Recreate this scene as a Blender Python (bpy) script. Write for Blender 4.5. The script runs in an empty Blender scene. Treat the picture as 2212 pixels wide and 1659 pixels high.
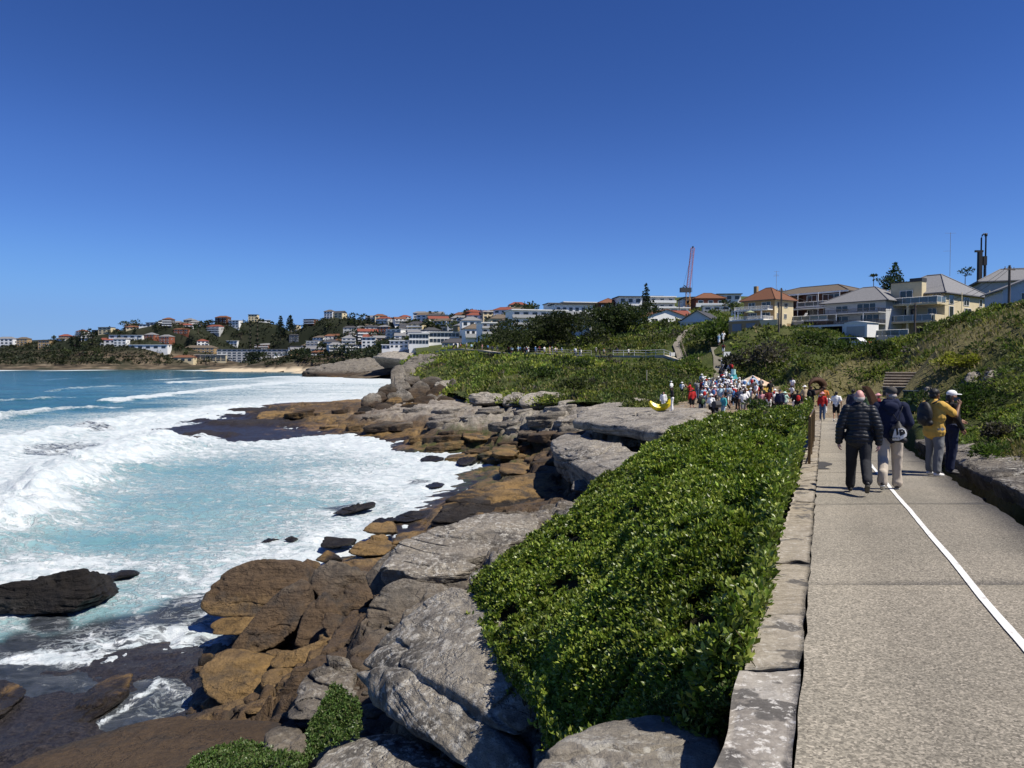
import bpy, bmesh, math, random
import numpy as np
from mathutils import Vector, Matrix
from math import sin, cos, pi, radians as R
rnd = random.Random(7)
rng = np.random.default_rng(11)
scn = bpy.context.scene
COL = scn.collection

# ---------------------------------------------------------------- camera, sky, sun, exposure
F, CXP, CYP, CAMZ, HOR = 1597.0, 1106.0, 829.5, 9.5, 782.0
PITCH = math.atan((CYP - HOR) / F)
cam = bpy.data.cameras.new('camera'); camo = bpy.data.objects.new('camera', cam); COL.objects.link(camo)
cam.sensor_width = 36; cam.lens = 36 * F / 2212; cam.clip_start = .1; cam.clip_end = 6000
camo.location = (0, 0, CAMZ); camo.rotation_euler = (pi / 2 - PITCH, 0, 0)
scn.camera = camo

SUN_AZ, SUN_EL = R(116), R(56)          # clockwise from +Y (the way the camera looks)
world = bpy.data.worlds.new('World'); scn.world = world; world.use_nodes = True
wt = world.node_tree; bg = wt.nodes['Background']
sky = wt.nodes.new('ShaderNodeTexSky'); sky.sky_type = 'NISHITA'; sky.sun_disc = False
sky.sun_elevation = SUN_EL; sky.sun_rotation = SUN_AZ
sky.altitude = 0; sky.air_density = .6; sky.dust_density = 0; sky.ozone_density = 3
hs = wt.nodes.new('ShaderNodeHueSaturation'); hs.inputs['Saturation'].default_value = 1.3; hs.inputs['Hue'].default_value = .51
SKYST = .099                               # the camera's tone curve for the sky: pulls down the bright band at the horizon
def vscale(x, k):
    n = wt.nodes.new('ShaderNodeVectorMath'); n.operation = 'SCALE'; wt.links.new(x, n.inputs[0]); n.inputs['Scale'].default_value = k; return n.outputs[0]
cv = wt.nodes.new('ShaderNodeRGBCurve')
for k, pts in enumerate((((0, .006), (.022, .034), (.058, .08), (.181, .165), (.40, .21), (1, .25)), ((0, 0), (.102, .098), (.191, .202), (.413, .37), (.65, .395), (1, .42)), ((0, 0), (.347, .342), (.546, .584), (.83, .77), (1, .74)))):
    c = cv.mapping.curves[k]; c.points[0].location = pts[0]; c.points[1].location = pts[-1]
    for p in pts[1:-1]: c.points.new(*p)
cv.mapping.update()
wt.links.new(sky.outputs[0], hs.inputs['Color']); wt.links.new(vscale(hs.outputs[0], .12), cv.inputs['Color'])
wt.links.new(vscale(cv.outputs[0], 1 / .12), bg.inputs[0]); bg.inputs[1].default_value = SKYST
sl = bpy.data.lights.new('sun', 'SUN'); sl.energy = 5.0; sl.angle = R(.53); sl.color = (1, .94, .84)
slo = bpy.data.objects.new('sun', sl); COL.objects.link(slo)
sd = Vector((sin(SUN_AZ) * cos(SUN_EL), cos(SUN_AZ) * cos(SUN_EL), sin(SUN_EL)))
slo.rotation_euler = sd.to_track_quat('Z', 'Y').to_euler(); slo.location = (30, -20, 60)
vs = scn.view_settings; vs.view_transform = 'Standard'; vs.look = 'None'; vs.gamma = 1; vs.exposure = .36
vs.use_curve_mapping = False
scn.cycles.max_bounces = 6; scn.cycles.diffuse_bounces = 3; scn.cycles.transparent_max_bounces = 4

# ---------------------------------------------------------------- pixel <-> place
def ray(px, py):
    u = (px - CXP) / F; v = (CYP - py) / F
    y = cos(PITCH) + v * sin(PITCH); z = -sin(PITCH) + v * cos(PITCH)
    return u / y, z / y
def atY(px, py, Y):
    a, b = ray(px, py); return (a * Y, Y, CAMZ + b * Y)
def atZ(px, py, z):
    a, b = ray(px, py); t = (z - CAMZ) / b; return (a * t, t, z)

# ---------------------------------------------------------------- numpy noise
def _h(ix, iy, iz, s):
    h = (ix * 374761393 + iy * 668265263 + iz * 1274126177 + s * 974634777) & 0xffffffff
    h = ((h ^ (h >> 13)) * 1274126177) & 0xffffffff
    h = ((h ^ (h >> 16)) * 2246822519) & 0xffffffff
    return ((h ^ (h >> 15)) & 0xffff) / 32767.5 - 1.
def vn(p, s=0):
    p = np.asarray(p, float); i = np.floor(p).astype(np.int64); f = p - i
    f = f * f * f * (f * (f * 6 - 15) + 10)
    x, y, z = i[..., 0], i[..., 1], i[..., 2]; fx, fy, fz = f[..., 0], f[..., 1], f[..., 2]
    def L(a, b, t): return a + (b - a) * t
    return L(L(L(_h(x, y, z, s), _h(x+1, y, z, s), fx), L(_h(x, y+1, z, s), _h(x+1, y+1, z, s), fx), fy),
             L(L(_h(x, y, z+1, s), _h(x+1, y, z+1, s), fx), L(_h(x, y+1, z+1, s), _h(x+1, y+1, z+1, s), fx), fy), fz)
def fbm(p, o=4, s=0, g=.5):
    p = np.asarray(p, float); a = 1.; t = 0; r = 0
    for k in range(o):
        r = r + a * vn(p * 2**k + 17.3 * k, s + k); t += a; a *= g
    return r / t
def fb2(x, y, sc, o=4, s=0, z=0.):
    return fbm(np.stack([x * sc, y * sc, np.zeros_like(x) + z], -1), o, s)
def sst(a, b, x):
    t = np.clip((x - a) / (b - a), 0, 1); return t * t * (3 - 2 * t)

class RBF:                                # smooth sheet through scattered heights, in (X/Y, ln Y)
    def __init__(s, P, vals, k=.05, ly=1.1):
        s.k = k; s.ly = ly; P = np.array(P, float); s.c = np.stack([P[:, 0] / P[:, 1], ly * np.log(P[:, 1])], -1)
        vals = np.array(vals, float); kp = []
        for i in range(len(s.c)):
            if all(np.hypot(*(s.c[i] - s.c[j])) > .03 for j in kp): kp.append(i)
        s.c = s.c[kp]; vals = vals[kp]
        n = len(s.c); D = np.sqrt(((s.c[:, None] - s.c[None])**2).sum(-1) + s.k**2)
        A = np.zeros((n + 3, n + 3)); A[:n, :n] = D; A[:n, n] = 1; A[:n, n+1:] = s.c; A[n, :n] = 1; A[n+1:, :n] = s.c.T
        b = np.zeros((n + 3,) + np.array(vals).shape[1:]); b[:n] = vals; s.w = np.linalg.solve(A, b)
    def __call__(s, X, Y):
        X = np.asarray(X, float); Y = np.asarray(Y, float); sh = X.shape
        q = np.stack([(X / Y).ravel(), s.ly * np.log(Y).ravel()], -1); n = len(s.c); out = []
        for k in range(0, len(q), 20000):
            c = q[k:k+20000]; D = np.sqrt(((c[:, None] - s.c[None])**2).sum(-1) + s.k**2)
            out.append(D @ s.w[:n] + s.w[n] + c @ s.w[n+1:])
        return np.concatenate(out).reshape(sh + s.w.shape[1:])

# ---------------------------------------------------------------- meshes and objects
def mesh_np(name, V, Fs, smooth=False, mats=(), mi=None):
    V = np.ascontiguousarray(V, np.float32); me = bpy.data.meshes.new(name)
    if isinstance(Fs, np.ndarray): Fs = [Fs]
    Fs = [np.asarray(f, np.int32) for f in Fs if len(f)]
    me.vertices.add(len(V)); me.vertices.foreach_set('co', V.ravel())
    nl = sum(f.size for f in Fs); npoly = sum(len(f) for f in Fs)
    me.loops.add(nl); me.polygons.add(npoly)
    me.loops.foreach_set('vertex_index', np.concatenate([f.ravel() for f in Fs]))
    tot = np.concatenate([np.full(len(f), f.shape[1], np.int32) for f in Fs])
    st = np.zeros(npoly, np.int32); st[1:] = np.cumsum(tot)[:-1]
    me.polygons.foreach_set('loop_start', st)
    try: me.polygons.foreach_set('loop_total', tot)
    except Exception: pass
    if mi is not None: me.polygons.foreach_set('material_index', np.asarray(mi, np.int32))
    if smooth: me.polygons.foreach_set('use_smooth', np.ones(npoly, bool))
    for m in mats: me.materials.append(m)
    me.update(calc_edges=True)
    return me
def fattr(me, name, a):
    me.attributes.new(name, 'FLOAT', 'POINT').data.foreach_set('value', np.asarray(a, np.float32).ravel())
def cattr(me, name, a):
    a = np.asarray(a, np.float32)
    if a.shape[-1] == 3: a = np.concatenate([a, np.ones(a.shape[:-1] + (1,), np.float32)], -1)
    me.attributes.new(name, 'FLOAT_COLOR', 'POINT').data.foreach_set('color', a.ravel())
def add(name, me, parent=None, loc=(0, 0, 0), rz=0, rot=None):
    o = bpy.data.objects.new(name, me); COL.objects.link(o); o.location = loc
    o.rotation_euler = rot if rot else (0, 0, rz)
    if parent: o.parent = parent
    return o
TAGS = []
def tag(o, label, cat, group=None):
    o['label'] = label; o['category'] = cat
    if group: o['group'] = group
    TAGS.append(o); return o
def thing(name, label, cat, loc=(0, 0, 0), rz=0, group=None):
    return tag(add(name, None, None, loc, rz), label, cat, group)
def struct(o): o['kind'] = 'structure'; return o
def stuff(o): o['kind'] = 'stuff'; return o
ORD = 'first second third fourth fifth sixth seventh eighth ninth tenth'.split()
def ordn(k):
    k += 1
    if k <= 10: return ORD[k-1]
    return f"{k}{'th' if 10 < k % 100 < 14 else {1:'st',2:'nd',3:'rd'}.get(k % 10,'th')}"
def finish_labels():                      # look-alikes get their place along the row
    by = {}
    for o in TAGS: by.setdefault(o['label'], []).append(o)
    for lab, os_ in by.items():
        n = len(os_)
        if n < 2: continue
        def key(o):
            l = o.matrix_world.translation if o.get('wx') is None else None
            p = o['wx'] if l is None else l
            return p[0] / max(p[1], .1)
        os_.sort(key=lambda o: (o['wx'][0] / o['wx'][1]) if 'wx' in o else o.location[0] / max(o.location[1], .1))
        for k, o in enumerate(os_):
            if n == 2: o['label'] = lab + (', left one' if k == 0 else ', right one')
            elif k == 0: o['label'] = f'{lab}, leftmost'
            elif k == n - 1: o['label'] = f'{lab}, rightmost'
            else: o['label'] = f'{lab}, {ordn(k)} from left'
            if 'group' not in o: o['group'] = 'alike: ' + lab
    for o in TAGS:
        if 'wx' in o: del o['wx']

class MB:                                 # collects boxes, quads and tubes into one mesh
    def __init__(s): s.v = []; s.f = []; s.m = []
    def add(s, V, Fc, m=0):
        b = len(s.v); s.v += [tuple(p) for p in V]; s.f += [tuple(i + b for i in f) for f in Fc]; s.m += [m] * len(Fc); return s
    def box(s, x0, x1, y0, y1, z0, z1, m=0, M=None):
        V = [(x, y, z) for z in (z0, z1) for x, y in ((x0, y0), (x1, y0), (x1, y1), (x0, y1))]
        if M is not None: V = [M @ Vector(p) for p in V]
        return s.add(V, [(3, 2, 1, 0), (4, 5, 6, 7), (0, 1, 5, 4), (1, 2, 6, 5), (2, 3, 7, 6), (3, 0, 4, 7)], m)
    def bar(s, a, b, r, n=6, m=0, r2=None):
        a = Vector(a); b = Vector(b); d = (b - a).normalized(); r2 = r if r2 is None else r2
        u = d.orthogonal().normalized(); w = d.cross(u)
        V = [p + (u * cos(2*pi*k/n) + w * sin(2*pi*k/n)) * q for p, q in ((a, r), (b, r2)) for k in range(n)]
        return s.add(V, [(k, (k+1) % n, n + (k+1) % n, n + k) for k in range(n)] + [tuple(range(n))[::-1], tuple(range(n, 2*n))], m)
    def tube(s, pts, r, n=6, m=0):
        pts = [Vector(p) for p in pts]; V = []; N = len(pts)
        rr = r if isinstance(r, (list, tuple)) else [r] * N
        for i, p in enumerate(pts):
            d = (pts[min(i+1, N-1)] - pts[max(i-1, 0)]).normalized()
            u = d.cross(Vector((0, 0, 1)));
            u = u.normalized() if u.length > .05 else d.cross(Vector((1, 0, 0))).normalized()
            w = d.cross(u)
            V += [p + (u * cos(2*pi*k/n) + w * sin(2*pi*k/n)) * rr[i] for k in range(n)]
        Fc = [(i*n + k, i*n + (k+1) % n, (i+1)*n + (k+1) % n, (i+1)*n + k) for i in range(N-1) for k in range(n)]
        return s.add(V, Fc + [tuple(range(n))[::-1], tuple(range((N-1)*n, N*n))], m)
    def prism(s, poly, z0, z1, m=0, M=None):
        n = len(poly); V = [(x, y, z0) for x, y in poly] + [(x, y, z1) for x, y in poly]
        if M is not None: V = [M @ Vector(p) for p in V]
        return s.add(V, [(k, (k+1) % n, n + (k+1) % n, n + k) for k in range(n)] + [tuple(range(n))[::-1], tuple(range(n, 2*n))], m)
    def mesh(s, name, mats, smooth=False):
        me = bpy.data.meshes.new(name); me.from_pydata([tuple(p) for p in s.v], [], s.f)
        for m in (mats if isinstance(mats, (list, tuple)) else [mats]): me.materials.append(m)
        me.polygons.foreach_set('material_index', s.m)
        if smooth: me.polygons.foreach_set('use_smooth', [True] * len(s.f))
        bm = bmesh.new(); bm.from_mesh(me); bmesh.ops.recalc_face_normals(bm, faces=bm.faces); bm.to_mesh(me); bm.free()
        return me
    def build(s, name, mats, parent=None, smooth=False, **k):
        return add(name, s.mesh(name, mats, smooth), parent, **k)

# ---------------------------------------------------------------- materials
class NT:
    def __init__(s, name, rough=.7, spec=.5):
        s.m = bpy.data.materials.new(name); s.m.use_nodes = True; s.t = s.m.node_tree; s.n = s.t.nodes; s.l = s.t.links
        s.b = s.n['Principled BSDF']; s.b.inputs['Roughness'].default_value = rough
        s.b.inputs['Specular IOR Level'].default_value = spec
        s.geo = None
    def put(s, x, sock):
        if x is None: return
        if hasattr(x, 'is_linked') or isinstance(x, bpy.types.NodeSocket): s.l.new(x, sock)
        elif isinstance(x, (tuple, list)) and len(x) == 3 and sock.type == 'RGBA': sock.default_value = (*x, 1)
        else: sock.default_value = x
    def pos(s):
        if not s.geo: s.geo = s.n.new('ShaderNodeNewGeometry')
        return s.geo.outputs['Position']
    def nrm(s): s.pos(); return s.geo.outputs['Normal']
    def obj(s): return s.n.new('ShaderNodeTexCoord').outputs['Object']
    def scl(s, v, sc, rot=(0, 0, 0), loc=(0, 0, 0)):
        n = s.n.new('ShaderNodeMapping'); s.put(v, n.inputs[0]); n.inputs['Scale'].default_value = sc; n.inputs['Rotation'].default_value = rot
        n.inputs['Location'].default_value = loc; return n.outputs[0]
    def noise(s, v, sc, det=4, rough=.55, dist=0, col=False):
        n = s.n.new('ShaderNodeTexNoise'); s.put(v, n.inputs['Vector']); n.inputs['Scale'].default_value = sc
        n.inputs['Detail'].default_value = det; n.inputs['Roughness'].default_value = rough; n.inputs['Distortion'].default_value = dist
        return n.outputs['Color' if col else 'Fac']
    def voro(s, v, sc, feat='F1', out='Distance', rand=1):
        n = s.n.new('ShaderNodeTexVoronoi'); n.feature = feat; s.put(v, n.inputs['Vector']); n.inputs['Scale'].default_value = sc
        n.inputs['Randomness'].default_value = rand; return n.outputs[out]
    def math(s, op, a, b=None, c=None, clamp=False):
        n = s.n.new('ShaderNodeMath'); n.operation = op; n.use_clamp = clamp
        for k, x in enumerate((a, b, c)):
            if x is not None: s.put(x, n.inputs[k])
        return n.outputs[0]
    def rng(s, x, a, b, c=0, d=1, smooth=False):
        n = s.n.new('ShaderNodeMapRange'); s.put(x, n.inputs[0])
        if smooth: n.interpolation_type = 'SMOOTHSTEP'
        for k, q in enumerate((a, b, c, d)): s.put(q, n.inputs[k+1])
        return n.outputs[0]
    def ramp(s, x, stops, lin=True):
        n = s.n.new('ShaderNodeValToRGB'); s.put(x, n.inputs[0]); e = n.color_ramp.elements
        n.color_ramp.interpolation = 'LINEAR' if lin else 'CONSTANT'
        while len(e) < len(stops): e.new(.5)
        for k, (p, c) in enumerate(stops): e[k].position = p; e[k].color = (*c, 1)
        return n.outputs[0]
    def mix(s, f, a, b, mode='MIX'):
        n = s.n.new('ShaderNodeMix'); n.data_type = 'RGBA'; n.blend_type = mode
        s.put(f, n.inputs[0]); s.put(a, n.inputs[6]); s.put(b, n.inputs[7]); return n.outputs[2]
    def attr(s, name, typ='GEOMETRY', out='Fac'):
        n = s.n.new('ShaderNodeAttribute'); n.attribute_type = typ; n.attribute_name = name; return n.outputs[out]
    def sep(s, v, k):
        n = s.n.new('ShaderNodeSeparateXYZ'); s.put(v, n.inputs[0]); return n.outputs[k]
    def vadd(s, a, b):
        n = s.n.new('ShaderNodeVectorMath'); n.operation = 'ADD'; s.put(a, n.inputs[0]); s.put(b, n.inputs[1]); return n.outputs[0]
    def bump(s, h, st=.5, d=.1, nrm=None):
        n = s.n.new('ShaderNodeBump'); s.put(h, n.inputs['Height']); n.inputs['Strength'].default_value = st; n.inputs['Distance'].default_value = d
        s.put(nrm, n.inputs['Normal']); s.l.new(n.outputs[0], s.b.inputs['Normal']); return n.outputs[0]
    def out(s, col=None, rough=None):
        s.put(col, s.b.inputs['Base Color']); s.put(rough, s.b.inputs['Roughness']); return s.m
_pm = {}
def plain(name, col, rough=.7, spec=.4, var=.12, sc=3., metal=0):
    """paint, cloth or metal with a little mottling"""
    if name in _pm: return _pm[name]
    t = NT(name, rough, spec); n = t.noise(t.obj(), sc, 4)
    lo = tuple(c * (1 - var) for c in col); hi = tuple(min(c * (1 + var), .95) for c in col)
    t.b.inputs['Metallic'].default_value = metal
    _pm[name] = t.out(t.ramp(n, [(.3, lo), (.7, hi)])); return _pm[name]
# ---------------------------------------------------------------- rock, ground, water, leaves
def rock_material():
    t = NT('sandstone', .85, .3); P = t.pos(); z = t.sep(P, 2)
    big = t.noise(P, .22, 4); med = t.noise(P, 1.3, 6, .6); fine = t.noise(P, 9, 8, .7)
    h = t.math('ADD', z, t.attr('zoff', 'OBJECT'))
    h = t.math('ADD', h, t.rng(big, 0, 1, -1.1, 1.1)); h = t.math('ADD', h, t.rng(med, 0, 1, -.7, .7))
    base = t.ramp(t.rng(h, -.5, 6.5), [(.0, (.018, .015, .014)), (.085, (.03, .023, .017)), (.125, (.23, .15, .06)), (.2, (.25, .17, .08)), (.28, (.115, .078, .046)),
                  (.45, (.11, .08, .055)), (.56, (.17, .15, .125)), (.72, (.25, .233, .208)), (1, (.33, .31, .275))])
    strata = t.noise(t.scl(P, (.35, .35, 5.5), (.12, .08, 0)), 1, 5, .6)
    base = t.mix(1, base, t.ramp(strata, [(.3, (.66, .63, .6)), (.5, (1, .98, .95)), (.7, (1.25, 1.2, 1.1))]), 'MULTIPLY')
    blot = t.noise(t.vadd(P, (40, 0, 0)), .75, 6, .62)
    base = t.mix(t.rng(blot, .5, .64, 0, .78), base, (.05, .047, .045))           # black crust
    up = t.rng(t.sep(t.nrm(), 2), -.1, .6)
    lich = t.math('MULTIPLY', t.rng(t.noise(t.vadd(P, (0, 9, 0)), 6.5, 9, .72), .51, .58), t.rng(t.noise(t.vadd(P, (3, 0, 5)), .8, 3), .36, .56))
    lich = t.math('MULTIPLY', t.math('MULTIPLY', lich, t.rng(h, 3.2, 4.6)), t.rng(up, 0, 1, .25, .9))
    base = t.mix(lich, base, (.58, .565, .52))
    spots = t.math('MULTIPLY', t.rng(t.voro(P, 7.5), .13, .22, 1, 0), t.rng(t.noise(P, 1.7, 2), .52, .62))
    spots = t.math('MULTIPLY', spots, t.rng(h, 3.8, 5.))
    base = t.mix(spots, base, (.58, .57, .53))
    alg = t.math('MULTIPLY', t.attr('algae', 'OBJECT'), t.rng(t.noise(P, .9, 5), .48, .62))
    alg = t.math('MULTIPLY', t.math('MAXIMUM', alg, t.attr('alg')), t.rng(t.noise(t.vadd(P, (7, 7, 0)), 1.1, 6, .65), .42, .6)); base = t.mix(alg, base, (.06, .075, .02))
    base = t.mix(t.attr('wet'), base, t.mix(t.rng(fine, .35, .65), (.014, .012, .013), (.05, .042, .04)))
    pale = t.math('MULTIPLY', t.attr('pale'), t.rng(med, .3, .6, .3, 1))
    base = t.mix(pale, base, (.42, .385, .335))
    base = t.mix(t.rng(fine, .3, .75, 0, .55), t.mix(1, base, (.58, .56, .54), 'MULTIPLY'), t.mix(1, base, (1.5, 1.48, 1.44), 'MULTIPLY'))
    base = t.mix(1, base, t.mix(t.attr('tint', 'OBJECT'), (1, 1, 1), (.46, .45, .44)), 'MULTIPLY')
    cr = t.math('ABSOLUTE', t.math('SUBTRACT', t.noise(t.scl(P, (.5, .5, 1.6), (.3, .1, 0)), 1.1, 6, .6), .5))
    crk = t.rng(cr, 0, .018)
    hh = t.math('ADD', t.math('MULTIPLY', t.noise(P, 3.2, 10, .68), 1.2), t.math('MULTIPLY', strata, 1.0))
    hh = t.math('ADD', hh, t.math('MULTIPLY', crk, .22)); hh = t.math('ADD', hh, t.math('MULTIPLY', fine, .3))
    t.bump(hh, 1.0, .16)
    return t.out(base, t.rng(z, .2, 1.0, .38, .9))
ROCK = rock_material()

def water_material():
    t = NT('sea_water', .16, .2); P = t.pos()
    foam = t.attr('foam'); deep = t.attr('deep'); weed = t.attr('weed')
    W = t.vadd(P, t.scl(t.noise(P, .35, 3, col=True), (5, 5, 0)))
    W2 = t.vadd(P, t.scl(t.noise(P, 1.1, 3, col=True), (1.1, 1.1, 0)))
    big = t.noise(t.scl(W, (.045, .11, .1)), 1, 5, .6)
    lace = t.math('ABSOLUTE', t.math('SUBTRACT', t.noise(t.scl(W2, (.42, .8, .5), (0, 0, .25)), 1, 6, .6), .5))
    lace2 = t.math('ABSOLUTE', t.math('SUBTRACT', t.noise(t.scl(W2, (1.3, 2.2, 1), (0, 0, -.2)), 1, 5, .6), .5))
    L = t.math('MAXIMUM', t.rng(lace, 0, .075, 1, 0), t.math('MULTIPLY', t.rng(lace2, 0, .09, 1, 0), .8))
    mot = t.noise(t.scl(W2, (.8, 1.6, 1)), 1.2, 8, .7)
    pat = t.math('ADD', t.math('MULTIPLY', L, .38), t.math('ADD', t.math('MULTIPLY', big, .62), t.math('MULTIPLY', mot, .5)))
    thr = t.rng(foam, 0, 1, 1.08, .34)
    ff = t.rng(t.math('SUBTRACT', pat, thr), -.05, .30, 0, 1, True)
    ff = t.math('MULTIPLY', ff, t.rng(foam, .01, .12))
    milk = t.rng(t.math('ADD', foam, t.math('MULTIPLY', t.math('SUBTRACT', big, .5), .9)), .15, .85)
    wat = t.mix(milk, (.07, .215, .245), (.40, .53, .535))
    wat = t.mix(deep, wat, t.mix(t.rng(big, .35, .65), (.010, .052, .072), (.020, .105, .125)))
    wat = t.mix(weed, wat, t.mix(t.rng(mot, .4, .6), (.02, .018, .022), (.05, .05, .06)))
    col = t.mix(ff, wat, t.mix(t.rng(mot, .3, .7), (.37, .45, .48), (.65, .67, .675)))
    b = t.math('ADD', t.math('MULTIPLY', t.noise(t.scl(P, (.5, 1, 1)), 1.5, 8, .65), 1), t.math('MULTIPLY', ff, t.math('ADD', .25, mot)))
    t.bump(b, .75, .22)
    t.put(t.rng(deep, 0, 1, .2, .02), t.b.inputs['Specular IOR Level'])
    return t.out(col, t.rng(ff, 0, 1, .16, .8))
WATER = water_material()

def leaf_material(name, rough=.5, trans=.2, spec=.4):
    t = NT(name, rough, spec); c = t.attr('col', out='Color')
    t.put(c, t.b.inputs['Base Color'])
    if trans:
        tr = t.n.new('ShaderNodeBsdfTranslucent'); t.l.new(t.mix(1, c, (1.3, 1.5, .7), 'MULTIPLY'), tr.inputs[0])
        mx = t.n.new('ShaderNodeMixShader'); mx.inputs[0].default_value = trans
        t.l.new(t.b.outputs[0], mx.inputs[1]); t.l.new(tr.outputs[0], mx.inputs[2]); t.l.new(mx.outputs[0], t.n['Material Output'].inputs[0])
    return t.m
LEAF = leaf_material('leaf', .6, .3, .2); GLOSS = leaf_material('glossy_leaf', .38, .2, .35)
def ground_material():
    t = NT('scrub_ground', .95, .1); P = t.pos()
    a = t.noise(P, .35, 6, .6); b = t.noise(P, 3.5, 6, .7)
    g = t.ramp(a, [(.3, (.035, .05, .017)), (.5, (.065, .083, .024)), (.7, (.11, .112, .045))])
    g = t.mix(t.rng(b, .35, .7, 0, .6), g, (.05, .06, .02))
    dirt = t.ramp(t.noise(P, .8, 6, .6), [(.3, (.2, .155, .105)), (.6, (.3, .245, .175)), (.8, (.36, .31, .24))])
    dry = t.ramp(b, [(.3, (.11, .1, .045)), (.7, (.2, .175, .085))])
    c = t.mix(t.attr('dry'), g, dry); c = t.mix(t.attr('dirt'), c, dirt)
    t.bump(b, .8, .3)
    return t.out(c)
SCRUBG = ground_material()
def concrete_material():
    t = NT('path_concrete', .9, .25); P = t.pos()
    ag = t.voro(P, 84, out='Color'); agd = t.voro(P, 75)
    sp = t.sep(ag, 0)
    c = t.ramp(sp, [(0, (.125, .116, .098)), (.25, (.19, .176, .148)), (.55, (.25, .233, .197)), (.82, (.31, .286, .24)), (1, (.42, .385, .33))])
    big = t.noise(P, .45, 5, .6); c = t.mix(1, c, t.ramp(big, [(.3, (.8, .8, .78)), (.7, (1.12, 1.1, 1.06))]), 'MULTIPLY')
    c = t.mix(t.rng(t.noise(P, 2.2, 6, .65), .55, .75, 0, .35), c, (.17, .15, .12))
    c = t.mix(1, c, t.mix(t.attr('tint', 'OBJECT'), (1, 1, 1), (.86, .84, .82)), 'MULTIPLY')
    t.bump(t.math('ADD', agd, t.noise(P, 60, 4)), .5, .006)
    return t.out(c)
CONC = concrete_material()
def wallstone_material():
    t = NT('wall_sandstone', .9, .25); P = t.pos()
    n = t.noise(P, 2.4, 6, .65); g = t.noise(t.scl(P, (1.2, 5.5, 3), (0, 0, .4)), 2.2, 6, .65)
    c = t.ramp(g, [(.28, (.17, .145, .105)), (.45, (.27, .23, .17)), (.6, (.34, .295, .225)), (.75, (.42, .38, .31))])
    c = t.mix(t.attr('tint', 'OBJECT'), c, t.ramp(n, [(.3, (.2, .18, .16)), (.5, (.32, .295, .26)), (.7, (.42, .4, .37))]))
    bl = t.rng(t.noise(t.vadd(P, (0, 3, 0)), 2.6, 4, .55), .575, .61)
    c = t.mix(t.math('MULTIPLY', bl, .85), c, (.085, .08, .075))
    wl = t.math('MULTIPLY', t.rng(t.noise(P, 16, 6, .7), .55, .63), t.attr('tint', 'OBJECT')); c = t.mix(wl, c, (.6, .58, .54))
    fine = t.noise(P, 26, 6, .7); c = t.mix(1, c, t.ramp(fine, [(.3, (.75, .74, .72)), (.7, (1.15, 1.15, 1.15))]), 'MULTIPLY')
    t.bump(t.math('ADD', g, t.math('MULTIPLY', fine, .4)), .9, .03)
    return t.out(c)
WALLST = wallstone_material()
# ---------------------------------------------------------------- the lie of the land
def zp(Y):                                 # height of the coast path
    Y = np.asarray(Y, float); return np.maximum(7.9 - .043 * Y, 5.84) + .0
def xl(Y): return -.0885 + .422 * Y        # left edge of the path
def xr(Y): return xl(Y) + 2.5
WW = .36
def inpoly(X, Y, poly):
    c = np.zeros(np.shape(X), bool); n = len(poly)
    for i in range(n):
        x1, y1 = poly[i]; x2, y2 = poly[(i+1) % n]
        k = ((y1 > Y) != (y2 > Y)) & (X < (x2 - x1) * (Y - y1) / (y2 - y1 + 1e-12) + x1); c ^= k
    return c

shore_ctl = [(1500,1900,6.0),(1100,1800,4.3),(700,1800,3.0),(200,1800,1.6),(-200,1800,1.0),(-300,1560,-.6),
 (1000,1500,3.6),(800,1560,3.0),(640,1560,1.8),(560,1500,.5),(430,1545,.38),(330,1575,.34),(150,1620,.45),(0,1650,.42),(90,1540,.36),(160,1500,.34),(40,1470,.22),(250,1470,.34),(350,1490,-.06),(205,1565,.0),(280,1528,-.05),(420,1450,.34),(390,1400,.3),(300,1430,.26),
 (480,1400,.22),(340,1455,.03),(150,1455,.2),(0,1540,.2),(640,1420,.8),(700,1400,1.5),(800,1400,2.6),(760,1330,1.3),(900,1330,3.2),(660,1240,.3),
 (450,1330,-.2),(380,1345,-.35),(850,1230,1.8),(950,1200,3.0),(1000,1150,3.0),(1100,1120,3.1),(1050,1300,4.2),(1150,1300,4.9),(1300,1200,5.4),
 (1400,1300,6.0),(1450,1500,6.3),(1600,1200,6.5),(1700,1000,6.0),(1500,1020,5.5),(1400,1050,5.2),(1720,930,5.7),(1600,920,5.6),
 (780,1180,.3),(900,1130,.3),(960,1100,.5),(1000,1130,1.2),(1100,1080,1.6),(1200,1050,2.0),(1200,1100,2.6),(1300,1060,4.0),
 (1035,1040,.15),(1080,1000,.7),(1150,1000,1.2),(1150,960,1.7),(1000,992,.1),(1050,960,.8),(900,978,-.1),(960,968,.3),
 (880,945,.6),(900,920,1.9),(1000,915,2.6),(1100,915,3.1),(1200,908,3.9),(1200,888,4.3),(1100,888,3.5),(1000,888,3.0),
 (800,937,.3),(800,905,1.7),(700,925,.35),(700,900,1.3),(700,882,1.5),(620,882,1.1),(560,882,.75),(540,900,.5),(450,905,.4),(345,962,.22),(400,958,.3),(550,945,.2),(640,936,.1),
 (850,880,2.3),(900,868,2.8),(800,868,1.8),(760,866,.6),(1000,862,3.3),(1250,880,4.9),(1350,880,5.3),(1450,884,5.75),(1550,890,5.84),(1300,990,3.3),(1300,950,3.3),(1400,985,3.6),(1400,950,3.7),(1480,940,4.6),(1250,955,3.0),(1250,925,3.4),
 (500,1100,-1.5),(200,1000,-1.5),(700,1050,-1.1),(850,1035,-.6),(300,1300,-.7),(100,1200,-1.5),(600,858,-1.2),(400,870,-1.5),(200,860,-2),(720,850,-1),(760,1010,-.9),(950,1020,-.5),(600,1250,-.6),(330,880,-1.),(330,1000,-.9),(480,985,-.8),(640,975,-.9)]
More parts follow.
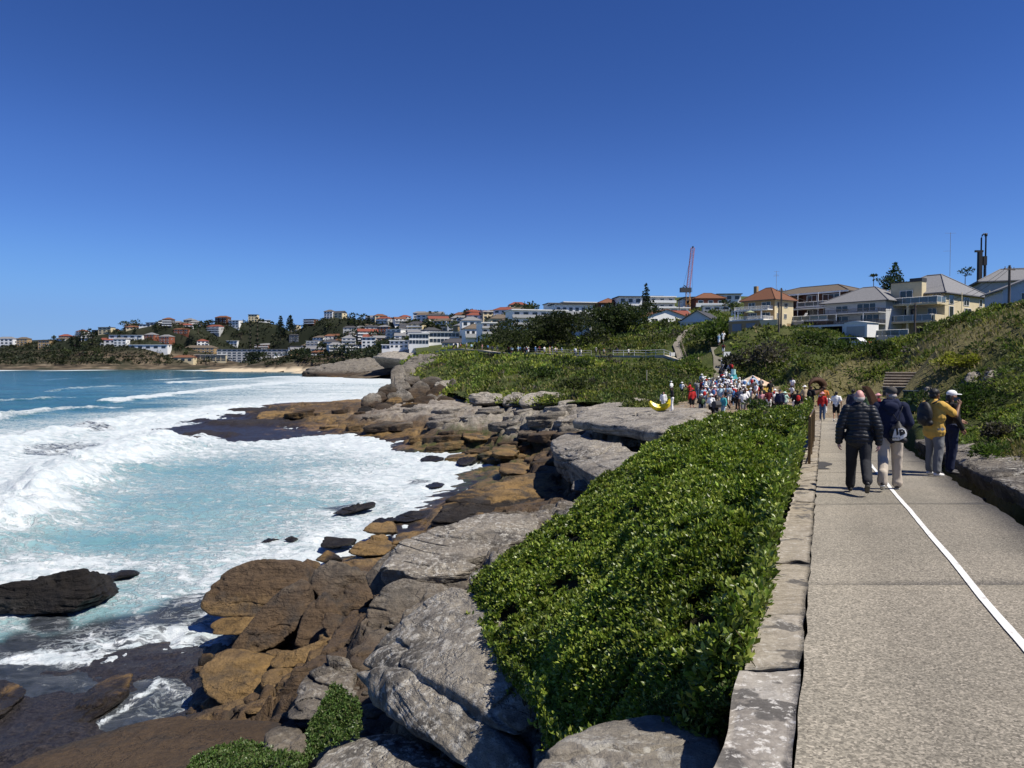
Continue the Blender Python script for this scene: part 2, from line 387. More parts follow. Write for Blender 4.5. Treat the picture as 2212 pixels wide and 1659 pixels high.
SH = RBF([atZ(*p) for p in shore_ctl], [p[2] for p in shore_ctl])
def shore_z(X, Y, detail=True):
    z = SH(X, Y)
    if not detail: return z
    P = np.stack([X, Y, z], -1)
    n1 = fbm(P * .18, 4, 3); n2 = fbm(P * .9, 5, 8); n3 = fbm(P * 3.7, 4, 12)
    w = sst(-.4, 1.2, z) * (1 - .6 * sst(4.6, 5.8, z))
    zz = z + n1 * 1.0 * w + n2 * .34 * w
    h = .62 + .15 * n1; q = (zz + .08 * X * 0 + .35 * fb2(X, Y, .05, 3, 5)) / h; fr = q - np.floor(q)     # bedding steps
    st = (np.floor(q) + sst(.62, .98, fr)) * h - .35 * fb2(X, Y, .05, 3, 5)
    zz = zz + (st - zz) * .92 * w
    cr = np.abs(fbm(P * np.array([.22, .5, .3]), 4, 31)); zz = zz - .7 * sst(.04, .0, cr) * w * sst(.3, 1.0, z) - .35 * sst(.03, .0, np.abs(fbm(P * np.array([.7, 1.1, .6]) + 40, 4, 33))) * w * sst(.4, 1.0, z)
    return zz + n3 * .05 + n2 * .05

def polar(u0, u1, nu, y0, y1, ny):
    u = np.linspace(u0, u1, nu); l = np.linspace(math.log(y0), math.log(y1), ny)
    U, Lg = np.meshgrid(u, l); Y = np.exp(Lg); return U * Y, Y
def gridfaces(ny, nx):
    i = np.arange(ny * nx).reshape(ny, nx)
    return np.stack([i[:-1, :-1], i[:-1, 1:], i[1:, 1:], i[1:, :-1]], -1).reshape(-1, 4)
def sheet(name, X, Y, Z, keep, mat, attrs={}):
    ny, nx = X.shape; Fc = gridfaces(ny, nx); k = keep.ravel()[Fc].all(1)
    me = mesh_np(name, np.stack([X, Y, Z], -1).reshape(-1, 3), Fc[k], True, [mat])
    for a, v in attrs.items(): fattr(me, a, v)
    return struct(add(name, me))

X, Y = polar(-1.15, .62, 500, 3.2, 175, 560)
Z = shore_z(X, Y)
wallx = xl(Y) - WW / 2
plz = [atZ(px, py, 5.84)[:2] for px, py in ((1275,897),(1400,893),(1500,886),(1560,882),(1760,884),(1790,870),(1700,850),(1560,850),(1450,866),(1330,880))]
alg = sst(.9, .1, np.abs(Z - .7)) * 0
ag = np.zeros_like(X)
for px, py, r in ((985,985,5.5),(1010,962,6),(1060,945,6.5),(1040,1010,4),(900,975,5),(1090,975,4.5)):
    ax, ay, _ = atZ(px, py, .8); ag = np.maximum(ag, np.exp(-((X-ax)**2 + ((Y-ay)*.6)**2) / r**2))
ag = sst(.25, .6, ag + .35 * fb2(X, Y, .35, 4, 50)) * .9
pale = sst(1.7, 2.8, SH(X, Y) + .8 * fb2(X, Y, .1, 3, 4)) * sst(50, 62, Y) * sst(-34, -22, X)
Z = Z - .3 * sst(11.5, 14, X) * (Y > 45)
ok = (X < np.where(Y < 41, wallx, np.interp(Y, [41, 48, 56, 66, 80], [16.9, 16.5, 14.5, 14, 14]))) & (Z > -1.2)
wet = np.zeros_like(X)
for px, py, rx, ry in ((330,1480,230,130),(120,1540,240,130),(460,1400,80,80),(480,925,170,55),(380,950,120,40),(600,900,80,24)):
    ax, ay, _ = atZ(px, py, .2); dl = abs(math.log(atZ(px, py - ry, .2)[1] / ay)); wet = np.maximum(wet, np.exp(-((X / Y - ax / ay) / (rx / F))**2 - (np.log(Y / ay) / dl)**2))
wet = sst(.25, .6, wet + .45 * fb2(X, Y, .5, 4, 52)) * sst(1.3, .8, Z)
sheet('rock_shore', X, Y, Z, ok, ROCK, {'alg': ag, 'pale': pale * .8, 'wet': wet})

# ---- hillside: the slope right of the path, the near headland and the rise behind
hp = []
for Yk in (4, 7, 10, 14, 18, 23, 29, 36, 43): hp += [(xr(Yk) + 1.7, Yk, float(zp(Yk)) + .33), (xr(Yk) - .4, Yk, float(zp(Yk)) - .1), (xl(Yk) - .5, Yk, float(zp(Yk)) - .15)]
for px, py, Yk in ((2215,668,44),(2420,575,40),(2600,600,30),(2130,704,56),(2062,732,70),(1995,754,85),(2300,640,60),(2215,705,110),(1920,758,88),(1850,764,100),(1800,752,104),
  (1700,736,108),(1600,728,112),(2000,760,112),(2140,735,116),(2212,700,130),(1780,762,98),
  (2150,800,27),(2080,850,27),(2000,800,42),(1960,770,64),(1900,820,52),(1900,770,78),(1820,800,72),(1850,845,52),(1800,770,88),(1750,790,84),(1700,760,98),(1650,770,104),(1620,790,108)):
    hp.append(atY(px, py, Yk))
for px, py, Yk in ((1000,872,110),(1100,868,96),(1200,868,84),(1260,874,74),(1340,874,72),(1420,868,72),(1480,862,74),
  (960,845,140),(1000,825,142),(1080,815,130),(1150,818,118),(1300,830,98),(1450,830,95),(1530,825,98),(1545,800,108),
  (1400,800,118),(1250,795,132),(1100,790,150),(1000,790,172),(950,790,180),(930,800,175),
  (960,757,205),(1050,758,192),(1150,764,172),(1250,770,160),(1350,770,152),(1450,766,146),(1500,775,140),(1520,790,125),
  (1050,748,215),(1200,745,190),(1350,735,182),(1450,728,174),(1520,705,165),(1570,722,140),(1560,768,118),
  (1050,738,262),(1200,700,245),(1350,680,290),(1500,670,300),(1600,680,250),(1700,690,200),(1800,690,190),(1900,690,200),(2100,660,210),(2300,640,210),(950,764,280),(1050,735,420),(1000,748,330),(930,768,300),(1350,655,420),(1550,640,420),(1800,650,420),(2200,620,420),(900,775,215),(890,800,190),(880,835,170)):
    hp.append(atY(px, py, Yk))
for px, py in ((1480,884),(1560,882),(1650,872),(1750,868),(1850,868),(1600,856),(1700,852),(1800,852),(1640,846),(1560,846),(1900,874)):
    hp.append(atZ(px, py, 5.84 if py > 850 else 5.9))
HL = RBF(hp, [p[2] for p in hp])
def hill_z(X, Y):
    z = HL(X, Y); n = fb2(X, Y, .12, 4, 21) * .5 + fb2(X, Y, .5, 4, 22) * .18
    lim = zp(Y) - .09
    near = (1 - sst(xr(Y) + .25 + np.maximum(Y - 38, 0) * .35, xr(Y) + .9 + np.maximum(Y - 38, 0) * .5, X)) * sst(54, 47, Y)
    z = z + n * sst(0, 1.5, X - xr(Y) - .4 + np.maximum(Y - 46, 0) * .2) * sst(5.9, 7.0, z + (Y < 45) * 2)
    z = z * (1 - near) + lim * near
    dit = sst(xr(Y) - .02, xr(Y) + .06, X) * (1 - sst(xr(Y) + .42, xr(Y) + .6, X)) * (Y < 30)
    return z - dit * (.42 + .1 * fb2(X, Y, 2., 3, 23))
X, Y = polar(-.25, .95, 360, 1.5, 440, 400)
Z = hill_z(X, Y)
left = np.where(Y < 40, xl(Y) - WW / 2, -1e3)
lim2 = np.interp(Y, [40, 48, 56, 66, 74, 84, 98, 120, 150, 175, 205, 300, 450], [15.2, 9, 10.5, 10.5, 9.5, 3.5, -2.5, -9, -17.5, -25, -31, -40, -60])
keep = (X > left) & ((Y < 40) | (X > lim2 + fb2(X, Y, .2, 3, 2) * 1.0))
dirt = np.zeros_like(X)
PLAZA = [atZ(px, py, 5.84)[:2] for px, py in ((1380,905),(1330,890),(1440,874),(1500,866),(1555,858),(1575,846),(1610,846),(1690,853),(1690,866),(1760,868),(1785,874),(1820,888),(1860,906),(1780,930),(1600,920))]
dirt = np.where(inpoly(X + fb2(X, Y, .3, 3, 71) * 1.5, Y + fb2(X, Y, .3, 3, 72) * 2, PLAZA), 1., 0.)
dryp = np.zeros_like(X)
for px, py, Yk, r in ((1850,840,50,7),(1900,800,60,9),(1800,850,58,8),(1960,770,50,8),(1950,800,45,6),(2180,960,14,2),(2190,985,13,1.5),(1750,846,75,6),(1650,850,80,5)):
    ax, ay, _ = atY(px, py, Yk); dryp = np.maximum(dryp, np.exp(-((X-ax)**2 + (Y-ay)**2 * .4) / r**2))
dryp = sst(.2, .6, dryp + .3 * fb2(X, Y, .3, 4, 73))
sheet('hillside', X, Y, Z, keep, SCRUBG, {'dirt': dirt, 'dry': dryp})

def hit(px, py, zf=None, y0=6., y1=420.):      # where the line of sight through a pixel first meets the slope
    Yk = np.exp(np.linspace(math.log(y0), math.log(y1), 900)); a, b = ray(px, py); z = CAMZ + b * Yk; g = (zf or hill_z)(a * Yk, Yk)
    k = np.nonzero(z <= g)[0]; i = k[0] if len(k) else -1
    return (float(a * Yk[i]), float(Yk[i]), float(g[i]))
# ---------------------------------------------------------------- sea
sea_ctl = [(0,802,.0,1),(600,800,.1,1),(300,805,0,1),(0,850,.02,1),(150,855,.05,1),(300,830,.12,.9),(250,880,.2,.9),(350,880,.3,.7),(80,870,.05,1),(450,850,.5,.5),(520,835,.6,.4),(420,822,.35,.8),(640,815,.75,.3),(700,825,.85,.1),(780,830,.7,.1),(560,815,.15,1),
 (600,860,.72,.1),(700,850,.7,.05),(660,868,.97,0),(500,880,.95,0),(430,895,1,0),(350,905,.85,.05),(200,900,.55,.35),(60,900,.3,.7),(0,930,.55,.2),(120,945,.75,.0),(260,925,.85,0),(60,960,.8,0),(240,960,.95,0),(330,930,1,0),
 (150,1000,.95,0),(250,1000,1,0),(60,1020,.9,0),(0,1090,.95,0),(60,1080,1,0),(130,1060,1,0),(0,1150,.85,0),(90,1130,.75,0),(200,1080,.5,0),(300,1020,.55,0),
 (400,1000,.5,0),(500,985,.6,0),(600,965,.7,0),(680,940,.98,0),(800,960,1,0),(880,985,1,0),(960,1010,1,0),(1030,1035,1,0),(980,1065,1,0),(900,1050,.88,0),(800,1020,.75,0),(700,1000,.62,0),(560,1030,.45,0),(450,1050,.42,0),(350,1080,.4,0),(250,1140,.45,0),
 (650,1080,.5,0),(800,1090,.8,0),(900,1100,.95,0),(760,1140,.85,0),(700,1180,.85,0),(600,1150,.55,0),(500,1150,.45,0),(400,1180,.5,0),(300,1180,.45,0),(150,1180,.45,0),(40,1200,.6,0),(0,1240,.85,0),(140,1225,.9,0),
 (250,1260,.55,0),(350,1250,.5,0),(450,1210,.6,0),(560,1195,.8,0),(640,1200,.95,0),(430,1270,.7,0),(350,1320,.62,0),(250,1330,.5,0),(400,1350,.8,0),(300,1390,.9,0),(200,1400,1,0),(450,1350,.95,0),(120,1370,.55,0),(40,1350,.6,0),(60,1400,.35,0),(0,1420,.25,0),(120,1440,.45,0),(200,1450,.5,0),(-200,1200,.5,0),(-200,1000,.8,0),(-200,850,.1,1),(-200,1400,.5,0)]
SP = [atZ(a, b, 0) for a, b, _, _ in sea_ctl]
SE = RBF(SP, [[c, d] for _, _, c, d in sea_ctl])
X, Y = polar(-1.2, .1, 430, 11, 330, 400)
X2, Y2 = polar(-2.2, .4, 120, 330, 4500, 60)
def segd(X, Y, pts):                       # distance to a polyline in (X/Y, ln Y); returns d, side
    u = X / Y; l = np.log(Y); best = np.full(X.shape, 9e9); side = np.zeros_like(X); tt = np.zeros_like(X)
    q = [(atZ(a, b, 0)[0] / atZ(a, b, 0)[1], math.log(atZ(a, b, 0)[1])) for a, b in pts]
    for i in range(len(q) - 1):
        (a, b), (c, d) = q[i], q[i+1]; dx, dy = c - a, d - b
        t = np.clip(((u - a) * dx + (l - b) * dy) / (dx*dx + dy*dy), 0, 1)
        ex, ey = u - a - t * dx, l - b - t * dy; D = np.hypot(ex, ey); k = D < best
        best = np.where(k, D, best); side = np.where(k, np.sign(dx * ey - dy * ex), side); tt = np.where(k, (i + t) / (len(q) - 1), tt)
    return best, side, tt
BRK = [([(-60,1165),(40,1105),(110,1050),(170,1015),(250,985),(320,960)], .085, 2.0, 1.),
       ([(-60,985),(60,950),(200,925),(330,905),(430,893),(515,884)], .05, 1.3, 1.),
       ([(230,868),(330,856),(430,846),(520,836),(620,826)], .03, .9, .9), ([(370,828),(450,822),(540,818),(640,812),(720,812)], .02, .9, .9),
       ([(-40,905),(60,892),(150,883),(230,880)], .03, .9, .7), ([(100,845),(180,838),(270,834)], .014, .6, .45), ([(-30,868),(60,862),(150,858)], .014, .6, .5), ([(60,822),(160,818),(280,816)], .008, .5, .4), ([(260,826),(330,822),(420,815)], .01, .6, .7), ([(330,812),(440,809),(560,806)], .007, .5, .6), ([(640,905),(700,872),(780,858)], .02, .3, .8),
       ([(185,1580),(260,1535),(325,1492),(350,1450),(385,1415)], .012, .05, 1.), ([(300,1420),(380,1390),(440,1350)], .016, .08, 1.), ([(420,1560),(395,1520),(350,1480)], .008, .03, .9)]
def sea_fields(X, Y):
    s = SE(X, Y); foam, deep = np.clip(s[..., 0], 0, 1), np.clip(s[..., 1], 0, 1)
    sc = np.clip(Y / 60, .35, 6)
    z = fb2(X, Y, .1, 4, 61) * .22 + fb2(X, Y * 2.2, .32, 4, 62) * .16
    z = z + np.clip(Y - 100, 0, 200) / 200 * .35 * fb2(X * .5, Y, .06, 3, 63)
    for pts, w, h, fo in BRK:
        wob = fb2(X, Y, .14, 3, 64) * .4 + fb2(X, Y, .5, 3, 65) * .22
        D, side, t = segd(X, Y, pts); D = D / w * (1 + wob); k = np.exp(-(np.where(side < 0, D * 1.1, D * 2.3))**2)
        end = sst(0, .12, t) * sst(1, .85, t) if fo < .9 else 1
        lump = .65 + .55 * fb2(X, Y, .45, 4, 66)
        z = z + h * k * lump * end
        foam = np.maximum(foam, fo * sst(.1, .6, k * (.8 + .4 * fb2(X, Y, .4, 4, 67))))
    gz = SH(X, Y); sh = sst(-.35, .0, gz) * sst(.0, 1., Y < 170)
    weed = np.zeros_like(X)
    for px, py, rx, ry in ((60,1400,60,40),(110,1345,60,30),(30,1480,110,40),(100,1410,50,25),(360,1395,60,40),(420,1450,60,45),(330,1480,50,35),(250,1480,60,30),(160,965,90,8),(190,930,60,6),(20,952,40,9),(100,978,60,8),(440,925,60,8),(420,945,90,8),(900,1040,30,6),(740,1095,40,8)):
        ax, ay, _ = atZ(px, py, 0); u0 = ax / ay; ly = math.log(ay); dl = abs(math.log(atZ(px, py - ry, 0)[1]) - ly)
        weed = np.maximum(weed, np.exp(-((X / Y - u0) / (rx / F))**2 - ((np.log(Y) - ly) / dl)**2))
    weed = np.maximum(weed, sst(-.75, -.1, gz) * (Y < 30))
    weed = sst(.2, .6, weed + .4 * fb2(X, Y, .35, 4, 69)) * .95
    foam = foam * (1 - .35 * weed)
    edge = sst(-.45, -.05, gz) * (gz < .6) * (Y < 165) * (Y > 23)
    foam = np.maximum(foam, edge * (.8 + .5 * fb2(X, Y, .6, 3, 70)))
    z = z + foam * .2 * fb2(X, Y, 1.0, 4, 71) + foam * .10 * fb2(X, Y, 3.2, 3, 72) * (Y < 120)
    return z, np.clip(foam, 0, 1), np.clip(deep * (1 - foam * .6), 0, 1), weed
Z, fo, de, we = sea_fields(X, Y)
sheet('sea', X, Y, Z, np.ones_like(X, bool), WATER, {'foam': fo, 'deep': de, 'weed': we})
Z2, fo, de, we = sea_fields(X2, Y2)
Z2 = np.where(Y2 < 335, np.array([np.interp(X2[0], X[-1], Z[-1])] * len(X2)) - .02, Z2 * .9)
far = Y2 > 500
fo = np.where(far, sst(.55, .8, fb2(X2, Y2, .02, 3, 90)) * .1, fo); fo = np.maximum(fo, ((Y2 > 800) & (Y2 < 1000) & (X2 / Y2 < -.2)) * sst(-.35, .1, fb2(X2, Y2 * 0, .03, 3, 91))); de = np.where(far, 1., de)
sheet('sea', X2, Y2, Z2, np.ones_like(X2, bool), WATER, {'foam': fo, 'deep': de, 'weed': we * 0})
# ---------------------------------------------------------------- rocks
_ico = {}
def ico(sub):
    if sub not in _ico:
        bm = bmesh.new(); bmesh.ops.create_icosphere(bm, subdivisions=sub, radius=1)
        _ico[sub] = (np.array([v.co for v in bm.verts]), np.array([[v.index for v in f.verts] for f in bm.faces])); bm.free()
    return _ico[sub]
def hull_planes(P):
    bm = bmesh.new(); [bm.verts.new(p) for p in P]; bmesh.ops.convex_hull(bm, input=bm.verts)
    bm.normal_update(); c = np.mean([v.co for v in bm.verts if v.link_faces], 0); N = []; D = []
    for f in bm.faces:
        n = np.array(f.normal); d = n @ (np.array(f.verts[0].co) - c)
        if d < 0: n, d = -n, -d
        if not any(n @ m > .9995 for m in N): N.append(n); D.append(max(d, 1e-3))
    bm.free(); return c, np.array(N), np.array(D)
def rock_mesh(P, sub=5, rough=.05, soft=26, seed=0, strata=.05, per=.28, tiltv=(.12, .1), chips=12, crack=.022):
    """a convex rock through corner points, edges worn round, bedding grooves, knocks and pits"""
    c, N, D = hull_planes(P); d, Fc = ico(sub); g = np.random.default_rng(seed + 77); soft = soft * (1.35 if sub >= 6 else 2.2)
    if chips:
        S_ = np.ptp(np.array(P), axis=0); nn = g.normal(size=(chips, 3)) / np.maximum(S_, S_.max() * .2); nn /= np.linalg.norm(nn, axis=1, keepdims=True)
        dd = ((np.array(P) - c) @ nn.T).max(0) * g.uniform(.84, .965, chips); N = np.concatenate([N, nn]); D = np.concatenate([D, dd])
    R_ = np.linalg.norm(np.array(P) - c, axis=1).max()
    ext = np.ptp(np.array(P), axis=0); S = np.maximum(ext, ext.max() * .12); d2 = d * S; d2 /= np.linalg.norm(d2, axis=1, keepdims=True)
    q = (d2 @ N.T) / D; q = np.maximum(q, 1e-4)
    m = q.max(1, keepdims=True); inv = m[:, 0] * ((q / m)**soft).sum(1)**(1 / soft); r = 1 / inv
    V = d2 * r[:, None] + c
    s = min(ext.max(), 6.) ; nd = d2
    pos = V / s
    disp = fbm(pos * 2.2 + seed, 5, seed) * rough * 1.1 + np.minimum(0, fbm(pos * 4.5 + seed * 3, 5, seed + 9) + .12) * rough * 1.5 + fbm(pos * 14 + seed, 4, seed + 5) * rough * .34
    lay = (V[:, 2] + V[:, 0] * tiltv[0] + V[:, 1] * tiltv[1] + fbm(pos * 1.3, 3, seed + 2) * per * .9) / per
    g = np.abs((lay % 1) - .5) * 2; amt = sst(.1, .5, fbm(pos * 1.7 + 5, 3, seed + 3) + .25)
    disp = disp - sst(.72, 1., g) * strata * amt * .6 + vn(np.stack([np.floor(lay), np.zeros_like(lay), np.zeros_like(lay)], -1) * 7.7, seed) * strata * .5 * amt
    cr = np.abs(fbm(pos * np.array([1.1, 1.1, 2.2]) + seed * 1.7, 4, seed + 11)); disp = disp - sst(.028, 0, cr) * crack
    V = V + nd * (disp * s)[:, None]
    return mesh_np('rock', V, Fc, True, [ROCK])
NR = [0]
def rock(out, name, label, cat='rock', thick=2., down=None, Yb=None, Yt=None, sub=5, zoff=0, tint=0, algae=0, shrink=.8, group=None, **k):
    """out: corners (px, py) or (px, py, Y) of the face one sees; the body goes back and down behind it"""
    ys = [p[1] for p in out]; lo, hi = max(ys), min(ys)
    P = np.array([atY(p[0], p[1], p[2] if len(p) > 2 else Yb + (Yt - Yb) * (lo - p[1]) / (lo - hi)) for p in out])
    c = P.mean(0); vec = np.array([0, 0, -down]) if down else np.array([.08 * thick, thick, -.35 * thick])
    B = c + (P - c) * shrink + vec
    NR[0] += 1
    me = rock_mesh(np.concatenate([P, B]), sub, seed=NR[0], **k)
    o = add(name, me); o['zoff'] = float(zoff); o['tint'] = float(tint); o['algae'] = float(algae); o['wx'] = [float(x) for x in c]
    tag(o, label, cat, group); return o

rock([(418,1312),(432,1280),(455,1248),(490,1222),(545,1203),(640,1206),(668,1222),(672,1250),(655,1330),(560,1342),(440,1332)], 'boulder', 'huge rounded brown boulder at the water edge with a pitted ochre base', 'boulder', 3.2, Yb=24.9, Yt=26.6, sub=6, rough=.03, strata=.035, per=.3, zoff=.1, soft=14, chips=2)
rock([(488,1414),(545,1332),(600,1278),(652,1246),(668,1262),(668,1306),(640,1362),(592,1398),(530,1420)], 'boulder', 'smooth dark brown slab leaning against the huge brown boulder', 'boulder', 1.3, Yb=22.2, Yt=24.2, sub=6, rough=.035, zoff=.7, strata=.035, soft=24, shrink=.85, chips=3)
rock([(632,1396),(664,1300),(700,1268),(738,1330),(722,1360),(665,1402)], 'boulder', 'upright brown slab wedged behind the leaning slab', 'boulder', 1.2, Yb=22.0, Yt=23.8, sub=5, rough=.04, zoff=.8)
rock([(664,1262),(672,1228),(712,1208),(790,1226),(806,1290),(768,1338),(716,1330),(690,1290)], 'boulder', 'rust stained brown block between the huge boulder and the dark outcrop', 'boulder', 2, Yb=23.4, Yt=25.6, sub=5, rough=.05, zoff=.8, strata=.05)
rock([(690,1350),(700,1322),(760,1330),(790,1345),(780,1368),(715,1392)], 'boulder', 'small split brown rock with thin upright flakes below the rust stained block', 'rock', .9, Yb=21, Yt=22, sub=5, rough=.06, zoff=.8, strata=.1, per=.12)
rock([(770,1388),(775,1330),(825,1270),(870,1250),(985,1264),(960,1300),(860,1350),(800,1400)], 'rock_outcrop', 'grey brown sloping bedrock slab below the lichen covered ledge', 'rock', 2.4, Yb=18.2, Yt=19.9, sub=6, rough=.03, zoff=.2)
rock([(782,1242),(842,1190),(900,1180),(1012,1240),(1008,1262),(960,1280),(858,1318),(800,1300)], 'rock_outcrop', 'dark layered outcrop under the overhanging grey ledge', 'rock', 3, Yb=20.2, Yt=23, sub=6, rough=.04, strata=.06, per=.22, zoff=.2)
rock([(806,1226),(838,1176),(925,1146),(1030,1112),(1112,1106),(1166,1118),(1158,1146),(1060,1196),(975,1206),(880,1234)], 'rock_ledge', 'flat pale grey ledge jutting out over a dark hollow left of the hedge', 'rock', down=.62, Yb=20.6, Yt=25.4, sub=7, rough=.04, strata=.035, per=.16, zoff=1.3, shrink=.9, soft=34, chips=5, crack=.03)
rock([(858,1236),(905,1228),(1005,1206),(1030,1222),(985,1240),(890,1250)], 'rock_ledge', 'thin lower shelf of rock under the pale grey ledge', 'rock', down=.3, Yb=20.1, Yt=20.9, sub=5, rough=.04, zoff=.8, strata=.04, per=.1)
rock([(1010,1262),(1015,1232),(1060,1222),(1080,1250),(1040,1280)], 'boulder', 'pinkish brown rock tucked between the ledge and the hedge tip', 'rock', 1, Yb=18.6, Yt=19.4, sub=5, zoff=.9)
# the great grey rock in front of the hedge, split along a diagonal bed
rock([(762,1446,12.1),(815,1385,12.6),(905,1306,13.4),(950,1266,13.9),(1035,1276,13.2),(1096,1335,12),(1152,1400,10.8),(1186,1442,9.9),(1180,1590,8.7),(1135,1606,8.75),(985,1490,9.8),(850,1428,11.3)], 'boulder', 'great grey lichen speckled rock in front of the hedge, its upper block', 'boulder', 2.2, sub=7, rough=.034, strata=.008, per=.16, zoff=1.3, soft=30, shrink=.8, tiltv=(.55, .3), chips=9)
rock([(758,1452,12.0),(848,1436,11.2),(975,1498,9.9),(1128,1612,8.75),(1160,1690,8.3),(1060,1690,8.6),(905,1580,9.6),(790,1522,11)], 'boulder', 'lower block of the great grey rock under the diagonal crack', 'boulder', 2.4, sub=7, rough=.034, strata=.007, per=.09, zoff=1.7, soft=30, shrink=.85, tiltv=(.75, .3), chips=8)
rock([(640,1700,9.6),(655,1655,10.1),(705,1612,10.7),(800,1582,11.2),(905,1572,10.4),(985,1605,9.8),(1065,1700,8.9)], 'boulder', 'grey white spotted boulder at the foot of the great grey rock', 'boulder', down=2.2, sub=6, rough=.035, zoff=1.6, soft=22)
rock([(1120,1720,3.5),(1158,1650,3.95),(1212,1582,4.3),(1292,1544,4.6),(1420,1534,4.75),(1540,1540,4.7),(1562,1600,4.2),(1550,1730,3.45)], 'boulder', 'pale grey flat topped boulder between the hedge and the stone wall', 'boulder', down=1.5, sub=7, rough=.022, zoff=2.2, strata=.015, soft=26, shrink=.95, chips=5)
rock([(-60,1690),(0,1655),(100,1612),(300,1560),(430,1528),(560,1530),(648,1566),(615,1640),(580,1700),(300,1760)], 'rock_slab', 'wide dark brown slab sloping to the water beside the low green plants', 'rock', down=1.5, Yb=11.0, Yt=15.2, sub=6, rough=.022, zoff=-.6, strata=.02, soft=30, shrink=.95, tint=.35)
rock([(560,1640),(575,1580),(650,1560),(668,1600),(640,1660)], 'boulder', 'cracked dark rock at the end of the wide brown slab', 'rock', down=1.3, Yb=11.8, Yt=14, sub=5, rough=.06, zoff=.4)
rock([(600,1560),(640,1470),(700,1410),(770,1440),(770,1520),(690,1560)], 'boulder', 'dark pitted rock with loose stones left of the great grey rock', 'boulder', 2, Yb=13.5, Yt=16, sub=6, rough=.06, zoff=.8, strata=.06)
OCH = 'ochre boulders at the water edge'
for out, lab, Yb_, Yt_, s in (
  ([(420,1492),(436,1430),(480,1400),(565,1418),(604,1470),(585,1512),(500,1530)], 'broad pale ochre rock under the leaning slab', 18.6, 20.6, 5),
  ([(446,1352),(465,1334),(560,1330),(566,1352),(520,1372),(460,1372)], 'long ochre rock under the huge brown boulder', 23.4, 24.4, 5),
  ([(574,1440),(598,1404),(648,1412),(640,1440),(600,1446)], 'small ochre rock in front of the upright slab', 19.6, 20.6, 4),
  ([(552,1490),(572,1448),(612,1446),(636,1470),(618,1506)], 'orange ochre rock beside the tide pool', 18.2, 19.2, 4),
  ([(498,1542),(545,1512),(592,1506),(600,1530),(570,1545)], 'rounded tan rock half sunk in the pool next to the wide slab', 16.6, 17.4, 4),
  ([(604,1416),(640,1400),(706,1376),(660,1446),(624,1486),(612,1450)], 'thin tan flake of rock standing on edge', 19.4, 20.6, 4),
  ([(742,1192),(790,1158),(826,1150),(852,1172),(836,1198),(770,1202)], 'largest ochre rock in the surf above the huge boulder', 33, 35.5, 5),
  ([(778,1146),(800,1128),(850,1128),(856,1150),(800,1152)], 'flat topped ochre rock in the white water', 37, 38.5, 4),
  ([(842,1176),(862,1150),(925,1148),(910,1172)], 'ochre rock touching the pale grey ledge', 35, 37.5, 4),
  ([(678,1210),(705,1188),(724,1204),(700,1216)], 'little pointed ochre rock in foam', 32.5, 33.3, 4),
  ([(700,1226),(730,1212),(830,1206),(860,1196),(830,1240),(740,1246)], 'low tan slab behind the rust stained block', 28, 31.5, 5),
  ([(640,1218),(660,1204),(672,1222),(664,1240)], 'tan corner block behind the huge brown boulder', 28, 29, 4)):
    rock(out, 'boulder', lab, 'boulder', 1.1 + s * .12, Yb=Yb_, Yt=Yt_, sub=s, rough=.045, zoff=-.3, group=OCH, soft=24)
SEA = 'black rocks standing in the sea'
for out, lab, Yb_, Yt_, s, th in (
  ([(-60,1330),(-60,1275),(40,1262),(100,1248),(150,1240),(176,1226),(186,1252),(196,1285),(150,1318),(110,1328),(40,1322)], 'jagged black rock in the surf at the edge of the bay', 27, 28.2, 6, 2.5),
  ([(206,1250),(225,1236),(290,1230),(288,1240),(240,1254)], 'low black rock awash beside the jagged one', 31.5, 32.5, 4, .8),
  ([(716,1110),(730,1100),(790,1086),(812,1082),(810,1092),(740,1112)], 'long dark bar of rock in the bay', 45.5, 47.5, 5, .9),
  ([(550,1178),(580,1162),(600,1162),(575,1174)], 'small dark rock alone in the bay', 38, 39, 4, .6),
  ([(612,1166),(630,1158),(642,1162),(632,1172)], 'tiny dark rock next to the lone one', 38.5, 39.2, 4, .5),
  ([(690,1182),(702,1158),(730,1160),(770,1162),(760,1176),(700,1186)], 'black snag with a bent horn in the white water', 36, 37.2, 4, .8),
  ([(918,1048),(935,1042),(958,1044),(955,1052),(930,1054)], 'rounded dark rock in foam near the bay head', 55, 57, 4, 1),
  ([(905,992),(925,984),(960,988),(950,996),(915,998)], 'flat wet rock in foam by the green weed', 69, 71, 4, 1.2),
  ([(982,1000),(990,988),(1025,984),(1030,994),(1000,1006)], 'brown rock at the tip of the green weed', 66, 69, 4, 1.4),
  ([(835,1125),(870,1108),(930,1100),(945,1112),(880,1128)], 'wet brown rock in the wash below the platform', 42.5, 45, 5, 1.2),
  ([(800,1128),(812,1120),(850,1114),(858,1124),(820,1134)], 'narrow dark rock in the wash', 41.5, 43, 4, .8)):
    rock(out, 'sea_rock', lab, 'rock', th, Yb=Yb_, Yt=Yt_, sub=s, rough=.07, zoff=-2.4 if s > 4 else -1.6, tint=.6, group=SEA)
# weedy slabs at the lower left
for out, lab, Yb_, Yt_, zo in (
  ([(30,1600),(110,1545),(200,1478),(262,1445),(300,1452),(285,1490),(215,1545),(90,1612)], 'ochre topped low slab ringed with black weed', 17.8, 21.8, -.1),
  ([(-60,1560),(-60,1490),(0,1466),(40,1478),(55,1495),(10,1540)], 'ochre patch of rock at the far lower corner', 18.7, 21.2, -.1),
  ([(400,1540),(430,1500),(470,1510),(480,1545)], 'greenish low rock beside the tide pool', 19.1, 20.2, -.1)):
    rock(out, 'rock_slab', lab, 'rock', down=.45, Yb=Yb_, Yt=Yt_, sub=6, rough=.06, zoff=zo, strata=.06, per=.12, tint=.2)
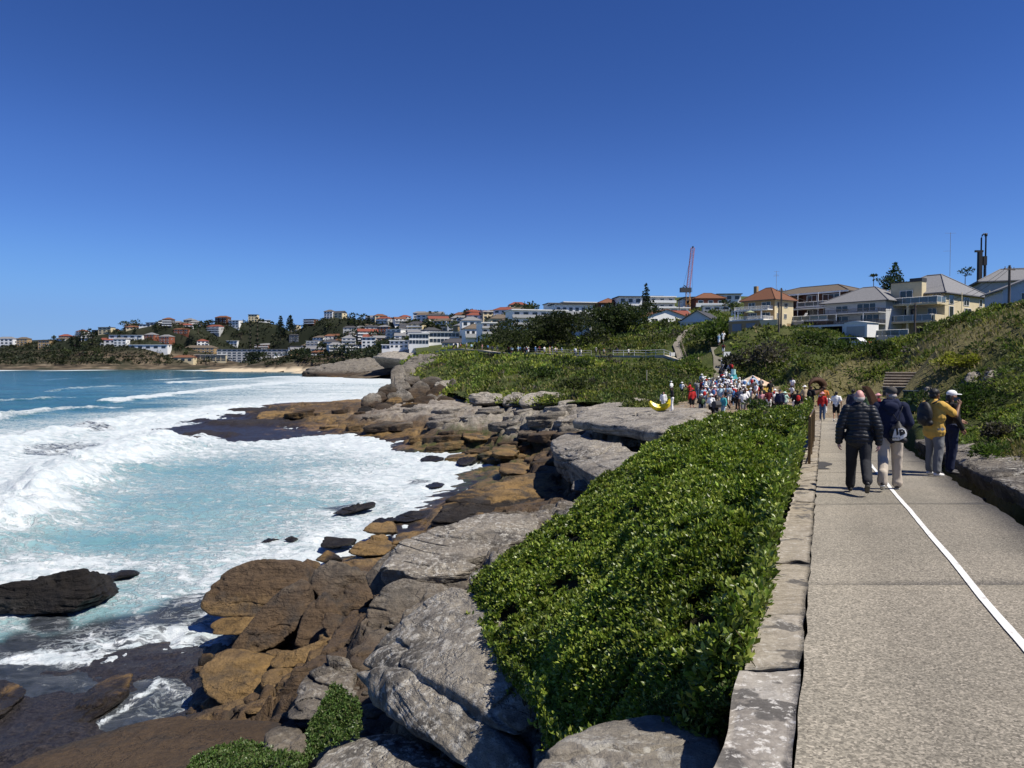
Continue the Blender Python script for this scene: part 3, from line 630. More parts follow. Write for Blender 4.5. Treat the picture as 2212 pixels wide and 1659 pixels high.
# broken stones between the near boulders
for k in range(110):
    px, py = (rnd.uniform(560, 900), rnd.uniform(1300, 1590)) if k < 75 else (rnd.uniform(430, 660), rnd.uniform(1420, 1560))
    x, y, z = hit(px, py, lambda a, b: SH(a, b), 7, 60); r = rnd.choice([.08, .12, .16, .22, .34]) * rnd.uniform(.8, 1.3); Q = np.array([[rnd.gauss(0, 1), rnd.gauss(0, 1), rnd.gauss(0, .7)] for _ in range(11)]); Q = Q / np.linalg.norm(Q, axis=1, keepdims=True) * r * np.array([1.3, 1, .75]) + (x, y, z + r * .35); NR[0] += 1
    o = add('stone', rock_mesh(Q, 3, seed=NR[0], rough=.06, strata=.04, per=.1, soft=40, chips=6)); o['zoff'] = rnd.uniform(-.4, .9); o['tint'] = rnd.choice([0, .2, .7]); o['wx'] = [x, y, z]
    tag(o, ('fist sized' if r < .13 else 'head sized' if r < .2 else 'knee high') + ' broken stone lying between the near boulders', 'stone', 'broken stones between the near boulders')
# the brown platform and the overhang
rock([(925,1128),(960,1088),(1030,1055),(1090,1032),(1200,1008),(1240,1020),(1248,1062),(1200,1108),(1120,1122),(1000,1132)], 'rock_platform', 'broad brown sloping platform between the bay and the hedge', 'rock', down=1.6, Yb=39, Yt=50, sub=6, rough=.05, crack=.05, zoff=-1.3, strata=.03, per=.3, soft=30, shrink=.97)
rock([(960,1075),(1000,1058),(1080,1052),(1180,1062),(1170,1090),(1040,1090)], 'rock_slab', 'upper brown bed of rock lying on the broad platform', 'rock', down=.7, Yb=42, Yt=45.5, sub=6, rough=.03, zoff=-1.6, strata=.04, shrink=.95)
rock([(1182,954,51),(1230,930,56),(1262,954,50),(1400,974,39.5),(1398,992,36),(1345,1024,33),(1290,1032,34),(1205,985,44)], 'rock_ledge', 'lower jaw of the great overhang with a grey top and dark face', 'rock', down=1.5, sub=6, rough=.07, zoff=1.2, strata=.09, per=.4, soft=30, shrink=.78, chips=8, crack=.05)
rock([(1240,908,54),(1250,888,64),(1300,880,68),(1400,878,62),(1500,884,54),(1545,890,50),(1500,925,42),(1440,938,37.5),(1405,933,40),(1350,919,45),(1300,909,50)], 'rock_ledge', 'upper slab of the great overhang where the banana sculpture stands', 'rock', down=.6, sub=6, rough=.06, zoff=1.8, strata=.07, per=.3, soft=34, shrink=.95, chips=4, crack=.06)
rock([(1232,1058),(1240,1035),(1280,1028),(1300,1040),(1280,1066)], 'boulder', 'dark boulder in the shade under the overhang', 'boulder', 1.4, Yb=36, Yt=38, sub=5, zoff=.5)
rock([(1250,1082),(1265,1066),(1290,1064),(1285,1088)], 'boulder', 'pale fallen block below the overhang beside the hedge', 'boulder', 1.2, Yb=34, Yt=35, sub=5, zoff=.8)
for px, py, w, h, Yk, lab in ((1090,972,60,26,66,'flat brown slab among green weed'),(1030,935,70,30,80,'blocky brown ledge at the head of the bay'),(960,940,60,26,84,'brown block with an undercut at the bay head'),(1110,1010,70,26,56,'tan slab behind the broad platform'),(1180,985,60,24,60,'brown slab under the end of the overhang'),(1060,905,90,22,100,'grey ledge with a deep crack on the platform'),(1160,905,80,22,86,'pale grey ledge near the overhang'),(1150,940,70,20,72,'dark tilted slab left of the overhang'),(840,920,80,34,100,'rounded grey bluff of the platform'),(770,918,60,32,106,'cracked brown bluff of the platform'),(700,910,70,34,112,'low brown bluff at the outer platform'),(600,898,100,26,118,'long flat outer bench of the platform')):
    rock([(px-w/2,py+h*.3,Yk-1),(px-w*.42,py-h*.3,Yk+2),(px-w*.1,py-h*.5,Yk+4),(px+w*.38,py-h*.4,Yk+4),(px+w*.5,py+h*.1,Yk+1),(px+w*.3,py+h*.5,Yk-2),(px-w*.25,py+h*.5,Yk-2)], 'rock_ledge', lab, 'rock', 3, sub=5, rough=.035, strata=.05, per=.4, zoff=-.3 if py > 925 or px < 1000 else .8, algae=.6 if 'weed' in lab else (.25 if 'bay' in lab else 0), shrink=.9)
# loose slabs strewn over the shore platform
k = 0
while k < 64:
    px, py = rnd.uniform(640, 1240), rnd.uniform(884, 1010)
    if py > np.interp(px, [640, 760, 850, 900, 960, 1010, 1240], [922, 930, 938, 962, 975, 1005, 1010]) - 4: continue
    x, y, z = hit(px, py, lambda a, b: SH(a, b), 30, 150); w = rnd.uniform(.9, 3.4) * (y / 80)**.6; h = w * rnd.uniform(.16, .34); a0 = rnd.uniform(0, 6); n_ = rnd.choice([5, 6, 7])
    Q = np.array([(x + w * rnd.uniform(.4, .6) * cos(a0 + 6.283 * i / n_) * 1.3, y + w * rnd.uniform(.4, .6) * sin(a0 + 6.283 * i / n_), z + h * (.55 + .35 * cos(a0 + i))) for i in range(n_)]); B_ = Q * 1.; B_[:, 2] = z - .5; NR[0] += 1
    o = add('rock_slab', rock_mesh(np.concatenate([Q, B_]), 4, seed=NR[0], rough=.05, strata=.06, per=.2, soft=50)); o['zoff'] = rnd.uniform(-.5, .6) + (1.6 if py < 930 and px > 800 else 0.); o['tint'] = rnd.choice([0, .3, .8]); o['algae'] = .7 if (py > 955 and px > 930) else 0.; o['wx'] = [x, y, z]
    tag(o, f'{"large" if w > 2.8 else ("small" if w < 1.6 else "flat")} slab strewn on the shore platform', 'rock', 'slabs strewn on the shore platform'); k += 1
# rubble below the near headland: every block its own
RUB = [(800,862,44,30),(790,884,34,16),(835,842,40,24),(870,852,44,30),(905,842,50,36),(945,848,50,30),(975,842,30,50),(880,880,46,20),(915,868,50,26),(960,872,60,34),(1000,876,44,28),(850,868,36,22),(830,880,40,20),(820,858,30,20),(935,884,44,18),(905,888,40,16),(870,832,36,20),(925,826,60,26),(890,822,34,16),(1030,878,36,20),(1010,858,30,18),(860,890,40,14),(990,892,36,12),(985,862,26,18),(955,858,26,16),(846,856,22,16),(812,874,26,14),(930,858,30,18),(1050,868,28,14)]
for i, (px, py, w, h) in enumerate(RUB):
    base = shore_z(np.array([0.]), np.array([120.]))[0]; Yk = 112 + (890 - py) * .45 + rnd.uniform(-1, 1); j = lambda a: rnd.uniform(-a, a)
    w *= 1.12; h *= 1.1
    o = [(px-w/2,py+h*.35+j(3)),(px-w*.4+j(3),py-h*.2+j(4)),(px-w*.05+j(6),py-h*.55+j(2)),(px+w*.35+j(3),py-h*.35+j(5)),(px+w*.5,py+h*.2+j(3)),(px+w*.2+j(5),py+h*.5),(px-w*.25,py+h*.5)]
    kind = 'flat' if w > 2.3 * h else ('tall pointed' if h > w else ('large' if w > 48 else 'small' if w < 34 else 'angular'))
    rock(o, 'boulder', f'{kind} grey boulder in the heap below the headland', 'boulder', w / 1597 * Yk * .8, Yb=Yk - 1, Yt=Yk + 1.5, sub=4, rough=.05, zoff=rnd.choice([-2.5, -1.6, -1., .4]), soft=60, tint=rnd.choice([.3, .8, 1.]), strata=.05, chips=16, group='tumbled boulders below the near headland')
for i, (px, py, w, h, Yk, lab) in enumerate(((1050,858,80,26,100,'dark undercut sandstone bluff at the foot of the green headland'),(1115,862,60,28,95,'layered grey bluff with a fissure below the green headland'),(1180,862,120,34,88,'long layered grey bluff with a dark overhang line'),(1235,872,60,18,80,'low end of the layered bluff'),(1330,872,60,14,74,'pale flat rock at the edge of the scrub'),(1380,866,40,14,72,'small pale rock at the edge of the scrub'),(1122,792,44,26,150,'pale cracked boulder high on the green headland'),(1010,775,26,14,190,'small pale rock in the headland grass'),(960,830,50,20,140,'grey slab above the tumbled boulders'))):
    rock([(px-w/2,py+h*.4,Yk),(px-w*.46,py-h*.25,Yk+1),(px-w*.1,py-h*.5,Yk+2),(px+w*.4,py-h*.4,Yk+2),(px+w*.5,py+h*.2,Yk),(px+w*.3,py+h*.5,Yk-1),(px-w*.3,py+h*.5,Yk-1)], 'rock_bluff', lab, 'rock', 4, sub=5, rough=.045, strata=.07, per=.55, zoff=1.2, shrink=.9)
for k, (px, w, h) in enumerate(((862,36,50),(886,36,50),(908,34,46),(930,34,38),(948,30,26))):
    py = 812 + k * 3; Yk = 172 + k * 3
    rock([(px-w*.55,py+h*.45),(px-w*.5,py-h*.35),(px-w*.3,py-h*.5),(px+w*.2,py-h*.48),(px+w*.5,py+h*.1),(px+w*.7,py+h*.5)], 'rock_slab', 'smooth dark tilted slab of the split cliff at the headland corner', 'rock', 8, Yb=Yk, Yt=Yk + 5, sub=5, rough=.02, zoff=1.0, tint=.8, strata=.02, soft=40)
rock([(845,842),(850,815),(868,800),(880,840),(870,856)], 'boulder', 'dark angular block at the water below the split cliff', 'boulder', 5, Yb=160, Yt=165, sub=4, tint=.6, zoff=.5)
rock([(850,800),(872,780),(905,765),(950,758),(965,772),(940,792),(890,796)], 'rock_bluff', 'broken pale rock on top of the headland corner', 'rock', 9, Yb=185, Yt=200, sub=5, rough=.12, strata=.14, per=.8, zoff=1, tint=.8, chips=18)
# flat stones along the ditch right of the path
for k, (Ya, Yb2, w) in enumerate(((5.2, 9.0, 1.3), (9.1, 12.6, 1.25), (12.7, 16.2, 1.2), (16.3, 19.8, 1.1), (20.0, 24, 1.0))):
    P = []
    for Yk in (Ya, (Ya + Yb2) / 2, Yb2):
        a = xr(Yk) + .42 + rnd.uniform(-.06, .06); z = float(zp(Yk)) + .2 + rnd.uniform(-.04, .04)
        P += [(a, Yk, z), (a + w, Yk, z + .12), (a + .2, Yk, z - .22), (a + .3, Yk, z - .8), (a + w, Yk, z - .8)]
    NR[0] += 1; me = rock_mesh(np.array(P), 5, seed=NR[0], rough=.06, strata=.07, per=.1, soft=40)
    o = add('rock_ledge', me); o['zoff'] = -2.9; o['tint'] = 0.; o['wx'] = [float(xr(Ya)), Ya, 8.]
    tag(o, 'flat brown sandstone ledge along the ditch beside the path', 'rock', 'sandstone ledges along the ditch')
for px, py, w, h, lab in ((2115,812,66,26,'grey brown rock showing in the scrub above the steps'),(2085,845,46,24,'dark rock beside the stone steps'),(2150,806,40,18,'weathered rock under the yellow bush'),(2012,842,36,20,'dark rock at the side of the upper steps')):
    Yk = hit(px, py + h * .3)[1]
    rock([(px-w/2,py+h*.6,Yk),(px-w*.3,py-h*.4,Yk+.4),(px+w*.1,py-h*.5,Yk+.5),(px+w*.5,py-h*.1,Yk+.3),(px+w*.3,py+h*.7,Yk-.2),(px-w*.3,py+h*.7,Yk-.2)], 'rock', lab, 'rock', 1, sub=4, zoff=-.6, tint=.3)
# ---------------------------------------------------------------- path, wall, rail, drain
footpath = struct(add('footpath', None))
def slab(Ya, Yb, n=10):
    g = .0013; V = []; ys = np.linspace(Ya + g, Yb - g, n)
    for Yk in ys:
        w = 2.5 if Yk < 38 else 2.5 + (Yk - 38) * .35; jl = .013 * vn(np.array([Yk * 4.1, 0, 0]), 3) + .006 * vn(np.array([Yk * 19, 0, 0]), 4); jr = .05 * vn(np.array([Yk * 3.3, 5, 0]), 5)
        for t in np.linspace(0, 1, 5):
            x = xl(Yk) - .014 + jl * (t == 0) + t * (w + .014) + jr * (t == 1)
            V.append((x, Yk, float(zp(Yk)) + .012 * vn(np.array([x * .7, Yk * .7, 0]), 6)))
    V = np.array(V); top = gridfaces(n, 5); m = len(V); L = V.copy(); L[:, 2] -= .12
    e = [(i * 5, (i + 1) * 5) for i in range(n - 1)] + [((i + 1) * 5 + 4, i * 5 + 4) for i in range(n - 1)] + [(i + 1, i) for i in range(4)] + [((n-1)*5 + i, (n-1)*5 + i + 1) for i in range(4)]
    sides = np.array([(a, a + m, b + m, b) for a, b in e])
    o = add('slab', mesh_np('slab', np.concatenate([V, L]), [top, sides], False, [CONC]), footpath); o['tint'] = rnd.random()
cuts = [1.5, 6.15, 10.6, 14.9, 17.4, 20, 26, 33, 41, 49]
for a, b in zip(cuts, cuts[1:]): slab(a, b, max(6, int((b - a) * 5)))
# white line: a coat of paint on the slabs
ys = np.linspace(1.6, 40, 160); ctr = 3.28 + .405 * (ys - 4.74)
def ptz(x, Yk): return np.array([float(zp(b)) + .012 * vn(np.array([a * .7, b * .7, 0]), 6) + .006 for a, b in zip(x, Yk)])
V = np.concatenate([np.stack([ctr + s * (.032 + .004 * fb2(ys, ys * 0, 3, 2, s + 5)), ys, ptz(ctr + s * .032, ys) + .003], -1) for s in (-1, 1)])
t = NT('line_paint', .7, .3); pn = t.noise(t.pos(), 30, 4, .7)
wn = t.rng(t.noise(t.vadd(t.pos(), (2, 0, 0)), 9, 8, .75), .56, .64); LINEP = t.out(t.mix(t.math('MULTIPLY', wn, .75), t.ramp(pn, [(.3, (.55, .54, .51)), (.55, (.74, .74, .72))]), (.3, .275, .235)))
i = np.arange(159); add('painted_line', mesh_np('line', V, np.stack([i, i + 160, i + 161, i + 1], -1), False, [LINEP]), footpath)
# dark tar patch at the wall end by the rail
ty = np.linspace(15.6, 17.2, 8); a = xl(ty) - .05 + .05 * np.sin(ty * 9); b = xl(ty) + .22 + .1 * np.sin(ty * 5)
V = np.concatenate([np.stack([a, ty, ptz(a, ty) + .006], -1), np.stack([b, ty, ptz(b, ty) + .006], -1)]); i = np.arange(7)
add('tar_patch', mesh_np('tar_patch', V, np.stack([i, i + 8, i + 9, i + 1], -1), False, [plain('tar', (.05, .048, .046), .85)]), footpath)

wall = thing('stone_wall', 'low sandstone edging wall of rough flat stones between the hedge and the path', 'wall', (0, 0, 0))
Yk = 2.2; k = 0
while Yk < 44:
    ln = rnd.uniform(.6, 1.7) * (1.25 if Yk < 6 else 1) if Yk < 16 else rnd.uniform(.35, .7)
    g = rnd.uniform(.0008, .004); V = []; n = 12; m = 9; hj = rnd.uniform(-.005, .006); sd_ = rnd.randint(0, 999)
    for yy in np.linspace(Yk + g, Yk + ln - g, n):
        for tt in np.linspace(0, 1, m):
            x = xl(yy) - WW - .01 + tt * (WW - .012)
            ed = min(1, 10 * min(tt, 1 - tt) + .25, 16 * min((yy - Yk) / ln, (Yk + ln - yy) / ln) + .25)
            p = np.array([x * 3, yy * 3, sd_]); z = float(zp(yy)) + .024 + hj + .022 * fbm(p, 3, 3) + .016 * fbm(p * 4, 3, 4) - .014 * (1 - ed)**2
            w = .03 * vn(np.array([yy * 5, tt * 0, sd_]), 8); x += w * ((tt > .8) * .35 - (tt < .2))
            V.append((x, yy + .02 * vn(np.array([x * 9, Yk, sd_]), 9), z))
    V = np.array(V); L = V.copy(); L[:, 2] -= .32; q = len(V)
    e = [(i * m, (i + 1) * m) for i in range(n - 1)] + [((i + 1) * m + m - 1, i * m + m - 1) for i in range(n - 1)] + [(i + 1, i) for i in range(m - 1)] + [((n-1)*m + i, (n-1)*m + i + 1) for i in range(m - 1)]
    o = add('stone', mesh_np('stone', np.concatenate([V, L]), [gridfaces(n, m), np.array([(a, a + q, b + q, b) for a, b in e])], True, [WALLST]), wall)
    o['tint'] = .9 if Yk < 3.9 else (.5 if Yk < 5 else rnd.choice([.1, .25, .4])); Yk += ln; k += 1
# lower courses of the wall on the sea side
b = MB()
c0 = [(xl(y) - WW + .015, y, float(zp(y)) - .29) for y in (2, 8, 14, 20, 27, 36, 45)]
for (x0, y0, z0), (x1, y1, z1) in zip(c0, c0[1:]):
    n = Vector((y1 - y0, x0 - x1, 0)).normalized() * .31; V = []
    for (x, y, z) in ((x0, y0, z0), (x1, y1, z1)): V += [(x, y, z), (x + n.x, y + n.y, z), (x + n.x, y + n.y, z - 1.6), (x, y, z - 1.6)]
    b.add(V, [(0, 1, 5, 4), (1, 2, 6, 5), (2, 3, 7, 6), (3, 0, 4, 7), (3, 2, 1, 0), (4, 5, 6, 7)])
b.build('footing', WALLST, wall)

METAL = plain('rail_bronze', (.16, .11, .06), .4, .5, .2, 20, .6); STEEL = plain('galvanised', (.45, .45, .44), .45, .5, .15, 10, .7)
fence = thing('handrail', 'bronze metal balustrade with upright bars at the end of the stone wall', 'railing', (0, 0, 0))
fy = [16.6, 19.2, 21.8, 24.4]; fz = lambda y: float(zp(y)); fx = lambda y: xl(y) - .22
for k, y in enumerate(fy): MB().box(-.03, .03, -.03, .03, -.1, 1.06).build('post', METAL, fence, loc=(fx(y), y, fz(y)), rz=-.4)
MB().tube([(fx(16.55), 16.55, fz(16.55) + 1.08), (fx(20), 20, fz(20) + 1.1), (fx(24.4), 24.4, fz(24.4) + 1.1), (fx(26) - .1, 26, fz(26) + 1.06)], .024, 8).build('top_rail', METAL, fence, True)
MB().tube([(fx(16.6), 16.6, fz(16.6) + .12), (fx(24.4), 24.4, fz(24.4) + .12)], .016, 6).build('bottom_rail', METAL, fence, True)
bal = MB().bar((0, 0, .12), (0, 0, 1.08), .009, 5).mesh('baluster', METAL)
y = 16.75
while y < 24.3: add('baluster', bal, fence, (fx(y), y, fz(y))); y += .13
rail = thing('handrail', 'curving black handrail crossing the plaza edge behind the hedge', 'railing')
MB().tube([atZ(1738, 867, 6.6), atZ(1700, 857, 6.7), atZ(1668, 849, 6.75), atZ(1650, 846, 6.7)], .035, 6).build('top_rail', plain('black_iron', (.03, .03, .03), .5), rail, True)
for px, py in ((1738, 867), (1700, 857), (1668, 849)):
    x, y, z = atZ(px, py, 6.65); MB().bar((x, y, 5.6), (x, y, z), .03).build('post', plain('black_iron', (.03, .03, .03), .5), rail)
# rubble lying in the drain beside the path
for k in range(46):
    Yk = rnd.uniform(6.4, 15); x = xr(Yk) + rnd.uniform(.06, .42); r = rnd.uniform(.04, .13)
    NR[0] += 1; Q = np.array([[rnd.gauss(0, 1), rnd.gauss(0, 1), rnd.gauss(0, .6)] for _ in range(12)]); Q = Q / np.linalg.norm(Q, axis=1, keepdims=True) * r * np.array([1.2, 1, .7]) + (x, Yk, float(zp(Yk)) - .3)
    o = add('stone', rock_mesh(Q, 2, seed=NR[0], strata=0)); o['zoff'] = -2.; o['tint'] = .4; o['wx'] = [float(x), Yk, 7.]
    tag(o, 'loose brown stone lying in the ditch beside the path', 'stone', 'loose stones in the path ditch')
# ---------------------------------------------------------------- leaves, hedge, scrub, trees
def nz(v): return v / np.maximum(np.linalg.norm(v, axis=-1, keepdims=True), 1e-9)
def leafmesh(name, B, D, L, W, cols, mat, fold=True, up=None, extra=None):
    """one leaf per row: base B, direction D, length L, width W"""
    n = len(B); r = rng.normal(size=(n, 3)); S = nz(np.cross(D, r)); Nn = np.cross(S, D)
    L = np.asarray(L)[:, None]; W = np.asarray(W)[:, None]
    if fold:
        V = np.stack([B, B + D*L*.58 - S*W + Nn*W*.35, B + D*L*.5, B + D*L*.58 + S*W + Nn*W*.35, B + D*L - Nn*L*.08], 1).reshape(-1, 3)
        b = np.arange(n)[:, None] * 5; Fc = np.concatenate([b + np.array([[0, 2, 1]]), b + np.array([[0, 3, 2]]), b + np.array([[1, 2, 4]]), b + np.array([[2, 3, 4]])]); k = 5
    else:
        V = np.stack([B, B + D*L*.5 - S*W, B + D*L, B + D*L*.5 + S*W], 1).reshape(-1, 3)
        b = np.arange(n)[:, None] * 4; Fc = b + np.array([[0, 1, 2, 3]]); k = 4
    me = mesh_np(name, V, Fc, True, [mat]); cattr(me, 'col', np.repeat(cols, k, 0)); return me
def pick(pal, n, jit=.2):
    c = np.array(pal)[rng.integers(0, len(pal), n)]; return np.clip(c * (1 + rng.normal(0, jit, (n, 1))) * (1 + rng.normal(0, jit * .3, (n, 3))), .005, .6)

# ---- the hedge beside the wall
hw = [(xl(y) - WW - .03, y, float(zp(y)) + h) for y, h in ((4.35, .0), (5.1, .06), (6.5, .18), (8, .3), (10, .42), (12.5, .54), (15, .66), (18, .82), (22, 1.0), (25.5, 1.1))]
hl = [atZ(*p) for p in ((1660,893,7.4),(1580,893,7.3),(1505,906,7.15),(1400,962,6.8),(1290,1042,6.3),(1205,1122,6.05),(1105,1184,5.85),(1022,1240,5.6),(1008,1278,5.45),(1045,1320,5.55),(1090,1372,5.7),(1150,1425,5.95),(1186,1482,6.15),(1182,1500,6.2),(1258,1525,6.55),(1335,1562,6.9),(1420,1556,7.12),(1500,1556,7.3),(1556,1540,7.42))]
hpoly = [p[:2] for p in hw] + [p[:2] for p in hl]
mid = [((xl(y) - WW - d), y, float(zp(y)) + h) for y, d, h in ((8, .9, .3), (10, 1.2, .4), (13, 1.6, .5), (16, 1.8, .5), (20, 2., .75), (24, 1.8, 1.0), (7, .7, .2))] + [atZ(1250,1300,6.1), atZ(1300,1180,6.5)]
HG = RBF(hw + hl + mid, [p[2] for p in hw + hl + mid])
HPX = np.array(hpoly)
def hdist(X, Y):
    d = np.full(X.shape, 9e9)
    for i in range(len(HPX)):
        a, b = HPX[i], HPX[(i+1) % len(HPX)]; e = b - a; t = np.clip(((X - a[0]) * e[0] + (Y - a[1]) * e[1]) / (e @ e), 0, 1)
        d = np.minimum(d, np.hypot(X - a[0] - t * e[0], Y - a[1] - t * e[1]))
    return d
def hedge_z(X, Y):
    d = hdist(X, Y); z = HG(X, Y) + .30 * fb2(X, Y, .9, 3, 81) + .24 * fb2(X, Y, 2.4, 3, 82)
    return z - .42 * np.exp(-d / .12) * sst(.05, .5, xl(Y) - WW - X) + .07, d
hedge = thing('hedge', 'dense glossy green hedge growing along the stone wall above the rocks', 'hedge')
n = 300000; u = rng.uniform(-.12, .45, n); l = rng.uniform(math.log(4.0), math.log(27), n); Yh = np.exp(l); Xh = u * Yh
k = inpoly(Xh, Yh, hpoly); Xh, Yh = Xh[k], Yh[k]
keepn = rng.random(len(Xh)) < np.clip((Yh / 9)**.35 * .27, 0, 1); Xh, Yh = Xh[keepn], Yh[keepn]
Zh, dh = hedge_z(Xh, Yh)
hole = fb2(Xh, Yh, 1.15, 3, 83); hx, hy, _ = atZ(1520, 1505, 6.9)
gap = (hole < -.44) | (np.hypot((Xh - hx) / .26, (Yh - hy) / .42) < 1)
Zh = Zh - rng.exponential(.045, len(Zh)) - np.where(gap, .3, 0); kk = ~gap | (rng.random(len(Zh)) < .3); Xh, Yh, Zh, dh = Xh[kk], Yh[kk], Zh[kk], dh[kk]
# skirts: twigs hanging down the sides
ns = 9000; ti = rng.integers(0, len(HPX), ns); tt = rng.random(ns)[:, None]; e0 = HPX[ti]; e1 = HPX[(ti + 1) % len(HPX)]; pe = e0 + (e1 - e0) * tt
cen = HPX.mean(0); zs, _ = hedge_z(pe[:, 0], pe[:, 1]); zs = zs + .22 - rng.random(ns)**1.4 * np.where(pe[:, 1] < 9.5, .32, .5)
pe = pe + rng.normal(0, .05, pe.shape); sk = pe[:, 0] < xl(pe[:, 1]) - WW + .06
HP = np.concatenate([np.stack([Xh, Yh, Zh], -1), np.concatenate([pe, zs[:, None]], -1)[sk]])
def hn(X, Y, e=.05):
    z0 = hedge_z(X, Y)[0]; return nz(np.stack([-(hedge_z(X + e, Y)[0] - z0) / e, -(hedge_z(X, Y + e)[0] - z0) / e, np.full_like(X, 1.1)], -1))
NA = hn(HP[:, 0], HP[:, 1]); A = nz(NA + rng.normal(0, .38, NA.shape) + np.array([.12, -.1, .35]))
m = 6; nR = len(HP); print('rosettes', nR)
az = (np.arange(m) * 2.39996)[None] + rng.uniform(0, 6.28, (nR, 1)); pol = np.radians(rng.uniform(18, 78, (nR, m)))
T = nz(np.cross(A, rng.normal(size=A.shape))); Bn = np.cross(A, T)
D = A[:, None] * np.cos(pol)[..., None] + (T[:, None] * np.cos(az)[..., None] + Bn[:, None] * np.sin(az)[..., None]) * np.sin(pol)[..., None]
Bp = HP[:, None] - A[:, None] * (np.arange(m) * .005)[None, :, None] + D * .004
sc = np.clip((HP[:, 1] / 10)**.3, .85, 1.35)
Lg = (rng.uniform(.052, .094, (nR, m)) * sc[:, None]).ravel(); hue = fb2(HP[:, 0], HP[:, 1], .5, 3, 85)
pal = [(.06, .094, .013), (.085, .126, .016), (.12, .165, .022), (.165, .21, .03), (.22, .26, .05)]
c = pick(pal, nR * m, .16).reshape(nR, m, 3) * (1 + .55 * hue[:, None, None]); c[:, 0] *= 1.25
nf = np.repeat(HP[:, 1] < 9.5, m); Bp = Bp.reshape(-1, 3); D = D.reshape(-1, 3); c = c.reshape(-1, 3)
for q, fold in ((nf, True), (~nf, False)): stuff(add('leaves', leafmesh('leaves', Bp[q], D[q], Lg[q], Lg[q] * (.215 if fold else .24), c[q], GLOSS, fold), hedge))
nb = 2600; bi = rng.integers(0, nR, nb); bd = nz(A[bi] + rng.normal(0, .7, (nb, 3))); bc = pick([(.10, .075, .05), (.07, .055, .04), (.16, .13, .09)], nb)
stuff(add('stems', leafmesh('stems', HP[bi] - bd * .1, bd, rng.uniform(.1, .2, nb), np.full(nb, .0045), bc, LEAF, False), hedge))
# its woody inside
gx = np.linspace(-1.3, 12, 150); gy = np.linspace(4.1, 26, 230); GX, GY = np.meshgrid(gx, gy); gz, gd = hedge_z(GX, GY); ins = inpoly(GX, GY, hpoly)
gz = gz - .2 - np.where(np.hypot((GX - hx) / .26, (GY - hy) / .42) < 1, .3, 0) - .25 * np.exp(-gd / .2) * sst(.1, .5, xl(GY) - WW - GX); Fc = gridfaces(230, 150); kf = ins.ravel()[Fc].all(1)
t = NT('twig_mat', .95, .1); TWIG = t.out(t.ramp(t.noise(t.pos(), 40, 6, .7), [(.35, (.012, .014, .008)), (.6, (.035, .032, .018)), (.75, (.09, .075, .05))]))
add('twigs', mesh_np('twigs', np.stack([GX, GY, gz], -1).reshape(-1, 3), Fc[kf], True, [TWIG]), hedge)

# ---- low plants among the rocks at the bottom of the picture
def plantpatch(name, label, poly, n, L, pal, zfun, mat=GLOSS, group=None, spread=.35, hgt=.08):
    P = np.array(poly); lo = P.min(0); hi = P.max(0); q = rng.uniform(lo, hi, (n * 4, len(lo)))[:, :2]; q = q[inpoly(q[:, 0], q[:, 1], [p[:2] for p in poly])][:n]
    z = zfun(q) + .1 * fb2(q[:, 0], q[:, 1], 2.5, 3, 91) + rng.uniform(0, hgt, len(q)); mm = 7; p3 = np.concatenate([q, z[:, None]], -1)
    A = nz(rng.normal(0, spread, (len(q), 3)) + np.array([0, -.15, 1.])); az = (np.arange(mm) * 2.4)[None] + rng.uniform(0, 6, (len(q), 1)); po = np.radians(rng.uniform(10, 70, (len(q), mm)))
    T = nz(np.cross(A, rng.normal(size=A.shape))); Bn = np.cross(A, T)
    D = A[:, None] * np.cos(po)[..., None] + (T[:, None] * np.cos(az)[..., None] + Bn[:, None] * np.sin(az)[..., None]) * np.sin(po)[..., None]
    Lg = rng.uniform(.7, 1.2, len(q) * mm) * L
    me = leafmesh('leaves', np.repeat(p3, mm, 0), D.reshape(-1, 3), Lg, Lg * .2, pick(pal, len(q) * mm), mat)
    c = p3.mean(0); o = thing(name, label, 'plant', (0, 0, 0), group=group); o['wx'] = [float(x) for x in c]; stuff(add('leaves', me, o)); return o
PAL2 = [(.05, .09, .02), (.075, .13, .03), (.1, .155, .045), (.12, .15, .06)]
def zplane(pts):
    M_ = np.array([(x, y, 1) for x, y, z in pts]); s = np.linalg.lstsq(M_, np.array([z for *_, z in pts]), rcond=None)[0]; return lambda q: q @ s[:2] + s[2]
for lab, pts, nn in (('green bush growing in the cleft beside the great grey rock', [(690,1530,11.3),(720,1492,11.8),(770,1500,11.4),(782,1570,10.9),(770,1600,10.7),(700,1625,10.6),(655,1645,10.3),(670,1580,11.0)], 1400),
                     ('pale green plants creeping along the lowest rock at the picture foot', [(400,1690,10.3),(420,1655,10.9),(520,1612,11.3),(570,1630,11.0),(640,1640,10.5),(690,1610,10.6),(640,1690,9.9)], 1500)):
    P = [atY(*p) for p in pts]; plantpatch('creeping_plant', lab, P, nn, .06, PAL2, zplane(P), hgt=.1)
P = [atZ(*p) for p in ((1385,1545,7.1),(1450,1500,7.3),(1540,1480,7.48),(1590,1500,7.55),(1565,1548,7.5),(1480,1560,7.3))]
plantpatch('creeping_plant', 'small leaved light green plant at the wall end of the hedge', P, 900, .035, PAL2, zplane(P), LEAF, hgt=.12)

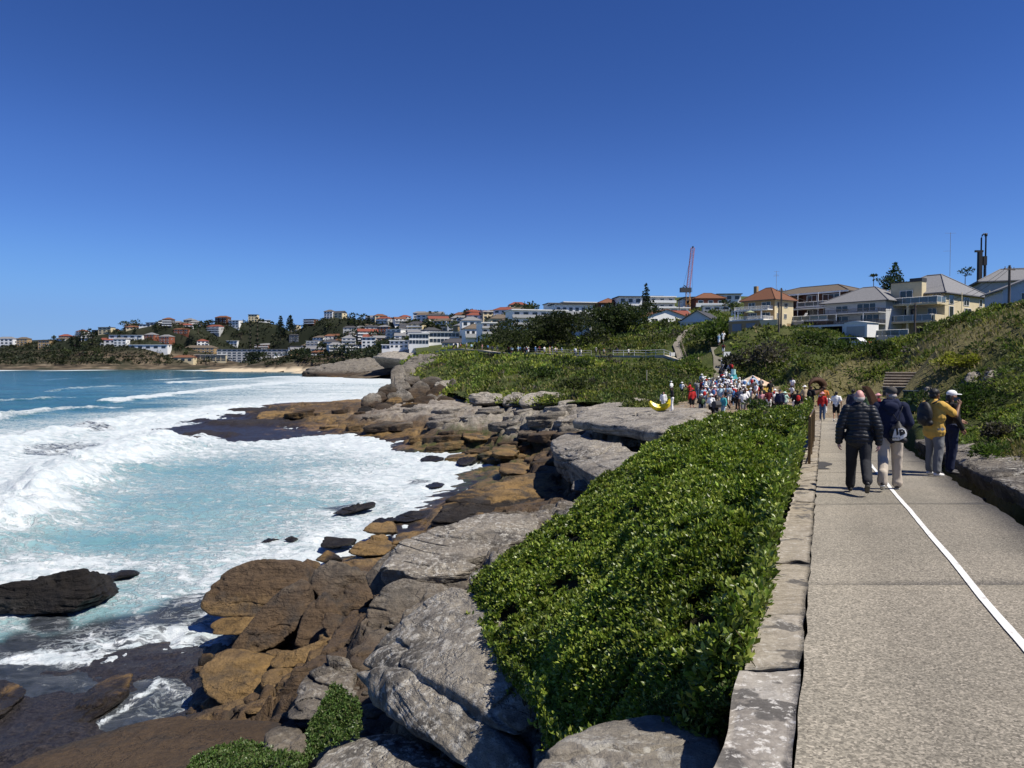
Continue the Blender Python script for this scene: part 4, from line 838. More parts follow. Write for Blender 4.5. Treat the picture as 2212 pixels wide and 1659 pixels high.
# ---- scrub on the slopes: mounds of leaves
CLIFFPATH = [atY(*p) for p in ((945,748,206),(1000,752,200),(1050,757,192),(1100,762,180),(1150,768,172),(1200,775,166),(1260,780,160),(1330,781,154),(1400,776,148),(1440,770,146),(1475,770,142),(1500,777,138),(1530,790,122),(1552,800,110),(1556,830,100),(1560,846,92))]; NCP = 13
STEPS2 = [atY(*p) for p in ((1545,778,120),(1480,745,138),(1462,738,150),(1490,715,165),(1520,690,180))]
def pdist(X, Y, pts):
    d = np.full(np.shape(X), 9e9)
    for a, b in zip(pts, pts[1:]):
        ex, ey = b[0] - a[0], b[1] - a[1]; t = np.clip(((X - a[0]) * ex + (Y - a[1]) * ey) / (ex*ex + ey*ey), 0, 1); d = np.minimum(d, np.hypot(X - a[0] - t*ex, Y - a[1] - t*ey))
    return d
STAIR = [(atY(1900, 880, 40)), (atY(1985, 815, 44))]
def vegok(X, Y):
    ok = ~inpoly(X, Y, PLAZA) & (pdist(X, Y, CLIFFPATH) > 1.0 + .012 * Y) & (pdist(X, Y, STEPS2) > 1.3)
    ok &= np.where(Y < 40, X > xr(Y) + 1.5, X > np.interp(Y, [40, 48, 56, 66, 74, 84, 98, 120, 150, 175, 205, 300, 450], [15.2, 9, 10.5, 10.5, 9.5, 3.5, -2.5, -9, -17.5, -25, -31, -40, -60]) + 1.)
    ok &= ~((Y < 52) & (X < xr(Y) + 1.6)) & (pdist(X, Y, STAIR) > 1.8)
    return ok
def mounds(name, C, Rr, Hh, cols, Lf, cov=1.5, mat=LEAF, stretch=1.):
    nn = np.maximum((2 * pi * Rr**2 / Lf**2 * cov).astype(int), 12); idx = np.repeat(np.arange(len(C)), nn); N = len(idx)
    d = nz(rng.normal(size=(N, 3))); d[:, 2] = np.abs(d[:, 2]) * 1.1 - .12; d = nz(d)
    rr = Rr[idx] * (.72 + .55 * fbm(d * 2.3 + C[idx], 3, 5)) * (1 - rng.exponential(.07, N))
    p = C[idx] + d * rr[:, None] * np.stack([np.ones(N), np.ones(N), Hh[idx]], -1)
    A = nz(d + rng.normal(0, .55, (N, 3)) + np.array([0, 0, .25])); L = Lf[idx] * rng.uniform(.6, 1.3, N)
    c = cols[idx] * (1 + rng.normal(0, .22, (N, 1))) * (1 + .35 * fbm(p * (1.2 / Lf[idx][:, None] * .12), 2, 6)[:, None]); c = np.clip(c, .006, .5)
    return leafmesh(name, p, A, L, L * .3 / stretch, c, mat, False)
GP = np.array([(.11, .13, .034), (.09, .13, .03), (.06, .082, .025), (.13, .152, .036), (.16, .168, .046), (.075, .108, .028)])
def scatter(n, u0, u1, y0, y1, seed):
    g = np.random.default_rng(seed); u = g.uniform(u0, u1, n); Yk = np.exp(g.uniform(math.log(y0), math.log(y1), n)); return u * Yk, Yk, g
tot = 0
for name, n, u0, u1, y0, y1, seed, bright in (('scrub', 2600, .42, .80, 9, 75, 1, 0), ('scrub', 1500, .12, .75, 50, 135, 2, 0), ('scrub', 2100, -.2, .32, 62, 215, 3, 1), ('scrub', 800, -.08, .62, 150, 330, 4, 0), ('scrub', 1500, .27, .60, 76, 124, 12, 0)):
    Xs, Ys, g = scatter(n, u0, u1, y0, y1, seed); k = vegok(Xs, Ys); Xs, Ys = Xs[k], Ys[k]
    dr = np.zeros(len(Xs))
    for px, py, Yk, r in ((1850,840,50,6),(1900,800,60,8),(1800,850,58,8),(1960,770,50,7),(1950,800,45,6),(2180,960,14,2),(2190,985,13,1.5),(1750,846,75,5)):
        ax, ay, _ = atY(px, py, Yk); dr = np.maximum(dr, np.exp(-((Xs-ax)**2 + (Ys-ay)**2 * .4) / r**2))
    kk = (dr < .45) | (g.random(len(Xs)) < .2); Xs, Ys = Xs[kk], Ys[kk]; Zs = hill_z(Xs, Ys)
    Rr = Ys * .0165 * g.uniform(.45, 1.35, len(Xs)); Rr = np.clip(Rr, .2, 2.6); Hh = g.uniform(.5, .85, len(Xs))
    nearh = (Ys > 82) & (Ys < 125) & (Xs / Ys > .27); Rr = np.where(nearh, np.minimum(Rr * .6, .85), Rr)
    mix_ = fb2(Xs, Ys, .05, 3, 40 + seed)[:, None]; cols = GP[g.integers(0, len(GP), len(Xs))] * (1 + .5 * mix_)
    if bright: cols = np.where((fb2(Xs, Ys, .06, 3, 47)[:, None] + (Xs < 6)[:, None] * .25) > .05, cols * np.array([1.55, 1.5, 1.15]), cols)
    gb = g.random(len(Xs)) < .07; cols[gb] = np.array([.085, .078, .06]) * g.uniform(.7, 1.2, (gb.sum(), 1))
    Lf = np.clip(Ys * (.0034 if Ys.mean() > 60 else .0042), .07, .6)
    me = mounds('scrub', np.stack([Xs, Ys, Zs - Rr * Hh * .35], -1), Rr, Hh, cols, Lf * (1.18 if seed in (3, 4) else 1.06), 1.0); tot += len(me.polygons)
    stuff(add(name, me))
# dry grass
for n, u0, u1, y0, y1, seed in ((26000, .38, .72, 9, 85, 8), (9000, -.15, .35, 62, 200, 9)):
    Xs, Ys, g = scatter(n, u0, u1, y0, y1, seed); k = vegok(Xs, Ys) | ((Xs > xr(Ys) + 1.2) & (Ys < 30)); Xs, Ys = Xs[k], Ys[k]; Zs = hill_z(Xs, Ys)
    if seed == 8:
        dr = np.zeros(len(Xs))
        for px, py, Yk, r in ((1850,840,50,6),(1900,800,60,8),(1800,850,58,8),(1960,770,50,7),(1950,800,45,6),(2180,960,14,2),(2190,985,13,1.5),(1750,846,75,6),(1690,852,85,6)):
            ax, ay, _ = atY(px, py, Yk); dr = np.maximum(dr, np.exp(-((Xs-ax)**2 + (Ys-ay)**2 * .4) / r**2))
        k = dr + g.normal(0, .15, len(Xs)) > .35; Xs, Ys, Zs = Xs[k], Ys[k], Zs[k]
    N = len(Xs); Lg = np.clip(.007 * Ys, .16, .7) * g.uniform(.6, 1.4, N); D = nz(g.normal(0, .35, (N, 3)) + np.array([-.25, 0, 1.]))
    c = pick([(.16, .14, .06), (.21, .18, .09), (.12, .12, .045), (.09, .1, .03)], N); me = leafmesh('grass', np.stack([Xs, Ys, Zs - .02], -1), D, Lg, np.clip(Ys * .0011, .012, .2), c, LEAF, False)
    stuff(add('grass', me)); tot += N

BARK = plain('bark', (.12, .095, .07), .9, .1, .4, 6)
def shrub(label, px, py, Yk, w, h, col, L=None, cov=1.6, name='shrub', cat='shrub', group=None):
    if px > 1640 and py < 1050 and px not in (1643, 1733): x, y, z = hit(px, py); Yk = y
    else: x, y, z = atY(px, py, Yk)
    r = w / F * Yk / 2; hh = h / F * Yk; L = L or max(.0046 * Yk, .06); k = 9; g = np.random.default_rng(int(px * 7 + py))
    o = thing(name, label, cat, (x, y, z), group=group); C = g.normal(0, .42, (k, 3)) * np.array([r, r, 0]); C[:, 2] = hh * g.uniform(.2, .55, k); Rr = g.uniform(.45, .7, k) * r
    Rr = np.minimum(Rr, hh * .8)
    stuff(add('crown', mounds('crown', C, Rr, np.full(k, .85), np.array([col] * k) * g.uniform(.8, 1.2, (k, 1)), np.full(k, L), cov), o))
    b = MB()
    for i in range(4): b.bar((0, 0, -.3), tuple(C[i] * .8), max(.012, r * .03), 5, 0, .01)
    b.build('stem', BARK, o); return o
for a in (('grey brown bare looking shrub above the tent sculpture', 1655, 800, 84, 100, 66, (.085, .075, .062)), ('dark grey shrub behind the flight of steps', 1600, 806, 100, 70, 50, (.05, .05, .042)),
          ('bright yellow green bush on the steep slope', 2062, 806, 26, 82, 44, (.2, .2, .035)), ('round dark green bush at the far end of the hedge', 1643, 892, 33, 52, 36, (.04, .065, .018)), ('small low bush at the rail end of the hedge', 1733, 893, 27, 34, 22, (.06, .07, .025)),
          ('large green shrub below the white garage', 1760, 742, 100, 70, 20, (.045, .065, .018)), ('green bushes rounding the hill below the gabled white house', 1560, 745, 140, 130, 52, (.055, .085, .018)), ('green shrub hiding the wheels of the parked car', 1836, 764, 96, 110, 24, (.05, .075, .02)), ('low shrub under the white garages', 1785, 752, 100, 80, 20, (.05, .07, .02)), ('dark shrub at the roadside below the cream flats', 1905, 762, 92, 60, 24, (.035, .05, .017)),
          ('straggly grey shrub near the right edge of the path', 2150, 960, 17, 90, 60, (.055, .05, .04)), ('bushy green shrub beside the ditch ledge', 2130, 1000, 14.5, 80, 60, (.06, .095, .022)), ('dark leafy bush behind the man in yellow', 2075, 900, 19, 130, 80, (.03, .05, .015)),
          ('dull olive shrub left of the dirt plaza', 1240, 850, 84, 70, 36, (.05, .062, .02)), ('tall bush beside the clifftop walkers', 1250, 812, 130, 70, 46, (.038, .058, .018)), ('spreading bush at the bend of the clifftop path', 1200, 830, 118, 80, 42, (.045, .07, .02))):
    shrub(*a)
def tree(label, px, pyb, pyt, w, Yk, col, kind='round', name='tree', group=None, L=None, cov=1.2, zf=None):
    x, y, z = atY(px, pyb, Yk)
    dz_ = 0.
    if zf: z0 = z; z = float(zf(np.array([x]), np.array([y]))[0]); dz_ = z0 - z if kind == 'pine' else 0.
    h = max((pyb - pyt) / F * Yk + dz_, 6. if zf else .5); r = w / F * Yk / 2; g = np.random.default_rng(int(px * 13 + pyb)); L = L or (.0046 if w > 45 else .0026) * Yk
    o = thing(name, label, 'tree', (x, y, z), group=group); b = MB()
    if kind == 'pine':
        nt = 11; C = []; Rr = []
        for i in range(nt):
            t = i / (nt - 1); zz = h * (.16 + .84 * t); q = r * (1 - t)**.75 * .95 + r * .06
            for j in range(6 if t < .8 else 3):
                a = j * pi / 3 + i * .5; C.append((cos(a) * q * .62, sin(a) * q * .62, zz - .02 * h)); Rr.append(q * .42 + .03 * r)
                if Yk < 260: b.bar((0, 0, zz), (cos(a) * q * .9, sin(a) * q * .9, zz + .03 * h), h * .006, 4)
        C = np.array(C); Rr = np.array(Rr); Hh = np.full(len(C), .42 if Yk < 260 else .6); b.bar((0, 0, -1), (0, 0, h), h * .022, 7, 0, h * .004)
    elif kind == 'palm':
        C = np.array([(cos(a) * r * .6, sin(a) * r * .6, h * .9) for a in np.linspace(0, 6.28, 9)[:-1]]); Rr = np.full(8, r * .5); Hh = np.full(8, .5); b.bar((0, 0, -1), (0, 0, h * .9), h * .03, 6, 0, h * .02)
    else:
        k = 16 if w > 60 else (9 if w > 25 else 5); C = np.stack([g.normal(0, .36, k) * r, g.normal(0, .36, k) * r, h * g.uniform(.32, .8, k)], -1); Rr = g.uniform(.3, .5, k) * r; Rr = np.minimum(Rr, h * .34)
        C[:, 2] = np.minimum(C[:, 2], h - Rr * .8); C[0] = (0, 0, h - Rr[0] * .8); Hh = np.full(k, .8); b.bar((0, 0, -1.5), (0, 0, h * .45), h * .035, 7, 0, h * .02)
        for i in range(min(6, k)): b.bar((0, 0, h * .25), tuple(C[i]), h * .018, 5, 0, h * .006)
    cs = np.array([col] * len(C)) * g.uniform(.7, 1.25, (len(C), 1))
    me = mounds('crown', C, Rr, Hh, cs, np.full(len(C), L), cov); stuff(add('crown', me, o)); b.build('trunk', BARK, o); return o
tree('huge dark spreading fig tree over the clifftop path', 1195, 790, 668, 265, 182, (.036, .046, .02), cov=2.2, L=.55)
tree('broad dark fig tree right of the huge one, below the white flats', 1348, 768, 650, 180, 196, (.04, .055, .022), cov=2.2, L=.6)
tree('low dark tree at the left end of the fig trees', 1090, 778, 708, 130, 205, (.042, .056, .022), L=.6, cov=1.8)
tree('dull green tree behind the fig trees beside the small white house', 1440, 735, 690, 60, 200, (.038, .05, .02))
tree('grey green tree in front of the gabled white house', 1450, 745, 712, 70, 175, (.05, .055, .04))
tree('tall narrow pine in front of the hillside houses', 1395, 694, 616, 26, 225, (.02, .036, .02), 'pine', 'pine_tree', L=.7)
tree('broad pine behind the grey roofed white house', 1931, 636, 570, 54, 190, (.025, .045, .02), 'pine', 'pine_tree', L=.6)
tree('small palm next to the broad pine', 1887, 622, 594, 16, 190, (.04, .05, .03), 'palm', 'palm_tree')
tree('dark tree between the palm and the broad pine', 1908, 626, 598, 34, 188, (.03, .045, .018))
tree('dark tree left of the orange roofed house', 1590, 690, 655, 46, 190, (.03, .045, .018))
tree('dark tree behind the rooftops right of the crane', 1565, 668, 648, 40, 260, (.03, .042, .018))
tree('small tree behind the ridge of the cream flats', 2085, 604, 578, 34, 200, (.03, .042, .018))
tree('dark garden tree beside the orange roofed house', 1605, 718, 690, 36, 160, (.028, .042, .016))
# ---------------------------------------------------------------- people
tmps = bpy.data.scenes.new('tmp_fuse')
def tdeps():
    with bpy.context.temp_override(scene=tmps, view_layer=tmps.view_layers[0]):
        d = bpy.context.evaluated_depsgraph_get(); d.update(); return d
def capsule(p0, p1, r0, r1, n=14, sx=1., ax=None):
    p0 = np.array(p0, float); p1 = np.array(p1, float); d = p1 - p0; L = np.linalg.norm(d); d = d / max(L, 1e-6)
    u = np.array(ax if ax is not None else (1, 0, 0), float); u = u - d * (u @ d)
    if np.linalg.norm(u) < .1: u = np.array([0, 1., 0]); u = u - d * (u @ d)
    u /= np.linalg.norm(u); w = np.cross(d, u); rings = []
    for t in (-.98, -.8, -.45, 0): rings.append((p0 + d * t * r0, r0 * math.sqrt(1 - t*t)))
    for t in (0, .45, .8, .98): rings.append((p1 + d * t * r1, r1 * math.sqrt(1 - t*t)))
    a = np.linspace(0, 2*pi, n, endpoint=False); V = np.concatenate([c + np.outer(np.cos(a), u) * r * sx + np.outer(np.sin(a), w) * r for c, r in rings])
    k = len(rings); Fc = [(i*n + j, i*n + (j+1) % n, (i+1)*n + (j+1) % n, (i+1)*n + j) for i in range(k-1) for j in range(n)]
    return V, Fc + [tuple(range(n))[::-1], tuple(range((k-1)*n, k*n))]
def ellipsoid(c, r, rot=None):
    d, Fc = ico(3); V = d * np.array(r)
    if rot is not None: V = V @ np.array(rot.to_matrix()).T
    return V + np.array(c), [tuple(f) for f in Fc]
from mathutils import Euler
def fuse(name, shapes, voxel, smooth=3, mat=None, wr=0, wf=7, fn=None):
    vs_, fs_ = [], []
    for V, Fc in shapes:
        b = len(vs_); vs_ += [tuple(p) for p in V]; fs_ += [tuple(i + b for i in f) for f in Fc]
    me = bpy.data.meshes.new(name); me.from_pydata(vs_, [], fs_); o = bpy.data.objects.new(name, me); tmps.collection.objects.link(o)
    m = o.modifiers.new('r', 'REMESH'); m.mode = 'VOXEL'; m.voxel_size = voxel
    if smooth: m = o.modifiers.new('s', 'SMOOTH'); m.factor = .5; m.iterations = smooth
    dg = tdeps(); r = bpy.data.meshes.new_from_object(o.evaluated_get(dg), depsgraph=dg)
    bpy.data.objects.remove(o); bpy.data.meshes.remove(me); r.name = name
    n = len(r.vertices); co = np.zeros(n * 3, np.float32); r.vertices.foreach_get('co', co); co = co.reshape(-1, 3).astype(float); nm = np.zeros(n * 3, np.float32); r.vertex_normals.foreach_get('vector', nm); nm = nm.reshape(-1, 3)
    if wr: co = co + nm * (np.abs(fbm(co * np.array([wf, wf, wf * .55]), 3, len(name))) * -1.4 + .25)[:, None] * wr
    if fn: co = fn(co, nm)
    if wr or fn: r.vertices.foreach_set('co', co.astype(np.float32).ravel())
    r.polygons.foreach_set('use_smooth', np.ones(len(r.polygons), bool)); r.materials.clear(); r.materials.append(mat); r.update()
    return r
C_ = capsule; E_ = ellipsoid
HEAD = (0, .015, 1.615)
def joints(la=.0, ra=.0, lift=0, arms=None):
    """legs swing by la / ra (forward positive); arms: ((elbow, wrist) left, right)"""
    J = {}
    for s, a, nme in ((-1, la, 'L'), (1, ra, 'R')):
        hip = np.array([.095 * s, 0, .92]); kn = hip + np.array([.012 * s, sin(a) * .44 + .03, -cos(a) * .43]); bk = max(0, -a) * 1.1 + (lift if (s == 1 and a < 0) else 0)
        an = kn + np.array([.01 * s, sin(a - bk) * .43 - .02, -cos(a - bk) * .41]); J['hip' + nme], J['kn' + nme], J['an' + nme] = hip, kn, an; J['pit' + nme] = -bk * .9 + a * .4
    low = min(J['anL'][2], J['anR'][2]) - .085
    for k in J:
        if not k.startswith('pit'): J[k] = J[k] - np.array([0, 0, low])
    J['dz'] = -low
    arms = arms or (((-.27, -.03, 1.14), (-.27, .06, .9)), ((.27, -.03, 1.14), (.27, .06, .9)))
    for k, s in ((0, 'L'), (1, 'R')):
        q = -1 if s == 'L' else 1; J['sh' + s] = np.array([.185 * q, -.01, 1.41 - low]); J['el' + s] = np.array(arms[k][0]) + (0, 0, -low); J['wr' + s] = np.array(arms[k][1]) + (0, 0, -low)
    return J
def foot(an, pitch, r=.042):
    c, s = cos(pitch), sin(pitch); f = lambda y, z: np.array([0, c * y - s * z, s * y + c * z])
    return [C_(an + f(-.045, -.045), an + f(.06, -.05), r, r * .95, sx=.95), C_(an + f(.05, -.055), an + f(.15, -.062), r * .92, r * .7, sx=1.15)]
def person_shapes(J, sleeve='short', leg='long', fat=1., infl=0, hand='mitt', female=False):
    dz = J['dz']; D = np.array([0, 0, dz]); sk, top, bot, sho = [], [], [], []
    h = np.array(HEAD) + D
    sk += [E_(h + (0, 0, .01), (.074, .094, .112)), E_(h + (0, .03, -.055), (.055, .062, .06)), C_(h + (0, -.015, -.05), (0, -.01, 1.42 + dz), .053, .062), E_(h + (0, .098, -.012), (.014, .022, .02)), E_(h + (-.076, 0, -.005), (.012, .024, .032)), E_(h + (.076, 0, -.005), (.012, .024, .032))]
    sk += [C_((0, 0, 1.3 + dz), (0, 0, 1.0 + dz), .09, .09)]
    tw = 1.45 * fat; i = infl
    top += [C_((0, 0, 1.32 + dz), (0, .0, 1.16 + dz), .112 + i, .108 * fat + i, 16, tw), C_((0, .01, 1.16 + dz), (0, 0, .95 + dz), .108 * fat + i, .118 * fat + i, 16, 1.36), C_((-.13, -.01, 1.40 + dz), (.13, -.01, 1.40 + dz), .072 + i, .072 + i), C_((0, -.02, 1.43 + dz), (0, -.012, 1.48 + dz), .075 + i, .066 + i * .5)]
    if female: top += [E_((-.07, .1, 1.27 + dz), (.065, .05, .06)), E_((.07, .1, 1.27 + dz), (.065, .05, .06))]
    for s in 'LR':
        q = -1 if s == 'L' else 1; sh, el, wr = J['sh' + s], J['el' + s], J['wr' + s]; dw = (wr - el) / np.linalg.norm(wr - el)
        sk += [C_(sh, el, .046, .038), C_(el, wr, .039, .027)]
        if hand == 'mitt': sk += [C_(wr, wr + dw * .09, .028, .034, sx=.6), C_(wr + dw * .1, wr + dw * .165, .03, .018, sx=.6), C_(wr + dw * .02 + (0, .02, 0), wr + dw * .08 + (0, .045, 0), .016, .012)]
        if sleeve == 'short': m = sh + (el - sh) * .72; top += [C_(sh, m, .066 + i, .062 + i)]
        elif sleeve == 'long': top += [C_(sh, el, .068 + i, .058 + i), C_(el, wr - dw * .01, .056 + i, .042 + i * .9)]
        hp, kn, an = J['hip' + s], J['kn' + s], J['an' + s]
        sk += [C_(hp, kn, .07, .05), C_(kn + (0, -.012, 0), kn * .6 + an * .4 + (0, -.02, 0), .05, .052), C_(kn * .5 + an * .5, an, .045, .036)]
        bot += [C_((.05 * q, 0, .97 + dz), hp, .112 + i, .105 + i, sx=1.1), C_(hp, kn * .9 + hp * .1, .094 + i, (.066 if leg == 'long' else .082) + i)]
        if leg == 'long': bot += [C_(kn * .9 + hp * .1, an + (0, -.01, .03), .067 + i, .056 + i)]
        elif leg == 'skirt': bot += [C_((0, 0, .95 + dz), (.05 * q, 0, .55 + dz), .12, .15)]
        sho += [foot(an, J['pit' + s])]
    return sk, top, bot, sho
def finger_hand(wr, d, palm, q, curl=.5, sc=1.):
    """palm, four unequal fingers and a thumb; d points along the hand, palm is the way the palm faces"""
    d = np.array(d, float); d /= np.linalg.norm(d); p = np.array(palm, float); p -= d * (p @ d); p /= np.linalg.norm(p); sdir = np.cross(d, p) * q; out = []
    out += [C_(wr - d * .02, wr + d * .025, .026 * sc, .03 * sc, sx=.75, ax=p), C_(wr + d * .03 + sdir * .015, wr + d * .085 + sdir * .022, .024 * sc, .022 * sc, sx=.6, ax=p), C_(wr + d * .03 - sdir * .016, wr + d * .08 - sdir * .024, .023 * sc, .02 * sc, sx=.6, ax=p)]
    for k, (o, L) in enumerate(((.030, .068), (.011, .078), (-.009, .072), (-.028, .056))):
        b = wr + d * (.088 - abs(k - 1.3) * .004) + sdir * o; c1 = curl * .8; m = b + (d * cos(c1) + p * sin(c1)) * L * .5; c2 = curl * 2; e = m + (d * cos(c2) + p * sin(c2)) * L * .5
        out += [C_(b - d * .015, m, .0098 * sc, .009 * sc), C_(m, e, .009 * sc, .0075 * sc)]
    b = wr + d * .03 + sdir * .028; m = b + (d * .6 + sdir * .65 + p * .35) * .036; e = m + (d * .85 + sdir * .2 + p * .45) * .032
    return out + [C_(b, m, .0125 * sc, .0105 * sc), C_(m, e, .0105 * sc, .0085 * sc)]
SKIN = {'fair': plain('skin_fair', (.48, .27, .2), .55, .35, .08, 8), 'tan': plain('skin_tan', (.33, .18, .11), .55, .35, .08, 8), 'brown': plain('skin_brown', (.14, .075, .045), .5, .35, .08, 8)}
PINK = plain('skin_pink', (.55, .29, .25), .5, .4, .1, 12)
CLOTH = {'white': (.78, .78, .77), 'black': (.016, .016, .018), 'grey': (.2, .2, .21), 'navy': (.018, .024, .055), 'red': (.42, .025, .025), 'blue': (.06, .16, .38), 'pale blue': (.35, .5, .62), 'beige': (.42, .34, .24), 'green': (.09, .14, .07), 'pink': (.6, .3, .32), 'yellow': (.6, .38, .08), 'maroon': (.14, .02, .025), 'denim blue': (.07, .11, .19), 'brown': (.12, .075, .045), 'teal': (.08, .38, .4), 'mint': (.45, .65, .55), 'orange': (.6, .2, .05)}
def cloth(c): return plain('cloth_' + c.replace(' ', '_'), CLOTH[c], .85, .2, .12, 9)

# ---- four people in front, modelled closely
def place_on_path(o, px, Yk, dz=0):
    x = (px - CXP) / F * Yk * 1.0; x = ray(px, 900)[0] * Yk; o.location = (x, Yk, float(zp(Yk)) + .012 + dz)
def shoes(o, sho, mat, sole, vox=.009, name='shoe', mats=None):
    for sh in sho: add(name, fuse(name, sh, vox, 2, mat), o)
RZ = -.40
# man in the puffer jacket
J = joints(.20, -.26, .35, (((-.285, -.04, 1.12), (-.305, .02, .855)), ((.285, -.05, 1.12), (.30, .0, .855))))
sk, top, bot, sho = person_shapes(J, 'long', 'long', 1.12, .022, None)
for s, q in (('L', -1), ('R', 1)): sk += finger_hand(J['wr' + s], J['wr' + s] - J['el' + s], (-q, .3, 0), -q, .55)
o = thing('person', 'person with a bald pink head in a black quilted puffer jacket, walking away', 'person', rz=RZ)
place_on_path(o, 1856, 11.8); o.scale = (.955,) * 3
add('body', fuse('body', sk, .0072, 2, PINK), o)
def quilt(co, nm):
    z = co[:, 2] + .012 * vn(co * np.array([6, 6, 2]), 4); g = np.abs(np.sin(z * pi / .062)); k = sst(.98, 1.05, co[:, 2]) * 0 + 1
    return co + nm * (.011 * (g**.55) - .008 + .006 * fbm(co * 14, 3, 4))[:, None] * k[:, None]
dz = J['dz']
jk = top + [C_((0, 0, .98 + dz), (0, 0, .90 + dz), .158, .155, 18, 1.4), C_((-.06, -.02, 1.46 + dz), (.06, -.02, 1.46 + dz), .075, .075)]
t = NT('puffer', .5, .35); PUFF = t.out(t.ramp(t.noise(t.pos(), 18, 5), [(.3, (.007, .008, .012)), (.7, (.013, .015, .021))]))
add('jacket', fuse('jacket', jk, .010, 2, PUFF, fn=quilt), o)
add('trousers', fuse('trousers', bot, .011, 3, plain('trouser_black', (.022, .023, .027), .8, .2), wr=.010, wf=9), o)
for k, sh in enumerate(sho): add('shoe', fuse('shoe', sh, .008, 2, plain('shoe_black', (.02, .02, .022), .6)), o)
an = J['anR']; pi_ = J['pitR']; f = lambda y, z: an + np.array([0, cos(pi_) * y - sin(pi_) * z, sin(pi_) * y + cos(pi_) * z])
add('sole', fuse('sole', [C_(f(-.05, -.088), f(.15, -.092), .016, .014, sx=2.5)], .007, 1, plain('sole_dark', (.09, .085, .07), .8)), o)
h = np.array(HEAD) + (0, 0, dz)
GREYHAIR = plain('hair_grey', (.35, .32, .3), .9, .2, .25, 60)
add('hair', fuse('hair', [E_(h + (0, -.055, -.028), (.068, .05, .05)), E_(h + (-.062, -.015, -.02), (.02, .05, .04)), E_(h + (.062, -.015, -.02), (.02, .05, .04))], .008, 2, GREYHAIR), o)
# man in the navy hoodie
J = joints(-.30, .16, 0, (((-.29, -.06, 1.13), (-.31, .02, .87)), ((.28, .02, 1.14), (.24, .2, 1.02))))
sk, top, bot, sho = person_shapes(J, 'long', 'long', 1.18, .018, None); dz = J['dz']; D = np.array([0, 0, dz])
sk += finger_hand(J['wrL'], J['wrL'] - J['elL'], (1, .3, 0), 1, .45) + finger_hand(J['wrR'], J['wrR'] - J['elR'], (-1, 0, .2), -1, .7)
o = thing('person', 'person in navy hoodie, beige trousers and grey cap with a black and white drawstring bag', 'person', rz=RZ - .04)
place_on_path(o, 1924, 12.25); o.scale = (.985,) * 3
hr = Matrix.Translation(Vector(HEAD) + Vector(D)) @ Matrix.Rotation(.55, 4, 'Z') @ Matrix.Translation(-Vector(HEAD) - Vector(D))
def turn(sh): return [(np.array([tuple(hr @ Vector(p)) for p in V]), Fc) for V, Fc in sh]
sk[:6] = turn(sk[:6])
add('body', fuse('body', sk, .0072, 2, SKIN['fair']), o)
hd = top + [C_((0, 0, .97 + dz), (0, 0, .91 + dz), .142, .138, 18, 1.4), C_((-.07, -.06, 1.47 + dz), (.07, -.06, 1.47 + dz), .062, .062), E_((0, -.125, 1.40 + dz), (.115, .05, .085)), C_((-.08, .0, 1.49 + dz), (.08, .0, 1.49 + dz), .055, .055), E_((0, -.13, 1.33 + dz), (.06, .035, .06))]
add('hoodie', fuse('hoodie', hd, .010, 3, plain('hoodie_navy', (.016, .02, .045), .9, .15), wr=.014, wf=6), o)
add('trousers', fuse('trousers', [(V, Fc) for V, Fc in bot] + [C_(J['an' + s] + (0, -.01, .14), J['an' + s] + (0, -.012, .0), .078, .085) for s in 'LR'], .011, 3, plain('trouser_beige', (.46, .40, .33), .85, .2), wr=.016, wf=8), o)
for sh in sho: add('shoe', fuse('shoe', sh, .008, 2, plain('shoe_grey', (.045, .042, .045), .6)), o)
for s in 'LR':
    an = J['an' + s]; p_ = J['pit' + s]; f = lambda y, z: an + np.array([0, cos(p_) * y - sin(p_) * z, sin(p_) * y + cos(p_) * z])
    add('sole', fuse('sole', [C_(f(-.05, -.084), f(.15, -.09), .017, .014, sx=2.5)], .007, 1, plain('sole_white', (.6, .6, .58), .7)), o)
h = np.array(HEAD) + D
add('cap', fuse('cap', turn([E_(h + (0, -.005, .05), (.087, .106, .082)), C_(h + (-.035, .1, .045), (.035, .1, .045) + h, .018, .018), E_(h + (0, .135, .04), (.07, .07, .012))]), .008, 2, plain('cap_grey', (.075, .07, .065), .9, .15)), o)
add('hair', fuse('hair', turn([E_(h + (0, -.05, -.03), (.07, .052, .045))]), .008, 2, GREYHAIR), o)
bag = thing('drawstring_bag', 'black drawstring bag with a white skull like print on the navy hoodie back', 'bag', rz=RZ - .04)
bl = Matrix.Rotation(RZ - .04, 3, 'Z') @ Vector((.11, -.20, .97 + dz)); bag.location = Vector(o.location) + bl
BAGB = plain('bag_black', (.014, .014, .016), .6, .4, .2, 12)
add('sack', fuse('sack', [E_((0, 0, 0), (.135, .075, .115)), C_((0, .01, .06), (0, .03, .17), .08, .02, sx=1.1), C_((-.08, 0, -.1), (.08, 0, -.12), .05, .05)], .009, 3, BAGB, wr=.008, wf=12), bag)
MB().tube([(0, .03, .17), (-.08, .06, .30), (-.14, .1, .42), (-.15, .19, .455)], .005, 6).tube([(0, .03, .17), (.02, .06, .3), (.06, .1, .42), (.06, .19, .455)], .005, 6).build('cord', BAGB, bag, True)
BAGW = plain('bag_white', (.75, .75, .73), .6, .3, .06, 12)
def patch(poly, name, mat, lift):             # printed patch following the curve of the sack
    bm = bmesh.new(); vs2 = [bm.verts.new((x, 0, z)) for x, z in poly]; bm.faces.new(vs2); bmesh.ops.triangulate(bm, faces=bm.faces); bmesh.ops.subdivide_edges(bm, edges=bm.edges, cuts=2, use_grid_fill=False)
    for v in bm.verts: v.co.y = -.075 * math.sqrt(max(.06, 1 - (v.co.x / .142)**2 - (v.co.z / .19)**2)) * 1.02 - lift
    me = bpy.data.meshes.new(name); bm.to_mesh(me); bm.free(); me.materials.append(mat); return add(name, me, bag)
